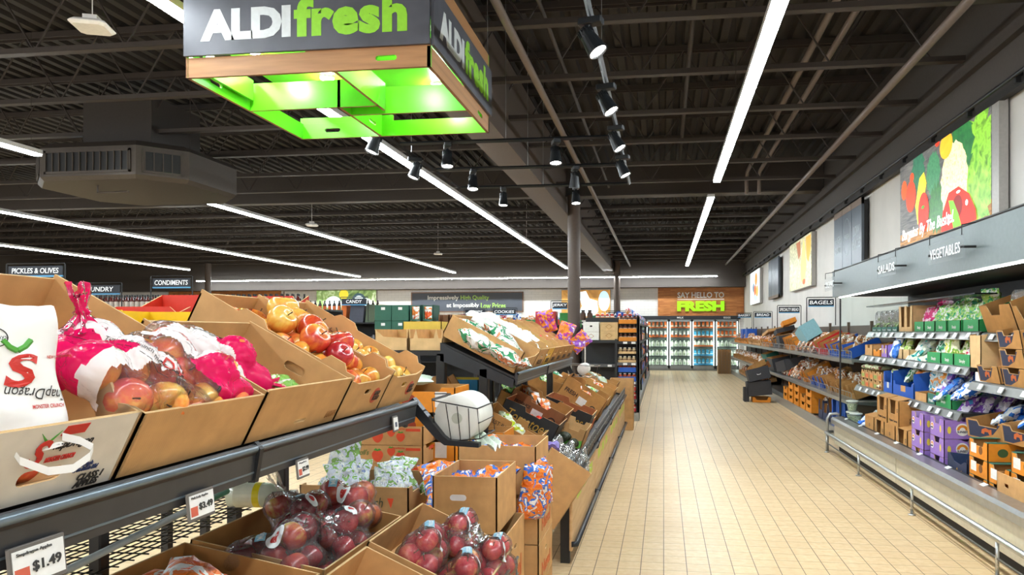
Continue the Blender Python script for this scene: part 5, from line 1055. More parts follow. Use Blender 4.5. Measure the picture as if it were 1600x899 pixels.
gondola(-5.0, -1.9, 16.55, 1.67, 'black shelf beneath the CHIPS sign', [])
random.seed(5)
for i in range(9):
    c_, cn = gcols[i % 7]; o = mk(carton(.3, .3, .18, .12, mo=plain(c_, .5), mi=KR2), 'snack_carton'); o.matrix_world = Mx(-4.95 + i * .33, 16.58, 1.672); tag(o, f'{cn} snack carton on the shelf beneath the CHIPS sign, {["first", "second", "third", "fourth", "fifth", "sixth", "seventh", "eighth", "ninth"][i]} of the row', 'carton')
    put('snack_bag', [RWB, BLB, ORB][i % 3][0], Mx(-4.8 + i * .33, 16.7, 1.69), 'snack bag in the cartons beneath the CHIPS sign', 'bag', 'snack bags beneath the CHIPS sign')
for i, (x, c_, cn, w) in enumerate(((-6.7, '#d8702c', 'orange', .12), (-6.5, '#4a4e5c', 'slate', .3), (-6.15, '#5a6a54', 'green grey', .2), (-5.9, '#b8b09a', 'cream', .18))):
    o = MB().cbox(0, w, 0, .2, 0, .38, .004).build('candy_box', plain(c_, .5)); o.matrix_world = Mx(x, 14.08, 1.702, 0, 0, 6); tag(o, f'{cn} upright box on the candy shelf', 'box')
DG = plain('#1f5a48', .5)
gt_ = T('display_table', 'black table carrying the dark green cartons', 'table', Mx(-4.4, 9.95, 0)); MB().box(0, 1.9, 0, .6, 1.38, 1.43).build('table_top', SB, gt_)
for sx in (.03, 1.83):
    for sy in (.03, .53): MB().box(sx, sx + .04, sy, sy + .04, 0, 1.38).build('leg', SB, gt_)
for i in range(2):
    for k_ in range(2):
        o = MB().cbox(0, .255, 0, .35, 0, .23, .004).build('green_carton', DG); o.matrix_world = Mx(-4.22 + i * .262, 10.0, 1.432 + k_ * .232); tag(o, f'dark green closed carton, {["lower", "upper"][k_]} {["one beside the candy boxes", "one beside the net bags"][i]}', 'carton'); MB().box(.1, .16, -.001, 0, .16, .2).build('label', LBL, o)
for i in range(2):
    o = mk(carton(.16, .3, .23, .23, front=[(0, .23), (.015, .23), (.02, .02), (.14, .02), (.145, .23), (.16, .23)], mo=DG, mi=DG, me=DG), 'open_green_carton'); o.matrix_world = Mx(-3.68 + i * .19, 10.0, 1.665); tag(o, f'open green carton of net bags, {["beside the closed green cartons", "beside the wooden racks"][i]}', 'carton')
    o = mk(carton(.16, .3, .23, .23, front=[(0, .23), (.015, .23), (.02, .02), (.14, .02), (.145, .23), (.16, .23)], mo=KR2, mi=KR2, me=KR2), 'open_kraft_carton'); o.matrix_world = Mx(-3.68 + i * .19, 10.0, 1.432); tag(o, f'open kraft carton beneath a green one, {["farther from", "nearer to"][i]} the wooden racks', 'carton')
    for k_ in range(2): put_bag(ORB, 'net_bag', Mx(-3.60 + i * .19, 10.08, 1.44 + k_ * .233, 0, 0), f'bag in the {["kraft", "green"][k_]} open carton, {["farther from", "nearer to"][i]} the racks', 'bag')
WR = plain('#7a5236', .6)
for i in range(3):
    for k_ in range(2):
        o = mk(carton(.15, .2, .16, .16, front=[(0, .16), (.012, .16), (.015, .015), (.135, .015), (.138, .16), (.15, .16)], mo=WR, mi=WR, me=KR2), 'wooden_rack_box'); o.matrix_world = Mx(-3.25 + i * .165, 10.0, 1.432 + k_ * .163); tag(o, f'brown open rack box, {["lower", "upper"][k_]}, {["first", "second", "third"][i]} from the green cartons', 'box')
for i in range(4):
    o = MB().cbox(0, .09, 0, .18, 0, .16, .003).build('paper_box', plain(['#5f6064', '#c9c9c9', '#b8b4aa', '#c23a40'][i], .5)); o.matrix_world = Mx(-4.15 + i * .13, 9.7, 1.30, 0, 0, 8); tag(o, f'{["dark grey", "light grey", "cream", "red"][i]} small box leaning in front of the dark green cartons', 'box')
tb_ = T('display_table', 'low black ledge in front of the dark green cartons', 'table', Mx(-4.3, 9.6, 0)); MB().box(0, .9, 0, .33, 1.25, 1.295).build('table_top', SB, tb_); MB().box(.02, .06, .1, .14, 0, 1.25).box(.84, .88, .1, .14, 0, 1.25).build('leg', SB, tb_)
for q, (x, c_, cn) in enumerate(((-2.6, '#b5222a', 'red'), (-2.1, '#2f8a3c', 'green'), (-1.6, '#1f6a4a', 'dark green'))):
    o = MB().cbox(0, .42, 0, .3, 0, .3, .01).build('large_snack_box', plain(c_, .5)); o.matrix_world = Mx(x, 14.3 if q < 2 else 15.4, 1.62 - .03 * q); tag(o, f'{cn} large box near the JERKY sign', 'box'); 
gondola(-2.9, -1.85, 14.25, 1.58, 'black shelf beneath the JERKY sign', [])
# ---------------------------------------------------------------- produce tables
from mathutils.bvhtree import BVHTree
LM = lambda x, y, z, tilt=0, yaw=0: Mx(x, y, z, 90 + yaw, tilt)      # front faces the aisle from the left side; local x runs away from the camera
RAIL = plain('#3c3d40', .4, .3); RTOP = plain('#6d7a84', .3, .5); OAK = woodstrip('#dab98c', '#d2ae7e', '#c09766', 3, 3, 'oak_panel', 'YZ')
def wire_grid(mb, x0, x1, y0, y1, z, sx=.05, sy=.025, r=.0022, M=None):
    x = x0
    while x <= x1 + 1e-6: mb.tube([(x, y0, z), (x, y1, z)], r, 4, 0, M, False); x += sx
    y = y0
    while y <= y1 + 1e-6: mb.tube([(x0, y, z - .003), (x1, y, z - .003)], r, 4, 0, M, False); y += sy
def produce_table(ya, yb, yu, lab, nm='produce_table', wx=-.582, posts=None):
    t = T(nm, lab, 'display table', Mx(0, ya, 0)); L = yb - ya; U = yu - ya
    y = 0
    for q in (posts or ()):
        MB().cbox(-1.475, -1.44, q - ya, q - ya + .035, 0, 1.36, .004).build('post', SB, t)
    while y <= U + .01 and not posts:
        for x in (-1.46, -1.17): MB().cbox(x - .03, x + .03, y - (.0 if y < .1 else .06), y + (.06 if y < .1 else 0), 0, 1.36 if x < -1.3 else 1.26, .006).build('post', SB, t)
        y += max(.6, (U - .0) / max(1, round(U / 1.25)))
    # sloped upper deck with end brackets
    MB().prism([(-.955, 1.205), (-1.45, 1.43), (-1.45, 1.415), (-.955, 1.19)], .01, U - .01).build('upper_deck', plain('#232427', .5), t)
    for y in (0, U - .02): MB().prism([(-.965, 1.19), (-.975, 1.135), (-1.46, 1.31), (-1.46, 1.43), (-1.38, 1.385)], y, y + .025).build('end_bracket', plain('#303338', .45, .3), t)
    MB().prism([(-.955, 1.156), (-.945, 1.156), (-.938, 1.215), (-.93, 1.228), (-.943, 1.24), (-.957, 1.232)], 0, U).build('price_rail', RAIL, t)
    MB().tube([(-.938, 0, 1.229), (-.938, U, 1.229)], .009, 8).build('rail_tube', RTOP, t, True)
    for z in (1.172, 1.198): MB().box(-.9455, -.9415, 0, U, z, z + .004).build('rail_rib', RTOP, t)
    MB().prism([(-.957, 1.15), (-.94, 1.15), (-.926, 1.228), (-.94, 1.245), (-.957, 1.236)], 1.19, 1.205).build('rail_joint', SB, t)
    MB().box(-1.98, -1.46, 0, U, 1.345, 1.375).build('rear_deck', SB, t)
    MB().box(-1.98, -1.95, 0, .03, 0, 1.345).box(-1.98, -1.95, U - .03, U, 0, 1.345).build('rear_legs', SB, t)
    # lower deck
    MB().prism([(-.64, .54), (-.98, .652), (-1.40, .725), (-1.40, .705), (-.98, .632), (-.64, .52)], .01, L - .01).build('lower_deck', plain('#232427', .5), t)
    for y in (0, L - .02): MB().prism([(-.62, .56), (-.62, .36), (-1.17, .36), (-1.17, .72)], y, y + .025).build('end_panel', SB, t)
    for y in (.03, L / 2, L - .06): MB().box(-.665, -.605, y, y + .05, 0, .5).build('leg', SB, t)
    n_ = max(1, round(L / 1.75)); q = L / n_
    for i in range(n_):
        a = i * q + .01; b_ = (i + 1) * q - .02
        p = MB().cbox(-.604, -.584, a, b_, .085, .50, .004).build('front_panel', OAK, t)
        for k in range(3): MB().prism([(a + .25 + .4 * k, .36), (a + .5 + .4 * k, .36), (a + .5 + .4 * k, .44), (a + .25 + .4 * k, .44)], .584, .5835, Mx(0, 0, 0, 0) @ Matrix(((0, -1, 0, 0), (1, 0, 0, 0), (0, 0, 1, 0), (0, 0, 0, 1)))).build('printed_strip', plain('#b7cc3a', .5), p)
        MB().tube([(-.60, a, .50), (-.57, a, .51), (-.565, a + .08, .545), (-.565, b_, .545), (-.59, b_ + .01, .53)], .016, 10).build('upper_bumper', plain('#2c3036', .35, .4), t, True)
        MB().tube([(-.59, a, .13), (-.56, a + .01, .13), (-.56, b_ - .01, .13), (-.59, b_, .13)], .018, 10).build('lower_bumper', plain('#2c3036', .35, .4), t, True)
        f = MB(); f.tube([(wx, a + .06, .66), (wx, b_, .66)], .006, 6).tube([(wx, a + .06, .60), (wx, b_, .60)], .005, 6)
        z = a + .06
        while z < b_: f.tube([(wx, z, .54), (wx, z, .66)], .004, 5); z += .12
        f.build('wire_front', plain('#8f959a', .3, .8), t)
    return t
T2 = produce_table(4.53, 10.75, 7.3, 'long black and oak produce table with two levels of fruit cartons, the farther one')
T1 = produce_table(.35, 2.62, 2.62, 'near black produce table with loose and bagged apples on two levels', wx=-.54, posts=(.42, 1.66, 2.56))
w_ = MB(); wire_grid(w_, -1.80, -1.42, .25, 2.25, .885, .026, .055); w_.build('wire_rack', plain('#1b1c1e', .4, .3), T1)
MB().box(-1.80, -1.42, .25, .6, .868, .872).build('rack_tray', BLK, T1)
def ticket(y, big, price, sub, lab_):
    w, h = ({'$1.49': (.10, .066), '$3.49': (.085, .058), '$2.99': (.062, .05)}[price]) if big else (.045, .055)
    r = MB().cbox(0, w, 0, .006, 0, h, .003).build('price_holder', plain('#6e6a66', .4, .2), T1, mat=Mx(-.925, y - .35, 1.152 - (.03 if big else .0), 90, -6))
    MB().box(w * .06, w * .94, -.001, 0, h * .12, h * .9).build('price_card', LBL, r)
    if big:
        text(r, price, w * .62, -.0014, h * .45, w * .5, h * .26, plain('#333333', .6), 'printed_price'); MB().box(w * .08, w * .32, -.0015, -.001, h * .18, h * .5).build('printed_block', plain('#c8604a', .6), r)
        text(r, sub, w * .42, -.0014, h * .8, w * .6, h * .09, plain('#555555', .6), 'printed_text')
    else: MB().box(w * .3, w * .7, -.0015, -.001, h * .3, h * .6).build('printed_block', plain('#555b6a', .6), r)
ticket(.905, True, '$1.49', 'Snapdragon Apples', ''); ticket(1.29, True, '$3.49', 'Pink Lady Apples', ''); ticket(1.71, True, '$2.99', 'Apples', ''); ticket(2.36, False, '', '', '')
A0 = 27.0; U0 = (-.964, 1.240)
def ub(y, w, d, h, lab, mo=KR, mi=KR, prof=None, holes={}, nm='apple_carton', back=None, front=None, x=U0[0], z=U0[1], tl=A0, hf=None):
    o = mk(carton(w - .006, d, h, hf or h, sideL=prof, sideR=prof, holes=holes, mo=mo, mi=mi, front=front, back=back), nm); M = LM(x, y, z, tl); o.matrix_world = M; tag(o, lab, 'carton'); return o, M
def ears(d, h, lo=.0): return [(0, h - lo), (.03, h - lo), (.045, h + .02), (.095, h + .022), (.115, h - .004), (d * .56, h), (d * .6, h + .02), (d * .72, h + .024), (d * .76, h + .006), (d, h + .012)]
# A: white printed carton with the tote bag
IVO = plain('#d9d2c6', .6, 0, .05); RED = plain('#c22a22', .5); LEAF = plain('#4a9a34', .5); INK = plain('#26221f', .6)
o, MA = ub(.66, .48, .55, .135, 'white printed apple carton reading SnapDragon MONSTER CRUNCH at the frame edge', IVO, KR, [(0, .135), (.03, .135), (.045, .13), (.09, .17), (.13, .168), (.16, .145), (.55, .15)], {'F': [rrect(.272, .352, .032, .058, .012, 4)]})
text(o, 'S', .288, -.0012, .088, .034, .045, RED, 'printed_dragon', shear=.35, bold=.03); text(o, 'napDragon', .348, -.0012, .096, .075, .018, INK, 'printed_text', shear=.4, bold=0)
text(o, 'MONSTER CRUNCH', .332, -.0012, .074, .055, .009, RED, 'printed_text', shear=.3)
for a in (-1, 1): MB().prism([(.296, .108), (.296 + a * .018, .124), (.296 + a * .006, .108)], -.0015, -.0006).build('printed_leaf', LEAF, o)
text(o, 'Official Apple\nof the Buffalo Bills!', .398, -.0012, .046, .05, .018, plain('#25345f', .6), 'printed_text', shear=.3); text(o, 'CLASS 1\nAPPLES', .415, -.0012, .018, .055, .026, INK, 'printed_text', shear=.2, bold=.03)
MB().prism([(.315, .114), (.36, .114), (.365, .13), (.322, .13)], -.001, 0).build('printed_patch', RED, o); MB().prism([(.21, .045), (.243, .05), (.238, .032), (.225, .018), (.205, .018)], -.001, 0).build('printed_patch', plain('#2a4a9a', .6), o)
apple(PNKL[0], MA @ Mx(.31, .052, .045), 'apple seen through the hand hole of the white printed carton', None, False)
# B: brown carton of pink bags ; C: shallower brown carton
oB, MB_ = ub(1.145, .385, .60, .13, 'kraft carton of pink labelled apple bags, next to the white printed carton', prof=[(0, .13), (.6, .14)])
oC, MC = ub(1.535, .445, .36, .14, 'shallow kraft carton with a slotted side, in front of the taller empty back', prof=[(0, .135), (.36, .145)], holes={'R': [hole(.17, .085, .07, .026)], 'F': [rrect(.2, .26, .025, .035, .004, 2)]})
mD = plain('#d7a777', .6)
oD, MD = ub(1.985, .315, .55, .145, 'kraft carton of loose red apples, middle of the three far cartons', prof=ears(.55, .145), holes={'F': [hole(.16, .08, .045, .018)]}, hf=.12, front=[(0, .13), (.06, .115), (.25, .115), (.309, .13)])
oE, ME = ub(2.302, .31, .54, .145, 'kraft carton of loose apples at the far end of the near table', prof=ears(.54, .145), holes={'F': [hole(.16, .08, .045, .018)]}, front=[(0, .13), (.06, .115), (.25, .115), (.304, .13)])
for o_ in (oD, oE):
    MB().prism(disc(.235, .06, .028), -.001, -.0002).build('printed_disc', plain('#c8583a', .6), o_); text(o_, 'HAND\nPICKED', .245, -.0018, .06, .05, .035, plain('#4a3520', .6), 'printed_text', shear=.3)
text(oC, 'APPLES', .40, -.001, .03, .06, .02, plain('#a8743c', .6), 'printed_text')
random.seed(11)
def pile(M, w, d, rows, cols, z0, kinds, lab, grp, zfn=None, pick=None):
    for r_ in range(rows):
        for c in range(cols + (r_ % 2 == 0) * 0):
            x = (c + .5 + (.22 if r_ % 2 else -.1)) * w / cols; y = .055 + r_ * (d - .11) / (rows - 1); zz = z0 + (zfn(x, y) if zfn else 0) + random.uniform(-.008, .01)
            x = min(max(x, .048), w - .052); me = pick(x, y) if pick else random.choice(kinds)
            apple(me, M @ Mx(x, y, zz, random.uniform(0, 360), random.uniform(-50, 50), random.uniform(-50, 50), random.uniform(.94, 1.06)), lab, grp)
pile(MD, .309, .55, 7, 4, .085, GALA, 'loose red and yellow apple in the middle kraft carton of the near table', 'loose apples in the middle far carton', lambda x, y: .02 if .12 < y < .4 else 0)
pile(ME, .304, .54, 7, 4, .080, GALA, 'loose pale and red apple in the end carton of the near table', 'loose apples in the end carton', lambda x, y: .0, lambda x, y: GALA[3] if x > .15 and y < .3 else random.choice(GALA))
for x, y, z, k, s in ((.10, .33, .165, 3, 1.12), (.17, .26, .17, 0, 1.2), (.09, .2, .165, 1, 1.15), (.2, .17, .165, 2, 1.1), (.12, .12, .15, 2, 1.05), (.22, .34, .16, 0, 1.1)):
    apple(GALA[k], MD @ Mx(x, y, z, random.uniform(0, 360), -25, 20, s), 'large apple on top of the heap in the middle kraft carton', 'apples on top of the middle heap')
o = apple(GALA[3], MD @ Mx(.25, .42, .165, 30, -20, 10, 1.25), 'large striped apple with a white sticker at the back of the middle heap', None)
MB().prism(disc(0, 0, .009, .012), -.0012, 0, Mx(.028, -.031, .003, 40, 0)).build('sticker', LBL, o)
# ---- bags with fruit inside
def hull_bag(pts, r, seed=0, mats=None, zone=None, slack=.010, wr=.0035, nu=44, nv=28, cen=None, ymin=None):
    P_ = [Vector(p) for p in pts]; c = Vector(cen) if cen else sum(P_, Vector()) / len(P_); R_ = r + slack; rad = []
    for j in range(nv + 1):
        row = []
        for i in range(nu):
            a = 2 * PI * i / nu; p = PI * j / nv; d = Vector((math.sin(p) * math.cos(a), math.sin(p) * math.sin(a), math.cos(p))); best = 0; h = 0
            for q in P_:
                e = q - c; t = e.dot(d); m2 = e.length_squared - t * t; h = max(h, t + R_)
                if m2 < R_ * R_: best = max(best, t + math.sqrt(R_ * R_ - m2))
            row.append(max(best, .62 * h))
        rad.append(row)
    for _ in range(3):
        nr = [row[:] for row in rad]
        for j in range(1, nv):
            for i in range(nu): av = (rad[j - 1][i] + rad[j + 1][i] + rad[j][i - 1] + rad[j][(i + 1) % nu]) / 4; nr[j][i] = max(rad[j][i], av)
        for j in (0, nv): av = sum(rad[1 if j == 0 else nv - 1]) / nu; nr[j] = [max(av, max(rad[j]))] * nu
        rad = nr
    def g(u, v):
        i = int(round(u * nu)) % nu; j = int(round(v * nv)); a = 2 * PI * i / nu; p = PI * j / nv
        d = Vector((math.sin(p) * math.cos(a), math.sin(p) * math.sin(a), math.cos(p))); k = rad[j][i]
        w = noise.noise(d * 6 + Vector((seed, 0, 0))) * 1.2 + abs(noise.noise(d * 13 + Vector((0, seed, 0)))) * 1.6
        q = c + d * (k + wr * w)
        if ymin is not None: q.y = max(q.y, ymin + .002 * math.sin(q.x * 90)); q.z = max(q.z, .012)
        return q
    mb = MB(); mb.grid(g, nu, nv, wrapu=True)
    if zone:
        for k, f in enumerate(mb.f):
            q = sum((Vector(mb.v[i]) for i in f), Vector()) / 4; mb.m[k] = zone(q)
    me = mb.mesh('bag_film', mats, True); bm = bmesh.new(); bm.from_mesh(me); bmesh.ops.remove_doubles(bm, verts=bm.verts, dist=.0005); bm.to_mesh(me); bm.free()
    bv = BVHTree.FromPolygons([Vector(v) for v in mb.v], [list(f) for f in mb.f]); return me, bv
def neck(mb, p0, d, L, r0, r1, seed=0, m=0):
    """gathered film: from the bag to a tied waist and out to a crumpled frill"""
    z = Vector(d).normalized(); q = z.to_track_quat('Z', 'Y').to_matrix().to_4x4(); M = Matrix.Translation(p0) @ q
    prof = [(0, r0), (.2, r0 * .5), (.34, .013), (.4, .009), (.46, .012), (.62, r1 * .55), (.8, r1 * .85), (1, r1)]
    def g(u, v):
        t = v * (len(prof) - 1); i = min(int(t), len(prof) - 2); f = t - i; zz = prof[i][0] * (1 - f) + prof[i + 1][0] * f; rr = prof[i][1] * (1 - f) + prof[i + 1][1] * f
        a = u * 2 * PI; rr *= 1 + .35 * math.sin(7 * a + seed + zz * 3) * (zz > .05) + .2 * math.sin(12 * a + seed)
        return (rr * math.cos(a), rr * .55 * math.sin(a) if zz > .5 else rr * math.sin(a), zz * L + .012 * math.sin(3 * a + seed) * (zz > .9))
    mb.grid(g, 36, 16, m, M, True); return mb
def drape(parent, body, P0, X_, Y_, w, h, mat, bv, nm='lettering', off=.0016, **kw):
    """lettering laid onto the bag: P0 centre, X_ writing direction, Y_ letter-up direction"""
    me = text_mesh(body, w, h, mat, depth=.0, **kw).copy(); X_ = Vector(X_).normalized(); N = X_.cross(Vector(Y_)).normalized(); Y_ = N.cross(X_)
    bm = bmesh.new(); bm.from_mesh(me); bmesh.ops.remove_doubles(bm, verts=bm.verts, dist=1e-5)
    bmesh.ops.subdivide_edges(bm, edges=[e for e in bm.edges if e.calc_length() > .012], cuts=2, use_grid_fill=False)
    for v in bm.verts:
        p = Vector(P0) + X_ * v.co.x + Y_ * v.co.y + N * .12; hit = bv.ray_cast(p, -N, .3)
        v.co = (hit[0] + N * off) if hit[0] is not None else p - N * .12
    bm.to_mesh(me); bm.free(); return link(nm, me, parent)
def patch(parent, P0, X_, Y_, w, h, mat, bv, nm='printed_label', off=.001, ell=False, k=10):
    X_ = Vector(X_).normalized(); N = X_.cross(Vector(Y_)).normalized(); Y_ = N.cross(X_); mb = MB()
    def g(u, v):
        a, b_ = u - .5, v - .5
        if ell: R_ = max(abs(a), abs(b_)) * 2; L_ = math.hypot(a, b_) or 1; a, b_ = a / L_ * R_ * .5, b_ / L_ * R_ * .5
        p = Vector(P0) + X_ * a * w + Y_ * b_ * h + N * .12; hit = bv.ray_cast(p, -N, .3); return (hit[0] + N * off) if hit[0] is not None else p - N * .12
    mb.grid(g, k, k); return mb.build(nm, mat, parent, True)
FILM = film('#ffffff', .035, .30, 34); PINKF = film('#e6145f', .86, .25, 30, 'pink_film'); WHF = film('#fbf3f2', .84, .25, 30, 'white_film')
def fruit_bag(M, pts, meshes, lab, alab, agrp, mats=None, zone=None, seed=0, nk=None, r=.037, slack=.008, sc=1, nm='apple_bag', wr=.0035, nmat=0, cat='bag', ymin=None, nu=44, nv=28):
    root = T(nm, lab, cat, M); me, bv = hull_bag(pts, r * sc, seed, mats or [FILM], zone, slack, wr, nu, nv, None, ymin); link('bag_film', me, root)
    if nk: p0, d, L, r0, r1 = nk; neck(MB(), p0, d, L, r0, r1, seed).build('gathered_neck', (mats or [FILM])[nmat], root, True)
    random.seed(seed + 50)
    for p in pts: apple(random.choice(meshes), M @ Mx(p[0], p[1], p[2], random.uniform(0, 360), random.uniform(-80, 80), random.uniform(-60, 60), sc), alab, agrp)
    return root, bv
# pink labelled bags lie in carton B and C; local x runs away from the camera, y up the slope
def pz(u0, u1, v0=-9):
    def z(q): return 1 if q.x < u0 else (2 if q.x < u1 and q.y > v0 else 0)
    return z
UPL = (0, .454, .891)
P1 = [(-.012, .112, .160), (.02, .055, .125), (.105, .04, .12), (.065, .115, .165), (.06, .19, .165), (.145, .115, .135), (.0, .19, .13), (.185, .045, .09), (.12, .19, .13), (.05, .1, .09), (.13, .08, .08)]
R1, B1 = fruit_bag(MB_, P1, PNKL, 'upright-tied pink labelled apple bag nearest the white tote bag', 'pink blushed apple inside the nearer pink labelled bag', 'apples in the nearer pink labelled bag',
    [FILM, PINKF, WHF], lambda q: 1 if (q.x + .35 * (q.y - .15) < .035 and q.y > .10) or q.y > .225 else (2 if q.x + .35 * (q.y - .15) < .135 and q.y > .07 and q.z > .1 else 0), 3, ((.045, .205, .185), (-.1, .50, .86), .085, .04, .021), r=.044, slack=.008, nmat=1, ymin=.014, nu=110, nv=70)
XD, YD = (.5, -.86, -.1), (.8, .35, .45)
drape(R1, 'LADY', (.118, .085, .19), XD, YD, .095, .034, RED, B1, bold=.01); drape(R1, 'PINK', (.10, .19, .19), XD, YD, .06, .016, RED, B1, bold=0)
drape(R1, 'Top us & munch me', (.06, .115, .19), XD, YD, .10, .012, INK, B1, bold=0)
def line_on(parent, bv, P0, X_, Y_, pts, r, mat, nm='printed_line'):
    X_ = Vector(X_).normalized(); N = X_.cross(Vector(Y_)).normalized(); Y_ = N.cross(X_); out = []
    for a, b_ in pts:
        p = Vector(P0) + X_ * a + Y_ * b_ + N * .12; hit = bv.ray_cast(p, -N, .3); out.append((hit[0] + N * .001) if hit[0] is not None else p - N * .12)
    return MB().tube(out, r, 5).build(nm, mat, parent)
heart = [(.020 * math.sin(t) ** 3, .0013 * (13 * math.cos(t) - 5 * math.cos(2 * t) - 2 * math.cos(3 * t) - math.cos(4 * t))) for t in [2 * PI * i / 40 for i in range(41)]]
for dx in (0, .024): line_on(R1, B1, (.105 + dx * .5, .16 - dx, .19), XD, YD, heart, .0011, INK, 'printed_heart')
line_on(R1, B1, (.10, .13, .19), XD, YD, [(.0, .02), (.02, .0), (.05, -.008), (.09, -.004)], .0012, INK)
line_on(R1, B1, (.05, .15, .19), XD, YD, [(-.07 + .02 * i, -.02) for i in range(10)], .0006, INK, 'printed_stitch')
P2 = [(.235, .045, .105), (.315, .04, .105), (.24, .125, .125), (.32, .115, .12), (.28, .08, .145), (.215, .2, .13), (.29, .19, .12), (.24, .17, .15)]
R2, B2 = fruit_bag(MB_, P2, PNKL, 'pink labelled apple bag lying across the seam of two kraft cartons', 'pink blushed apple inside the middle pink labelled bag', 'apples in the middle pink labelled bag',
    [FILM, PINKF, WHF], lambda q: 1 if q.y + .5 * (q.x - .28) < .085 and q.x > .225 else (2 if q.y < .22 and .24 < q.x + .35 * (q.y - .1) < .335 and q.z > .08 else 0), 7, None, r=.043, slack=.010, ymin=.014, nu=110, nv=70)
XE, YE = (.25, -.95, -.1), (-.9, -.3, .2)
drape(R2, 'PINK', (.29, .085, .2), (-.25, -.95, 0), (.9, -.3, .3), .06, .03, RED, B2, bold=0); drape(R2, 'LADY', (.265, .165, .2), (-.25, -.95, 0), (.9, -.3, .3), .06, .028, RED, B2, bold=0)
patch(R2, (.30, .05, .2), (1, 0, 0), (0, 1, 0), .016, .016, plain('#f0b050', .5), B2, 'printed_dot', ell=True)
P3 = [(.015, .12, .10), (.09, .10, .10), (.02, .2, .13), (.10, .18, .12), (.06, .15, .145), (-.03, .26, .13), (.05, .26, .12)]
R3, B3 = fruit_bag(MC, P3, PNKL, 'pink labelled apple bag behind, its tied neck lying in the shallow carton', 'pink blushed apple inside the rear pink labelled bag', 'apples in the rear pink labelled bag',
    [FILM, PINKF, WHF], lambda q: 1 if (q.x > .02 and q.y < .19) else (2 if q.y < .26 and q.z > .1 else 0), 12, ((.125, .11, .10), (.93, .05, -.2), .13, .035, .032), r=.042, slack=.010, nmat=1, ymin=.014, nu=110, nv=70)
drape(R3, 'LADY', (.03, .22, .2), (-.3, -.95, 0), (.95, -.3, .2), .07, .03, INK, B3, bold=0); patch(R3, (.05, .14, .2), (1, 0, 0), (0, 1, 0), .014, .014, plain('#f0803c', .5), B3, 'printed_dot', ell=True)
for i, (x, y, z) in enumerate(((.17, .07, .08), (.25, .06, .07), (.335, .07, .08), (.1, .055, .085), (.05, .05, .1))): apple(PNKL[i % 2], MB_ @ Mx(x, y, z, 40 * i, 30, 20 * i), 'apple at the bottom front of the pink bag carton', 'apples at the front of the pink bag carton')
for i in range(3): put('wrapped_apple_pack', pouch_mesh(.1, .1, .05, i, prnt(['#f2ece2', '#7fb84a', '#e6e0da'], 18), .01), MC @ Mx(.2 + .07 * i, .06, .03, 20 * i, -60), 'small white wrapped pack low in the shallow kraft carton', 'pack', 'small packs in the shallow carton')
# white tote bag with handle
tote = T('tote_bag', 'white tote bag of SnapDragon apples standing in the white printed carton', 'bag', Mx(-1.005, .90, 1.325, 62, -4))
TWM = plain('#eeedea', .35, 0, .03, .15, 12)
def tg(s):
    def g(u, v):
        x = (u - .5); e = max(0, 1 - abs(2 * x) ** 4); b_ = (1 - .45 * v); n_ = noise.noise(Vector((x * 5, v * 5, s * 3))) + .6 * noise.noise(Vector((x * 11, v * 9, s)))
        sag = .012 * math.sin(PI * u) * (1 - v); return (x * (.27 - .03 * v + .01 * math.sin(v * 9)), s * (.055 * b_ * e ** .5 + .008 * n_ * e ** .3), v * .215 + .006 * n_ * v - sag)
    return g
mb = MB(); mb.grid(tg(-1), 26, 22); mb.grid(tg(1), 26, 22); mb.grid(lambda u, v: (Vector(tg(-1)(u, 0)) * (1 - v) + Vector(tg(1)(u, 0)) * v), 26, 2)
tme = mb.mesh('bag_body', TWM, True); link('bag_body', tme, tote); tb = BVHTree.FromPolygons([Vector(v) for v in mb.v], [list(f) for f in mb.f])
TX_, TY_ = (1, 0, 0), (0, 0, 1)
drape(tote, 'S', (.065, -.05, .115), TX_, TY_, .045, .05, RED, tb, 'printed_dragon', bold=.03, shear=.2)
for a in (-1, 1): line_on(tote, tb, (.062, -.05, .145), TX_, TY_, [(0, 0), (a * .01, .006), (a * .018, .016)], .0045, LEAF, 'printed_leaf')
dr = drape(tote, 'SnapDragon', (.085, -.05, .082), (-1, 0, .12), (0, 0, -1), .085, .022, INK, tb, 'printed_name', bold=0, shear=.2)
drape(tote, 'MONSTER CRUNCH', (.1, -.05, .06), TX_, TY_, .045, .006, RED, tb, 'printed_text'); line_on(tote, tb, (.035, -.05, .165), TX_, TY_, [(.016 * math.cos(2 * PI * i / 24), .014 * math.sin(2 * PI * i / 24)) for i in range(25)], .0008, INK, 'printed_ring')
drape(tote, 'heydays', (.035, -.05, .165), TX_, TY_, .03, .008, INK, tb, 'printed_text', bold=0); drape(tote, 'NEW YORK', (.115, -.05, .135), TX_, TY_, .025, .005, RED, tb, 'printed_text')
h_ = [(.04, -.062, .012), (.05, -.075, -.015), (.08, -.088, -.034), (.11, -.092, -.034), (.135, -.085, -.02), (.142, -.078, -.008), (.128, -.07, .004), (.11, -.055, .012)]
mb = MB(); k = len(h_); mb.add([(p[0], p[1], p[2] - .006) for p in h_] + [(p[0], p[1] - .001, p[2] + .006) for p in h_] + [(p[0], p[1] + .0012, p[2] - .006) for p in h_] + [(p[0], p[1] + .0002, p[2] + .006) for p in h_],
    [(i, i + 1, i + 1 + k, i + k) for i in range(k - 1)] + [(i + 2 * k, i + 3 * k, i + 1 + 3 * k, i + 1 + 2 * k) for i in range(k - 1)] + [(i + k, i + 1 + k, i + 1 + 3 * k, i + 3 * k) for i in range(k - 1)] + [(i, i + 2 * k, i + 1 + 2 * k, i + 1) for i in range(k - 1)])
mb.build('handle', TWM, tote)
put('pink_bag', pouch_mesh(.14, .2, .08, 4, [PINKF], .012), MA @ Mx(.25, .36, .12, 20, -60), 'pink bag behind the white tote bag at the frame edge', 'bag')
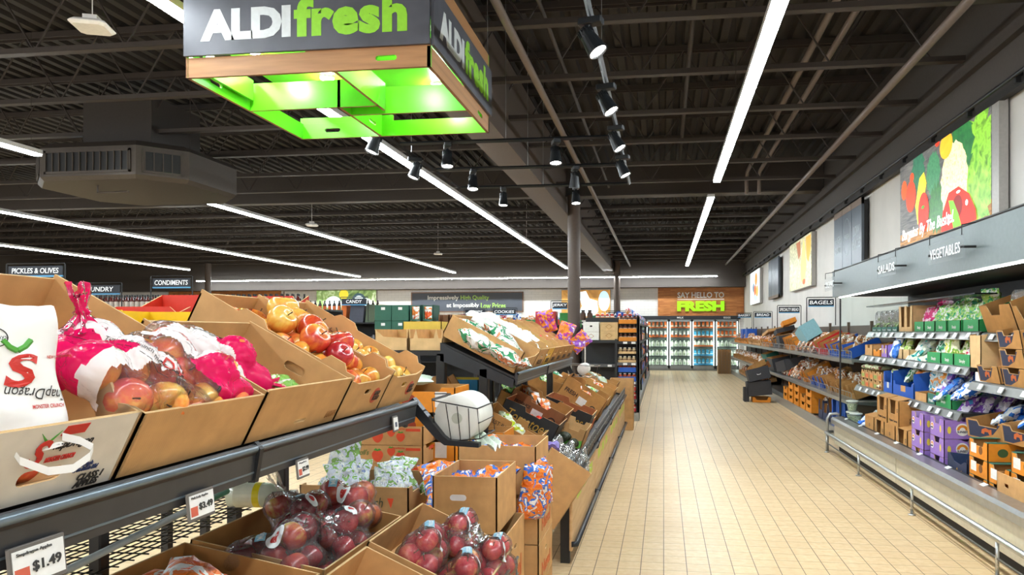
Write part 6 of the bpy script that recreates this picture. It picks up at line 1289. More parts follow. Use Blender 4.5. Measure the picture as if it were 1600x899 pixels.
# ---- lower level of the near table
def lb(y, w, d, h, x, z, tl, lab, nm='apple_carton', **kw):
    o = mk(carton(w - .006, d, h, **kw), nm); M = LM(x, y, z, tl); o.matrix_world = M; tag(o, lab, 'carton'); return o, M
oG, MG = lb(2.08, .50, .38, .145, -.61, .572, 24, 'kraft carton of labelled red apple bags low at the table corner', mo=KR, mi=KR)
oF, MF = lb(1.92, .61, .42, .15, -.985, .672, 10, 'brown carton heaped with clear bags of dark red apples', mo=KR2, mi=KR2)
oH, MH = lb(1.44, .46, .42, .15, -.985, .672, 10, 'brown carton with an orange bag beneath the price rail', mo=KR2, mi=KR2)
oI, MI = lb(.95, .46, .42, .2, -.985, .672, 10, 'dark brown carton in shade beneath the first price ticket', mo=KR2, mi=KR2)
oJ, MJ = lb(1.56, .49, .37, .145, -.61, .572, 24, 'kraft carton at the bottom frame edge beside the labelled apple bags', mo=KR, mi=KR); oJ2, _ = lb(1.04, .49, .37, .145, -.61, .572, 24, 'kraft carton lowest at the frame corner', mo=KR, mi=KR)
def cluster(seed, nx=3, ny=3, s=.072, top=3):
    random.seed(seed); P_ = [(i * s + random.uniform(-.008, .008) + (j % 2) * .02, j * s * .93 + random.uniform(-.008, .008), random.uniform(-.01, .01)) for i in range(nx) for j in range(ny)]
    for k in range(top): P_.append(((k % 2 + .6) * s, (k // 2 + .5) * s, .062 + random.uniform(-.005, .008)))
    return P_
BLUT = plain('#8fc6de', .4); LAB2 = plain('#eef2f4', .4)
def mac_bag(M, seed, lab, alab, kinds=MAC, nx=3, ny=3, top=3, nk=None, s=.07, tagtext='McIntosh', tp=(.08, .07), sc=1):
    r_, bv = fruit_bag(M, cluster(seed, nx, ny, s, top), kinds, lab, alab, alab.replace('apple', 'apples', 1), seed=seed, nk=nk, r=.037, slack=.007, sc=sc)
    patch(r_, (tp[0], tp[1], .08), (1, .3, 0), (0, 1, 0), .075, .028, BLUT, bv, 'printed_band'); drape(r_, tagtext, (tp[0], tp[1], .08), (1, .3, 0), (-.3, 1, 0), .065, .018, LAB2, bv, 'lettering', off=.002, bold=.02)
    patch(r_, (tp[0] - .03, tp[1] - .05, .08), (1, 0, 0), (0, 1, 0), .04, .045, LAB2, bv, 'printed_oval', ell=True); patch(r_, (tp[0] - .03, tp[1] - .05, .08), (1, 0, 0), (0, 1, 0), .018, .02, RED, bv, 'printed_apple', off=.002, ell=True)
    return r_
mac_bag(MF @ Mx(.03, .10, .125, 8), 21, 'clear bag of large dark apples at the near end of the brown carton', 'dark red apple in the bag at the near end of the brown carton', nx=2, ny=3, top=2, s=.088, tp=(.04, .13), sc=1.18)
mac_bag(MF @ Mx(.24, .19, .135, 0), 22, 'clear apple bag with a tall twisted neck at the back of the brown carton', 'dark red apple in the bag with a tall twisted neck', nk=((.1, .12, .06), (-.35, .45, .85), .13, .05, .03), nx=3, ny=2, top=3, s=.086, sc=1.15)
mac_bag(MF @ Mx(.455, .10, .15, 6), 23, 'clear bag of bright red apples at the far end of the brown carton', 'bright red apple in the bag at the far end of the brown carton', [GALA[1], GALA[2], MAC[1]], nx=2, ny=3, top=3, tp=(.05, .13), s=.084, sc=1.12)
mac_bag(MF @ Mx(.24, .05, .13, -8), 24, 'clear apple bag with a blue tied neck in the middle of the brown carton', 'apple in the bag with a blue tied neck', nk=((-.02, .06, .06), (-.75, .15, .6), .09, .04, .025), nx=2, ny=2, top=2, tp=(.08, .08), s=.085, sc=1.15)
mac_bag(MF @ Mx(.14, .05, .06, 0), 25, 'clear apple bag sunk at the front of the brown carton', 'apple in the bag sunk at the front of the brown carton', nx=5, ny=1, top=0, tp=(.2, .03), s=.085, sc=1.1)
for i, (x, y, sd) in enumerate(((.04, .04, 31), (.26, .02, 32), (.06, .19, 33), (.29, .17, 34))):
    mac_bag(MG @ Mx(x, y, .085 + (.04 if i > 1 else .02), 8 * (-1) ** i), sd, f'clear bag of pinkish apples, {["front near one", "front far one", "rear near one", "rear far one"][i]} in the corner kraft carton', f'pinkish red apple in the {["front near", "front far", "rear near", "rear far"][i]} bag of the corner carton', JON, nx=3, ny=2, top=2, tp=(.09, .05))
put('crumpled_bag', pouch_mesh(.13, .2, .1, 8, [FILM], .03), MG @ Mx(.46, .12, .1, 80, -70), 'empty clear bag hanging over the far edge of the corner carton', 'bag')
ob = pouch_mesh(.2, .24, .1, 5, prnt(['#e8641c', '#f2efe8', '#ef7a2a', '#e05a18'], 16), .012); put('orange_bag', ob, MH @ Mx(.23, .06, .1, 25, -65), 'orange and clear bag in the brown carton beneath the price rail', 'bag')
put('orange_bag', ob, MH @ Mx(.36, .2, .08, 70, -75), 'orange bag lying deeper in the brown carton beneath the price rail', 'bag')
# pole, spray bottle
pl = T('extension_pole', 'pale metal pole with green grip lying on the black wire rack', 'pole', Mx(0, 0, 0)); d0, d1 = Vector((-1.41, 1.50, .93)), Vector((-1.41, 2.02, .972))
MB().tube([d0, d1], .0095, 12).build('shaft', plain('#c9dadd', .3), pl, True); MB().tube([d1, d1 + (d1 - d0).normalized() * .03, d1 + (d1 - d0).normalized() * .035, d1 + (d1 - d0).normalized() * .13], [.014, .015, .012, .011], 12).build('grip', plain('#1f8a64', .4), pl, True)
sp_ = T('spray_bottle', 'clear bottle of pale liquid with yellow label lying on the wire rack', 'bottle', Mx(-1.55, 2.28, .93, 22, 90) @ Matrix.Rotation(PI, 4, 'X') @ Mx(0, 0, 0, 0, 180, 0))
sp_.matrix_world = Matrix.Translation((-1.50, 2.30, .933)) @ Matrix.Rotation(math.radians(8), 4, 'Z') @ Matrix.Rotation(math.radians(90), 4, 'Y')
MB().lathe([(.03, 0), (.04, .005), (.042, .13), (.036, .16), (.018, .19), (.014, .2), (.014, .215)], 24).build('bottle_body', plain('#cfd8c4', .12), sp_, True); MB().lathe([(.017, .215), (.017, .235)], 16).build('cap', LBL, sp_)
MB().lathe([(.0428, .03), (.0428, .12)], 24).build('label', plain('#dfe4cf', .4), sp_); MB().lathe([(.0432, .095), (.0432, .118)], 24).build('yellow_band', plain('#e2d21c', .4), sp_)
# bag roll holder at the corner of the upper shelf
bh = T('bag_roll_holder', 'wire basket with a large white bag roll at the end of the near table', 'bag holder', Mx(-.94, 2.66, 1.12))
MB().prism([(-.05, .10), (-.02, .125), (.10, -.02), (.12, -.035), (.24, -.045), (.24, -.062), (.105, -.055), (.07, -.03)], -.02, .02).build('arm', plain('#23262b', .35, .4), bh)
f = MB(); 
for yy in (-.0, .24):
    f.tube([(.06, yy, .02), (.05, yy, .115), (.23, yy, .085), (.24, yy, -.03), (.10, yy, -.045), (.06, yy, .02)], .0028, 6)
    for q in range(1, 4): f.tube([(.06 + .045 * q, yy, .11 - .008 * q), (.09 + .037 * q, yy, -.04)], .002, 5)
for a in ((.05, .115), (.23, .085), (.24, -.03), (.10, -.045), (.235, .03), (.055, .06)): f.tube([(a[0], -.0, a[1]), (a[0], .24, a[1])], .0028, 6)
f.tube([(.02, .12, .13), (.05, .24, .12), (.05, .0, .12)], .0025, 5); f.build('wire_basket', BLK, bh)
RO = Mx(.145, .015, .045, 0, -90); ro = MB(); ro.lathe([(.02, 0), (.088, 0), (.093, .005), (.093, .2), (.088, .205), (.02, .205)], 32, M=RO); r_ = ro.build('bag_roll', plain('#e4e6e0', .5, 0, .04, .3, 20), bh, True)
MB().lathe([(.021, -.003), (.021, .208)], 16, M=RO).build('roll_core', plain('#bfc4b8', .6), r_)
mb = MB(); mb.grid(lambda u, v: (.17 + .12 * v, .03 + .16 * u + .02 * math.sin(v * 6), -.035 - .04 * v * v + .012 * math.sin(u * 14 + v * 9)), 14, 12); r_ = mb.build('loose_bag_end', plain('#cfdccd', .35), bh, True)
# ---------------------------------------------------------------- stacks standing between the two tables
def kbox(x, y, z, w, d, h, lab, yaw=0, txt=None, mo=KR, holes_=True, tcol='#c8642c', nm='kraft_box', **kw):
    o = mk(carton(w, d, h, mo=mo, mi=mo, holes={'F': [hole(w * .5, h * .5, .05, .02)], 'R': [hole(d * .5, h * .7, .05, .02)]} if holes_ else {}, **kw), nm); o.matrix_world = Mx(x, y, z, yaw); tag(o, lab, 'box')
    if txt: text(o, txt, 0, 0, 0, d * .6, h * .3, plain(tcol, .6), 'printed_text', Mx(w, 0, 0, 90) @ Mx(d * .5, -.001, h * .35))
    return o
o = kbox(-.955, 2.86, .665, .275, .38, .235, 'tall open kraft box with hand hole beside the near table corner', mo=KR, holes_=False); o2 = bpy.data.objects[o.name]
MB().prism(rrect(.075, .145, .135, .16, .012, 3), -.0012, .0).build('hand_hole', plain('#e8e8ea', .4), o)
for k_ in range(2): kbox(-.955 + .01 * k_, 2.84 + .02 * k_, .01 + .325 * k_, .30, .4, .32, f'kraft box with orange print, {["lower", "upper"][k_]} one under the tall open box', txt='Navel', lidflap=0)
kbox(-1.03, 3.48, .69, .40, .38, .24, 'wide open kraft box behind the tall open box', holes_=False)
for k_ in range(3): kbox(-.98, 3.42, .01 + .225 * k_, .375, .42, .22, f'kraft box with orange print, {["lowest", "middle", "highest"][k_]} of the stack behind', txt='Navel')
ORS = bagm('mesh_bag', ['#ef7a22', '#f2f0ec', '#3a6fd0', '#ee8a34', '#e86a18', '#eeeae6'], .2, .3, .09, 20, cr=.018, n_=3)
for i, (x, y, z, yw, tl) in enumerate(((-.92, 2.95, .74, 10, -70), (-.85, 3.05, .76, -20, -70), (-.95, 3.1, .73, 30, -65), (-.95, 3.55, .80, 0, -75), (-.83, 3.6, .81, 40, -70), (-.75, 3.7, .79, 10, -75))):
    put('orange_mesh_bag', ORS[i % 3], Mx(x, y, z, yw, tl), f'orange, white and blue fruit bag inside the {"tall" if i < 3 else "wide"} open kraft box', 'bag', f'fruit bags inside the {"tall" if i < 3 else "wide"} open kraft box')
put('orange_mesh_bag', ORS[2], Mx(-.64, 3.36, .60, 48, 6, 8, .88), 'orange and blue mesh fruit bag hanging between the kraft boxes', 'bag'); put('orange_mesh_bag', ORS[0], Mx(-.60, 3.52, .62, 60, -4, -10, .8), 'second orange mesh fruit bag hanging behind the first', 'bag')
# strawberry flats
def flat(x, y, z, lab, w=.5, d=.38, h=.105, name='strawberry_flat', mo=KR):
    fr = [(0, h), (w, h)]; sd = [(0, h), (.05, h), (.06, h * .8), (d * .35, h * .8), (d * .4, h * .55), (d * .6, h * .55), (d * .65, h * .8), (d - .06, h * .8), (d - .05, h), (d, h)]
    o = mk(carton(w, d, h, h, sideL=sd, sideR=sd, mo=mo, mi=mo), name); o.matrix_world = Mx(x, y, z); return tag(o, lab, 'crate')
STR = plain('#dd4a24', .5)
for k_ in range(9):
    o = flat(-1.83, 3.82, .002 + k_ * .108, 'kraft strawberry flat with red berries and Driscoll\'s lettering in the stack between the tables'); o['group'] = 'strawberry flats stacked between the tables'
    if k_ >= 5:
        for bx, bz, s in ((.235, .045, .034), (.315, .07, .024), (.37, .045, .026)):
            MB().prism([(bx + s * .95 * math.sin(t) * (1 - .25 * math.cos(t)) , bz - s * math.cos(t)) for t in [2 * PI * i / 18 for i in range(18)]] [::-1], -.001, 0).build('printed_strawberry', STR, o)
            MB().prism([(bx - s * .7, bz + s * .95), (bx, bz + s * .8), (bx + s * .7, bz + s * 1.0), (bx + .3 * s, bz + s * 1.25), (bx, bz + s * 1.05), (bx - s * .3, bz + s * 1.3)], -.0015, -.0005).build('printed_leaves', LEAF, o)
        text(o, "Driscoll's", .12, -.0012, .065, .13, .032, plain('#4f7a3c', .5), 'printed_text', shear=.3, bold=0); text(o, 'Strawberries', .36, -.0012, .092, .07, .01, STR, 'printed_text')
        MB().box(.40, .485, -.001, 0, .078, .093).build('printed_bar', STR, o); MB().box(.1, .2, -.001, 0, .07, .09, 0, Mx(.5, 0, 0, 90)).build('printed_bar', STR, o)
# boxes of bagged salad in front of the flats
for k_ in range(4):
    o = flat(-1.66, 3.08, .002 + k_ * .215, f'kraft box of bagged greens, {["lowest", "second", "third", "topmost, reading Alvonis Ranch,"][k_]} in the stack', .52, .4, .21 if k_ < 3 else .15, 'greens_box', KR2 if k_ < 3 else plain('#b08a5c', .6))
text(o, 'Alvonis Ranch', .26, -.0012, .08, .28, .045, plain('#3f4a34', .6), 'printed_text', shear=.25, bold=0); MB().prism([(.42, .10), (.45, .10), (.437, .055)], -.0012, 0).build('printed_carrot', STR, o)
HB = bagm('herb_bag', ['#e8ecee', '#7fae5a', '#cfd8e6', '#e4eae4', '#8a9ac8'], .16, .2, .05, 22, cr=.016, n_=3)
for i in range(9): put('herb_bag', HB[i % 3], Mx(-1.63 + .06 * i, 3.16 + .07 * (i % 3), .72 + .02 * (i % 2), 30 * (i % 4) - 45, -50), 'clear bag of greens with white print on the top greens box', 'bag', 'clear greens bags on the top greens box')
put('herb_bag', HB[1], Mx(-1.55, 3.3, .83, 10, -20), 'clear bag of greens propped highest on the top greens box', 'bag')
# orange cartons and flattened boxes beneath the farther table
for k_ in range(8): 
    o = mk(carton(.4, .3, .145, front=[(0, .145), (.08, .145), (.1, .12), (.3, .12), (.32, .145), (.4, .145)], mo=ORG, mi=KR2, me=KR3), 'orange_carton'); o.matrix_world = Mx(-1.60, 4.0 + .0, .002 + k_ * .147); tag(o, 'orange printed carton in the tall stack between the tables', 'carton', 'orange cartons in the tall stack between the tables')
    MB().box(.28, .35, -.001, 0, .03, .12).build('label', LBL, o); MB().prism(disc(.12, .07, .045, .035), -.001, 0).build('printed_fruit', plain('#a8442c', .6), o)
for k_ in range(6):
    o = mk(carton(.25, .3, .145, mo=ORG, mi=KR2, me=KR3, front=[(0, .145), (.05, .145), (.07, .09), (.18, .09), (.2, .145), (.25, .145)]), 'orange_carton'); o.matrix_world = Mx(-1.22, 3.84 + .42, .002 + k_ * .147 ); tag(o, 'orange printed carton in the shorter stack beside the strawberry flats', 'carton', 'orange cartons in the shorter stack'); MB().box(.15, .2, -.001, 0, .03, .12).build('label', LBL, o)
put('wrapped_pack', pouch_mesh(.22, .3, .05, 3, plain('#cfe0d4', .3), .006), Mx(-1.45, 4.02, 1.205, 20, -88), 'pale green wrapped pack lying on the orange carton stack', 'pack')
for i, (x, y, yw, tl, rl) in enumerate(((-1.56, 4.9, 10, 0, 22), (-1.44, 5.0, 0, 0, 28), (-1.40, 5.2, 5, 0, 32))):
    o = MB().cbox(0, .30, 0, .02, 0, .62, .004).build('flattened_box', [KR, KR2, KR][i], None); o.matrix_world = Mx(x - .1, y, .50, yw, tl, -rl); tag(o, f'flattened kraft box leaning under the farther table, {["first", "second", "third"][i]} from the aisle-less side', 'box'); text(o, 'FRESH', .15, -.001, .35, .2, .05, plain('#5a4024', .6), 'printed_text')
for i, (x, nm, mt_) in enumerate(((-1.9, 'blue_bag', BLB[0]), (-1.8, 'blue_bag', BLB[1]), (-1.7, 'green_bag', DGB[0]))): put(nm, mt_, Mx(x, 5.2, .93, 10 * i, -30), f'{nm.replace("_", " ")} on the rear lower level under the farther table, {["first", "second", "third"][i]} in line', 'bag')
MB().box(0, .7, 0, .5, 0, .03).build('rear_ledge', SB, T2, mat=Mx(-2.05, .4, .9)); tag(mk(carton(.3, .3, .2, mo=plain('#3a9ad0', .5), mi=plain('#e0c83c', .5)), 'two_tone_box', M=Mx(-1.72, 5.35, .93)), 'bright blue and yellow box on the rear level under the farther table', 'box')
# ---------------------------------------------------------------- farther table, upper level
A2 = 30.0
def u2(y, w, d, h, lab, **kw):
    o = mk(carton(w - .008, d, h, **kw), 'produce_carton'); M = LM(-.965, y, 1.228, A2 - 4 if False else 26); M = LM(-.97, y, 1.228, 27); o.matrix_world = M; tag(o, lab, 'carton'); return o, M
oa, Ma = u2(4.56, .60, .55, .155, 'plain kraft carton of green and white bags, first on top of the farther table', mo=KR, mi=KR, front=[(0, .155), (.1, .12), (.2, .105), (.5, .11), (.592, .14)])
GWB = bagm('green_white_bag', ['#f0f0ec', '#e8e6e2', '#f2f0ee', '#efe9e4', '#2f8a5c', '#efece8', '#e08a5c', '#f2f0ee'], .24, .34, .1, 9, cr=.014, n_=3)
for i, (x, y, z, yw, tl) in enumerate(((.14, .2, .05, 60, -62), (.3, .26, .06, 40, -60), (.22, .08, .07, 80, -68), (.42, .12, .05, -20, -50), (.3, .04, .05, 20, -75))): put('onion_bag', GWB[i % 3], Ma @ Mx(x, y - .02, z, yw, tl - 20), 'white and green printed bag in the first carton of the farther table', 'bag', 'bags in the first carton of the farther table')
seq = [(5.17, .40, KR, 'second', 'heaped with white bags'), (5.58, .30, plain('#d9a82c', .6), 'third', 'with yellow trim'), (5.89, .30, KR2, 'fourth', 'with a dark hand hole'), (6.20, .33, KR2, 'fifth', 'with printed sides'), (6.54, .36, KR2, 'sixth', 'with printed sides'), (6.91, .36, KR2, 'last', 'beneath the purple grape bags')]
WHB = bagm('white_bag', ['#f6f6f2', '#eceae4', '#f8f8f6', '#dfe6dc', '#f4f4f0'], .24, .32, .12, 6, cr=.02, n_=3)
GRB = bagm('grape_bag', ['#7a3fb0', '#c23a7a', '#e88a2c', '#9a5ac8', '#e8e0ea'], .17, .22, .06, 14, n_=3)
for i, (y, w, c_, od, ds) in enumerate(seq):
    o, M = u2(y, w, .53, .16, f'kraft carton {ds}, {od} on the upper level of the farther table', mo=c_, mi=KR, holes={'F': [hole(w / 2, .1, .06, .02)]}, sideL=ears(.53, .16), sideR=ears(.53, .16))
    text(o, 'FRESH', w * .5, -.001, .05, w * .5, .04, plain('#4a3520', .6), 'printed_text')
    for q in range(5 if i == 0 else 3):
        kk, nm, ll = (WHB, 'white_bag', 'bulging white bag') if i < 2 else ((YLB, 'yellow_bag', 'pale yellow bag') if i == 2 else ((RWB, 'red_bag', 'red and white bag') if i < 5 else (GRB, 'grape_bag', 'purple bag')))
        put(nm, kk[q % len(kk)], M @ Mx(w * (.25 + .5 * (q % 2)), .04 + .07 * q, .07 + (.02 if i == 0 else 0), 12 * (q - 2), -82), f'{ll} in the {od} carton of the farther table', 'bag', f'bags in the {od} carton of the farther table')
for i, (y, yy, z, yw) in enumerate(((5.15, .40, .13, 20), (5.3, .26, .11, -10), (5.5, .14, .10, 10))): put('white_bag', WHB[i], LM(-.962, y + .08, 1.222, 27) @ Mx(.1, yy - .12, z, yw, -80, 0, .9), f'white bag heaped highest over the second carton, {["rear", "middle", "front"][i]} one', 'bag')
for i, (X, Y, Z, yw, tl, rl) in enumerate(((-1.12, 7.0, 1.50, -10, 10, -14), (-1.02, 7.12, 1.40, 10, -20, 20), (-.93, 7.2, 1.33, 20, -10, 50))): put('grape_bag', GRB[i], Mx(X, Y, Z, yw, tl, rl), f'bright purple bag {["standing upright at the top", "slumped in the middle", "tipping over the lower edge"][i]} of the last kraft carton', 'bag')
# rear trays
for i, x in enumerate((-1.92, -1.68)):
    o = mk(carton(.23, .4, .14, front=[(0, .08), (.03, .08), (.045, .14), (.06, .08), (.17, .08), (.185, .14), (.2, .08), (.23, .08)] if i else [(0, .14), (.06, .09), (.23, .08)], mo=KR3, mi=KR), 'kraft_tray'); o.matrix_world = Mx(x, 4.55, 1.378); tag(o, f'kraft tray on the rear ledge of the farther table, the {["outer", "inner"][i]} one', 'tray')
o = mk(carton(.3, .5, .2, mo=plain('#d9b84c', .6), mi=KR), 'yellow_carton'); o.matrix_world = Mx(-1.95, 3.55 + 1.6, 1.378, 0, 0, 0); tag(o, 'yellow kraft carton behind the apple cartons on the rear ledge', 'carton')
# rear of the near table: yellow and red cartons
YEL = plain('#ecc414', .5); RDC = plain('#c8321c', .5)
o = mk(carton(.44, .26, .2, mo=YEL, mi=YEL, me=YEL, front=[(0, .2), (.07, .2), (.1, .14), (.30, .14), (.34, .2), (.39, .2), (.44, .1)]), 'yellow_carton'); o.matrix_world = Mx(-1.97, 2.28, 1.378, 5); tag(o, 'bright yellow open carton behind the pink apple bags', 'carton')
text(o, 'Munchie', .27, -.0012, .06, .2, .05, plain('#f6e83c', .5), 'lettering', bold=.05); MB().box(.34, .39, -.001, 0, .12, .19).build('label', LBL, o)
for q in range(6): MB().prism([(.08 + .035 * q, .1), (.095 + .035 * q, .13), (.11 + .035 * q, .1)], -.001, 0).build('printed_flame', ORG, o)
gond2 = T('display_table', 'rear shelf of the near table carrying yellow and red cartons', 'table', Mx(-2.75, 2.68, 0)); MB().box(0, 1.05, 0, 1.3, 1.44, 1.47).build('table_top', SB, gond2)
for x in (.02, .98):
    for y in (.02, 1.22): MB().box(x, x + .04, y, y + .04, 0, 1.44).build('leg', SB, gond2)
for i, (x, y, yw, h) in enumerate(((-2.72, 3.3, 5, .23), (-2.36, 3.5, -5, .23), (-2.14, 2.95, 8, .17), (-2.6, 2.85, 8, .15))):
    o = mk(carton(.36, .3, h, mo=RDC, mi=RDC, me=KR3, front=[(0, h * .55), (.12, h * .5), (.36, h * .4)], sideL=[(0, h * .5), (.3, h)], sideR=[(0, h * .4), (.3, h)], back=[(0, h), (.26, h), (.36, h * .4)]), 'red_carton'); o.matrix_world = Mx(x, y, 1.473, yw); tag(o, f'red open carton behind the apple cartons, {["farthest of the four", "second farthest, by the bottles", "torn one beside the kraft carton", "one over the yellow carton"][i]}', 'carton')
# ---------------------------------------------------------------- farther table, lower level
def dz(x): return .548 + (-.64 - x) * .331 if x > -.98 else .661 + (-.98 - x) * .175
def l2(y, x, w, d, h, tl, lab, yaw=0, zz=None, **kw):
    tl = max(tl, 18.6) if x > -.98 else max(tl, 12); o = mk(carton(w, d, h, **kw), 'produce_carton'); M = LM(x - .03, y, (dz(x - .03) + .006) if zz is None else zz, tl, yaw); o.matrix_world = M; tag(o, lab, 'carton'); return o, M
GP = plain('#6cc04a', .6); BK = plain('#232326', .5)
side_near = Mx(0, 0, 0, -90)     # the side that faces the camera; its x runs from the back edge to the front edge
def on_side(o, d, fn): fn(Matrix.Translation((0, d, 0)) @ Matrix.Rotation(-PI / 2, 4, 'Z'))
def westpak(o, d, h):
    M = Matrix.Translation((0, d, 0)) @ Matrix.Rotation(-PI / 2, 4, 'Z')
    MB().prism([(d * .02, .004), (d * .98, .004), (d * .98, h * .42), (d * .6, h * .22), (d * .02, h * .18)], -.001, 0, M).build('printed_green', GP, o); text(o, 'WEST PAK', 0, 0, 0, d * .4, h * .14, INK, 'printed_text', M @ Mx(d * .32, -.0015, h * .72), bold=0)
    MB().prism(disc(d * .8, h * .3, .018), -.0016, -.001, M, holes=[disc(d * .8, h * .3, .014)]).build('printed_ring', INK, o)
wp = [(0, .16), (.05, .16), (.06, .13), (.14, .13), (.15, .17), (.22, .17), (.23, .14), (.36, .165)]
o, M = l2(5.62, -.63, .42, .36, .165, 19, 'kraft and green avocado carton at the front edge reading WEST PAK', mo=KR, mi=KR3, sideL=wp, sideR=wp); westpak(o, .36, .165)
o, M = l2(4.58, -.86, .36, .42, .19, 28, 'kraft carton with green print beside the bag roll holder', 0, .64, mo=KR2, mi=KR2, sideL=[(0, .19), (.1, .19), (.11, .15), (.2, .15), (.21, .19), (.42, .19)], sideR=wp[:-1] + [(.42, .19)]); westpak(o, .42, .19)
AVO = MB().grid(lambda u, v: (.036 * math.sin(PI * v) * (1 - .25 * v) * math.cos(2 * PI * u), .036 * math.sin(PI * v) * (1 - .25 * v) * math.sin(2 * PI * u), .05 * math.cos(PI * v)), 16, 12, wrapu=True).mesh('avocado', plain('#2c3320', .55, 0, .3, .5, 60), True)
for i in range(12): put('avocado', AVO, Mx(-.70 - .07 * (i % 4), 5.42 + .07 * (i // 4), dz(-.7 - .07 * (i % 4)) + .06 + .03 * (i % 2), 30 * i, 70, 20 * i), 'dark green avocado loose beside the WEST PAK carton', 'avocado', 'loose avocados beside the WEST PAK carton')
LIM = bagm('lime_bag', ['#c8d82c', '#e4eecb', '#9fc03c'], .12, .16, .07, 12)
for i in range(3): put('lime_bag', LIM[i % 2], M @ Mx(.1 + .12 * i, .08 + .1 * i, .06, 40 * i, -50), 'yellow green bag in the kraft carton beside the roll holder', 'bag', 'yellow green bags beside the roll holder')
def tom(y, x, lab, yaw=0, w=.42, d=.4, h=.15, tl=20, dzz=0):
    o = mk(carton(w, d, h, mo=BK, mi=plain('#a8643a', .6), me=KR3, sideL=[(0, h), (d * .3, h), (d * .34, h * .85), (d * .6, h * .85), (d * .64, h * 1.05), (d, h)]), 'tomato_carton'); M_ = LM(x, y, dz(x) + .004 + dzz, tl, yaw); o.matrix_world = M_; tag(o, lab, 'carton')
    M = Matrix.Translation((0, d, 0)) @ Matrix.Rotation(-PI / 2, 4, 'Z'); text(o, 'Tomatoes', 0, 0, 0, d * .75, h * .45, plain('#c9a24a', .4, .5), 'gold_lettering', M @ Mx(d * .5, -.0015, h * .5), shear=.3, bold=0); return o, M_
o, Mt = tom(5.08, -.82, 'black carton with gold Tomatoes lettering holding loose tomatoes, the farther from the aisle', 0, .42, .44, .17, 26, .06); o, Mt2 = tom(6.08, -.68, 'black carton with gold Tomatoes lettering at the aisle edge', 0, .42, .44, .2, 22, .03)
TOM = MB().grid(lambda u, v: (.034 * math.sin(PI * v) * (1 + .04 * math.cos(10 * PI * u)) * math.cos(2 * PI * u), .034 * math.sin(PI * v) * (1 + .04 * math.cos(10 * PI * u)) * math.sin(2 * PI * u), .028 * math.cos(PI * v)), 20, 10, wrapu=True).mesh('tomato', plain('#d8301c', .2), True)
for i in range(20): put('tomato', TOM, Mt @ Mx(.05 + .075 * (i % 5), .05 + .07 * (i // 5), .04 + .03 * ((i * 7) % 3) / 2, 30 * i, 20, 10 * i), 'red tomato loose in the black carton away from the aisle', 'tomato', 'loose tomatoes in the black carton')
for (y, x, w, d, h, tl, yw, mo, lab, tx, zz) in ((5.46, -.80, .5, .46, .17, 27, 0, plain('#8a5a34', .6), 'reddish brown slotted carton under the upper level', 'PRODUCE', .70),
      (6.0, -1.08, .42, .38, .16, 24, 0, KR2, 'kraft carton of pale lettuce under the upper level', None, .70), (6.53, -.66, .36, .46, .12, 20, 0, plain('#c8642c', .6), 'orange printed kraft carton beside the aisle tomatoes', None, None),
      (6.95, -.66, .45, .46, .27, 32, 0, KR2, 'kraft carton printed FRESH with a white label, inner one', 'FRESH', .60), (7.45, -.66, .4, .42, .12, 19, 0, KR2, 'kraft carton of bagged cucumbers at the aisle edge', None, None), (7.6, -1.12, .5, .4, .2, 18, 0, KR2, 'half open kraft carton behind the upper shelf end', None, .75),
      (7.9, -.68, .45, .42, .12, 19, 0, KR, 'kraft carton of orange and white bags farther along the table', None, None), (8.2, -1.08, .5, .4, .2, 20, 10, plain('#a8743c', .6), 'brown carton with torn flaps farther along the table', None, .78), (8.40, -.68, .42, .42, .13, 19, 0, KR2, 'low kraft carton toward the end of the farther table', None, None),
      (8.88, -.66, .5, .46, .22, 25, 0, KR2, 'kraft carton printed FRESH and white label, aisle edge', 'FRESH', None), (9.42, -.68, .5, .42, .15, 19, 0, KR2, 'kraft carton near the end of the farther table', None, None), (9.98, -.68, .6, .45, .2, 18, 0, KR2, 'last kraft carton of the farther table', None, None)):
    sd = [(0, h), (d * .28, h), (d * .32, h * .82), (d * .62, h * .82), (d * .66, h), (d, h)]
    o, M = l2(y, x, w, d, h, tl, lab, yw, zz, mo=mo, mi=KR2, sideL=sd, sideR=sd)
    if tx:
        Ms = Matrix.Translation((0, d, 0)) @ Matrix.Rotation(-PI / 2, 4, 'Z'); text(o, tx, 0, 0, 0, d * .3, h * .16, INK, 'printed_text', Ms @ Mx(d * .25, -.0015, h * .55)); MB().box(d * .44, d * .64, -.001, 0, h * .3, h * .58, 0, Ms).build('label', LBL, o); MB().prism(disc(d * .82, h * .4, .035), -.001, 0, Ms, holes=[disc(d * .82, h * .4, .024)]).build('printed_ring', INK, o)
    kk, nm, ll = {0: (SAL, 'salad_bag', 'green bag'), 1: (ORB, 'orange_bag', 'orange and white bag'), 2: (DGB, 'dark_green_bag', 'dark green bag'), 3: (TEB, 'teal_bag', 'pale teal bag')}[int(y * 10) % 4 if not tx else 1]
    for q in range(3): put(nm, kk[q % 2], M @ Mx(w * (.2 + .28 * q), d * (.2 + .22 * q), h * .35, 30 * q - 20, -55), f'{ll} in the {lab.split(",")[0]}'.replace('in the kraft', 'in the kraft')[:90], 'bag', f'bags in the {lab}')
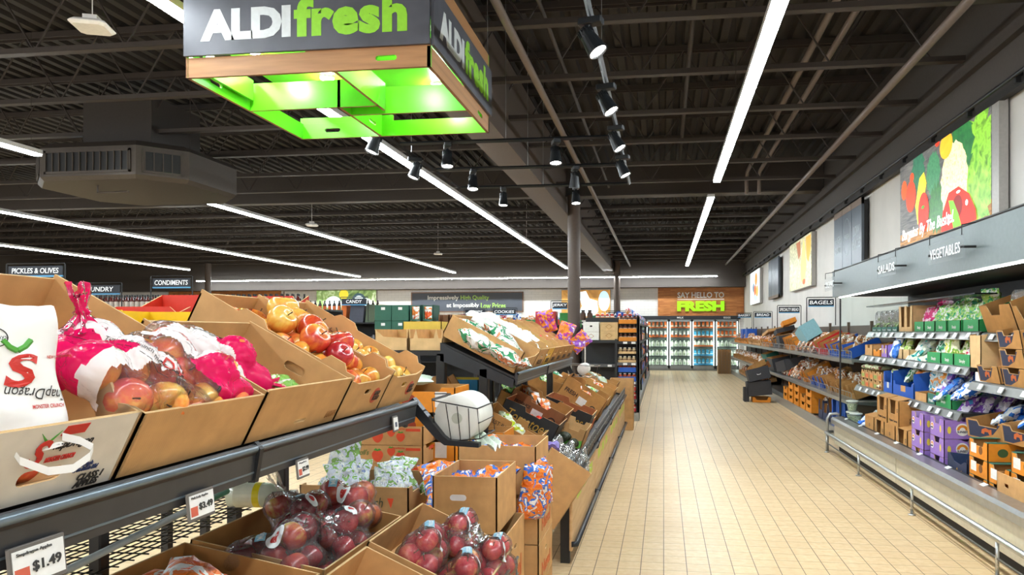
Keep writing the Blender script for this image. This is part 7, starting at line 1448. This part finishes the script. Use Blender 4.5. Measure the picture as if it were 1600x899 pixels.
o = kbox(-1.0, 4.30, .48, .30, .05, .42, 'stray kraft panel tilted at the near end of the farther table', 0, holes_=False); o.matrix_world = Mx(-.93, 4.38, .42, 10, 0, 34)
PLB = film('#e8ecec', .28, .4, 25, 'loose_plastic')
def crump(seed, w, d, h, mat, nm, M, lab):
    me = MB().grid(lambda u, v: ((u - .5) * w, (v - .5) * d, h * (.5 + .9 * noise.noise(Vector((u * 5 + seed, v * 5, seed))) + .5 * noise.noise(Vector((u * 13, v * 13 + seed, 2)))) - .3 * h * (abs(u - .5) + abs(v - .5))), 30, 26).mesh(nm, mat, True); return put(nm, me, M, lab, 'plastic bag')
crump(1, .34, .5, .08, PLB, 'plastic_liner', Mx(-.74, 4.98, .62, -20, 0, 20), 'crumpled clear plastic liner spilling over the near corner of the farther table'); crump(5, .16, .4, .07, PLB, 'plastic_liner', Mx(-.60, 5.0, .55, 0, 0, 50), 'clear plastic liner hanging over the front rail of the farther table')
crump(8, .5, .1, .05, plain('#8a7cc0', .4), 'purple_liner', Mx(-.92, 4.52, .74, 15, 0, 0), 'purple foam liner across the cartons beside the roll holder')
b2 = T('bag_roll_holder', 'chrome wire basket with bag roll at the end of the upper shelf, farther table', 'bag holder', Mx(-.98, 7.36, 1.08))
f = MB()
for yy in (0, .28):
    f.tube([(-.02, yy, .08), (.0, yy, -.04), (.28, yy, -.06), (.30, yy, .06), (-.02, yy, .08)], .005, 6)
for q in range(5): f.tube([(.0 + .07 * q, 0, -.04 - .004 * q), (.0 + .07 * q, .28, -.04 - .004 * q)], .004, 5)
f.tube([(.30, 0, .06), (.30, .28, .06)], .005, 6).tube([(-.02, 0, .08), (-.02, .28, .08)], .005, 6); f.build('wire_basket', STEEL, b2); MB().lathe([(.015, 0), (.06, 0), (.06, .22), (.015, .22)], 20, M=Mx(.14, .03, .03, 0, -90)).build('bag_roll', WHT, b2, True)
MB().prism([(-.06, .1), (-.02, .12), (.06, -.03), (.03, -.05)], -.01, .01).build('arm', BLK, b2)
# kraft sack and rolls at the table end
kbox(-.82, 8.9 + 1.95, .002, .36, .3, .78, 'tall kraft paper carton at the far end of the farther table', holes_=False)
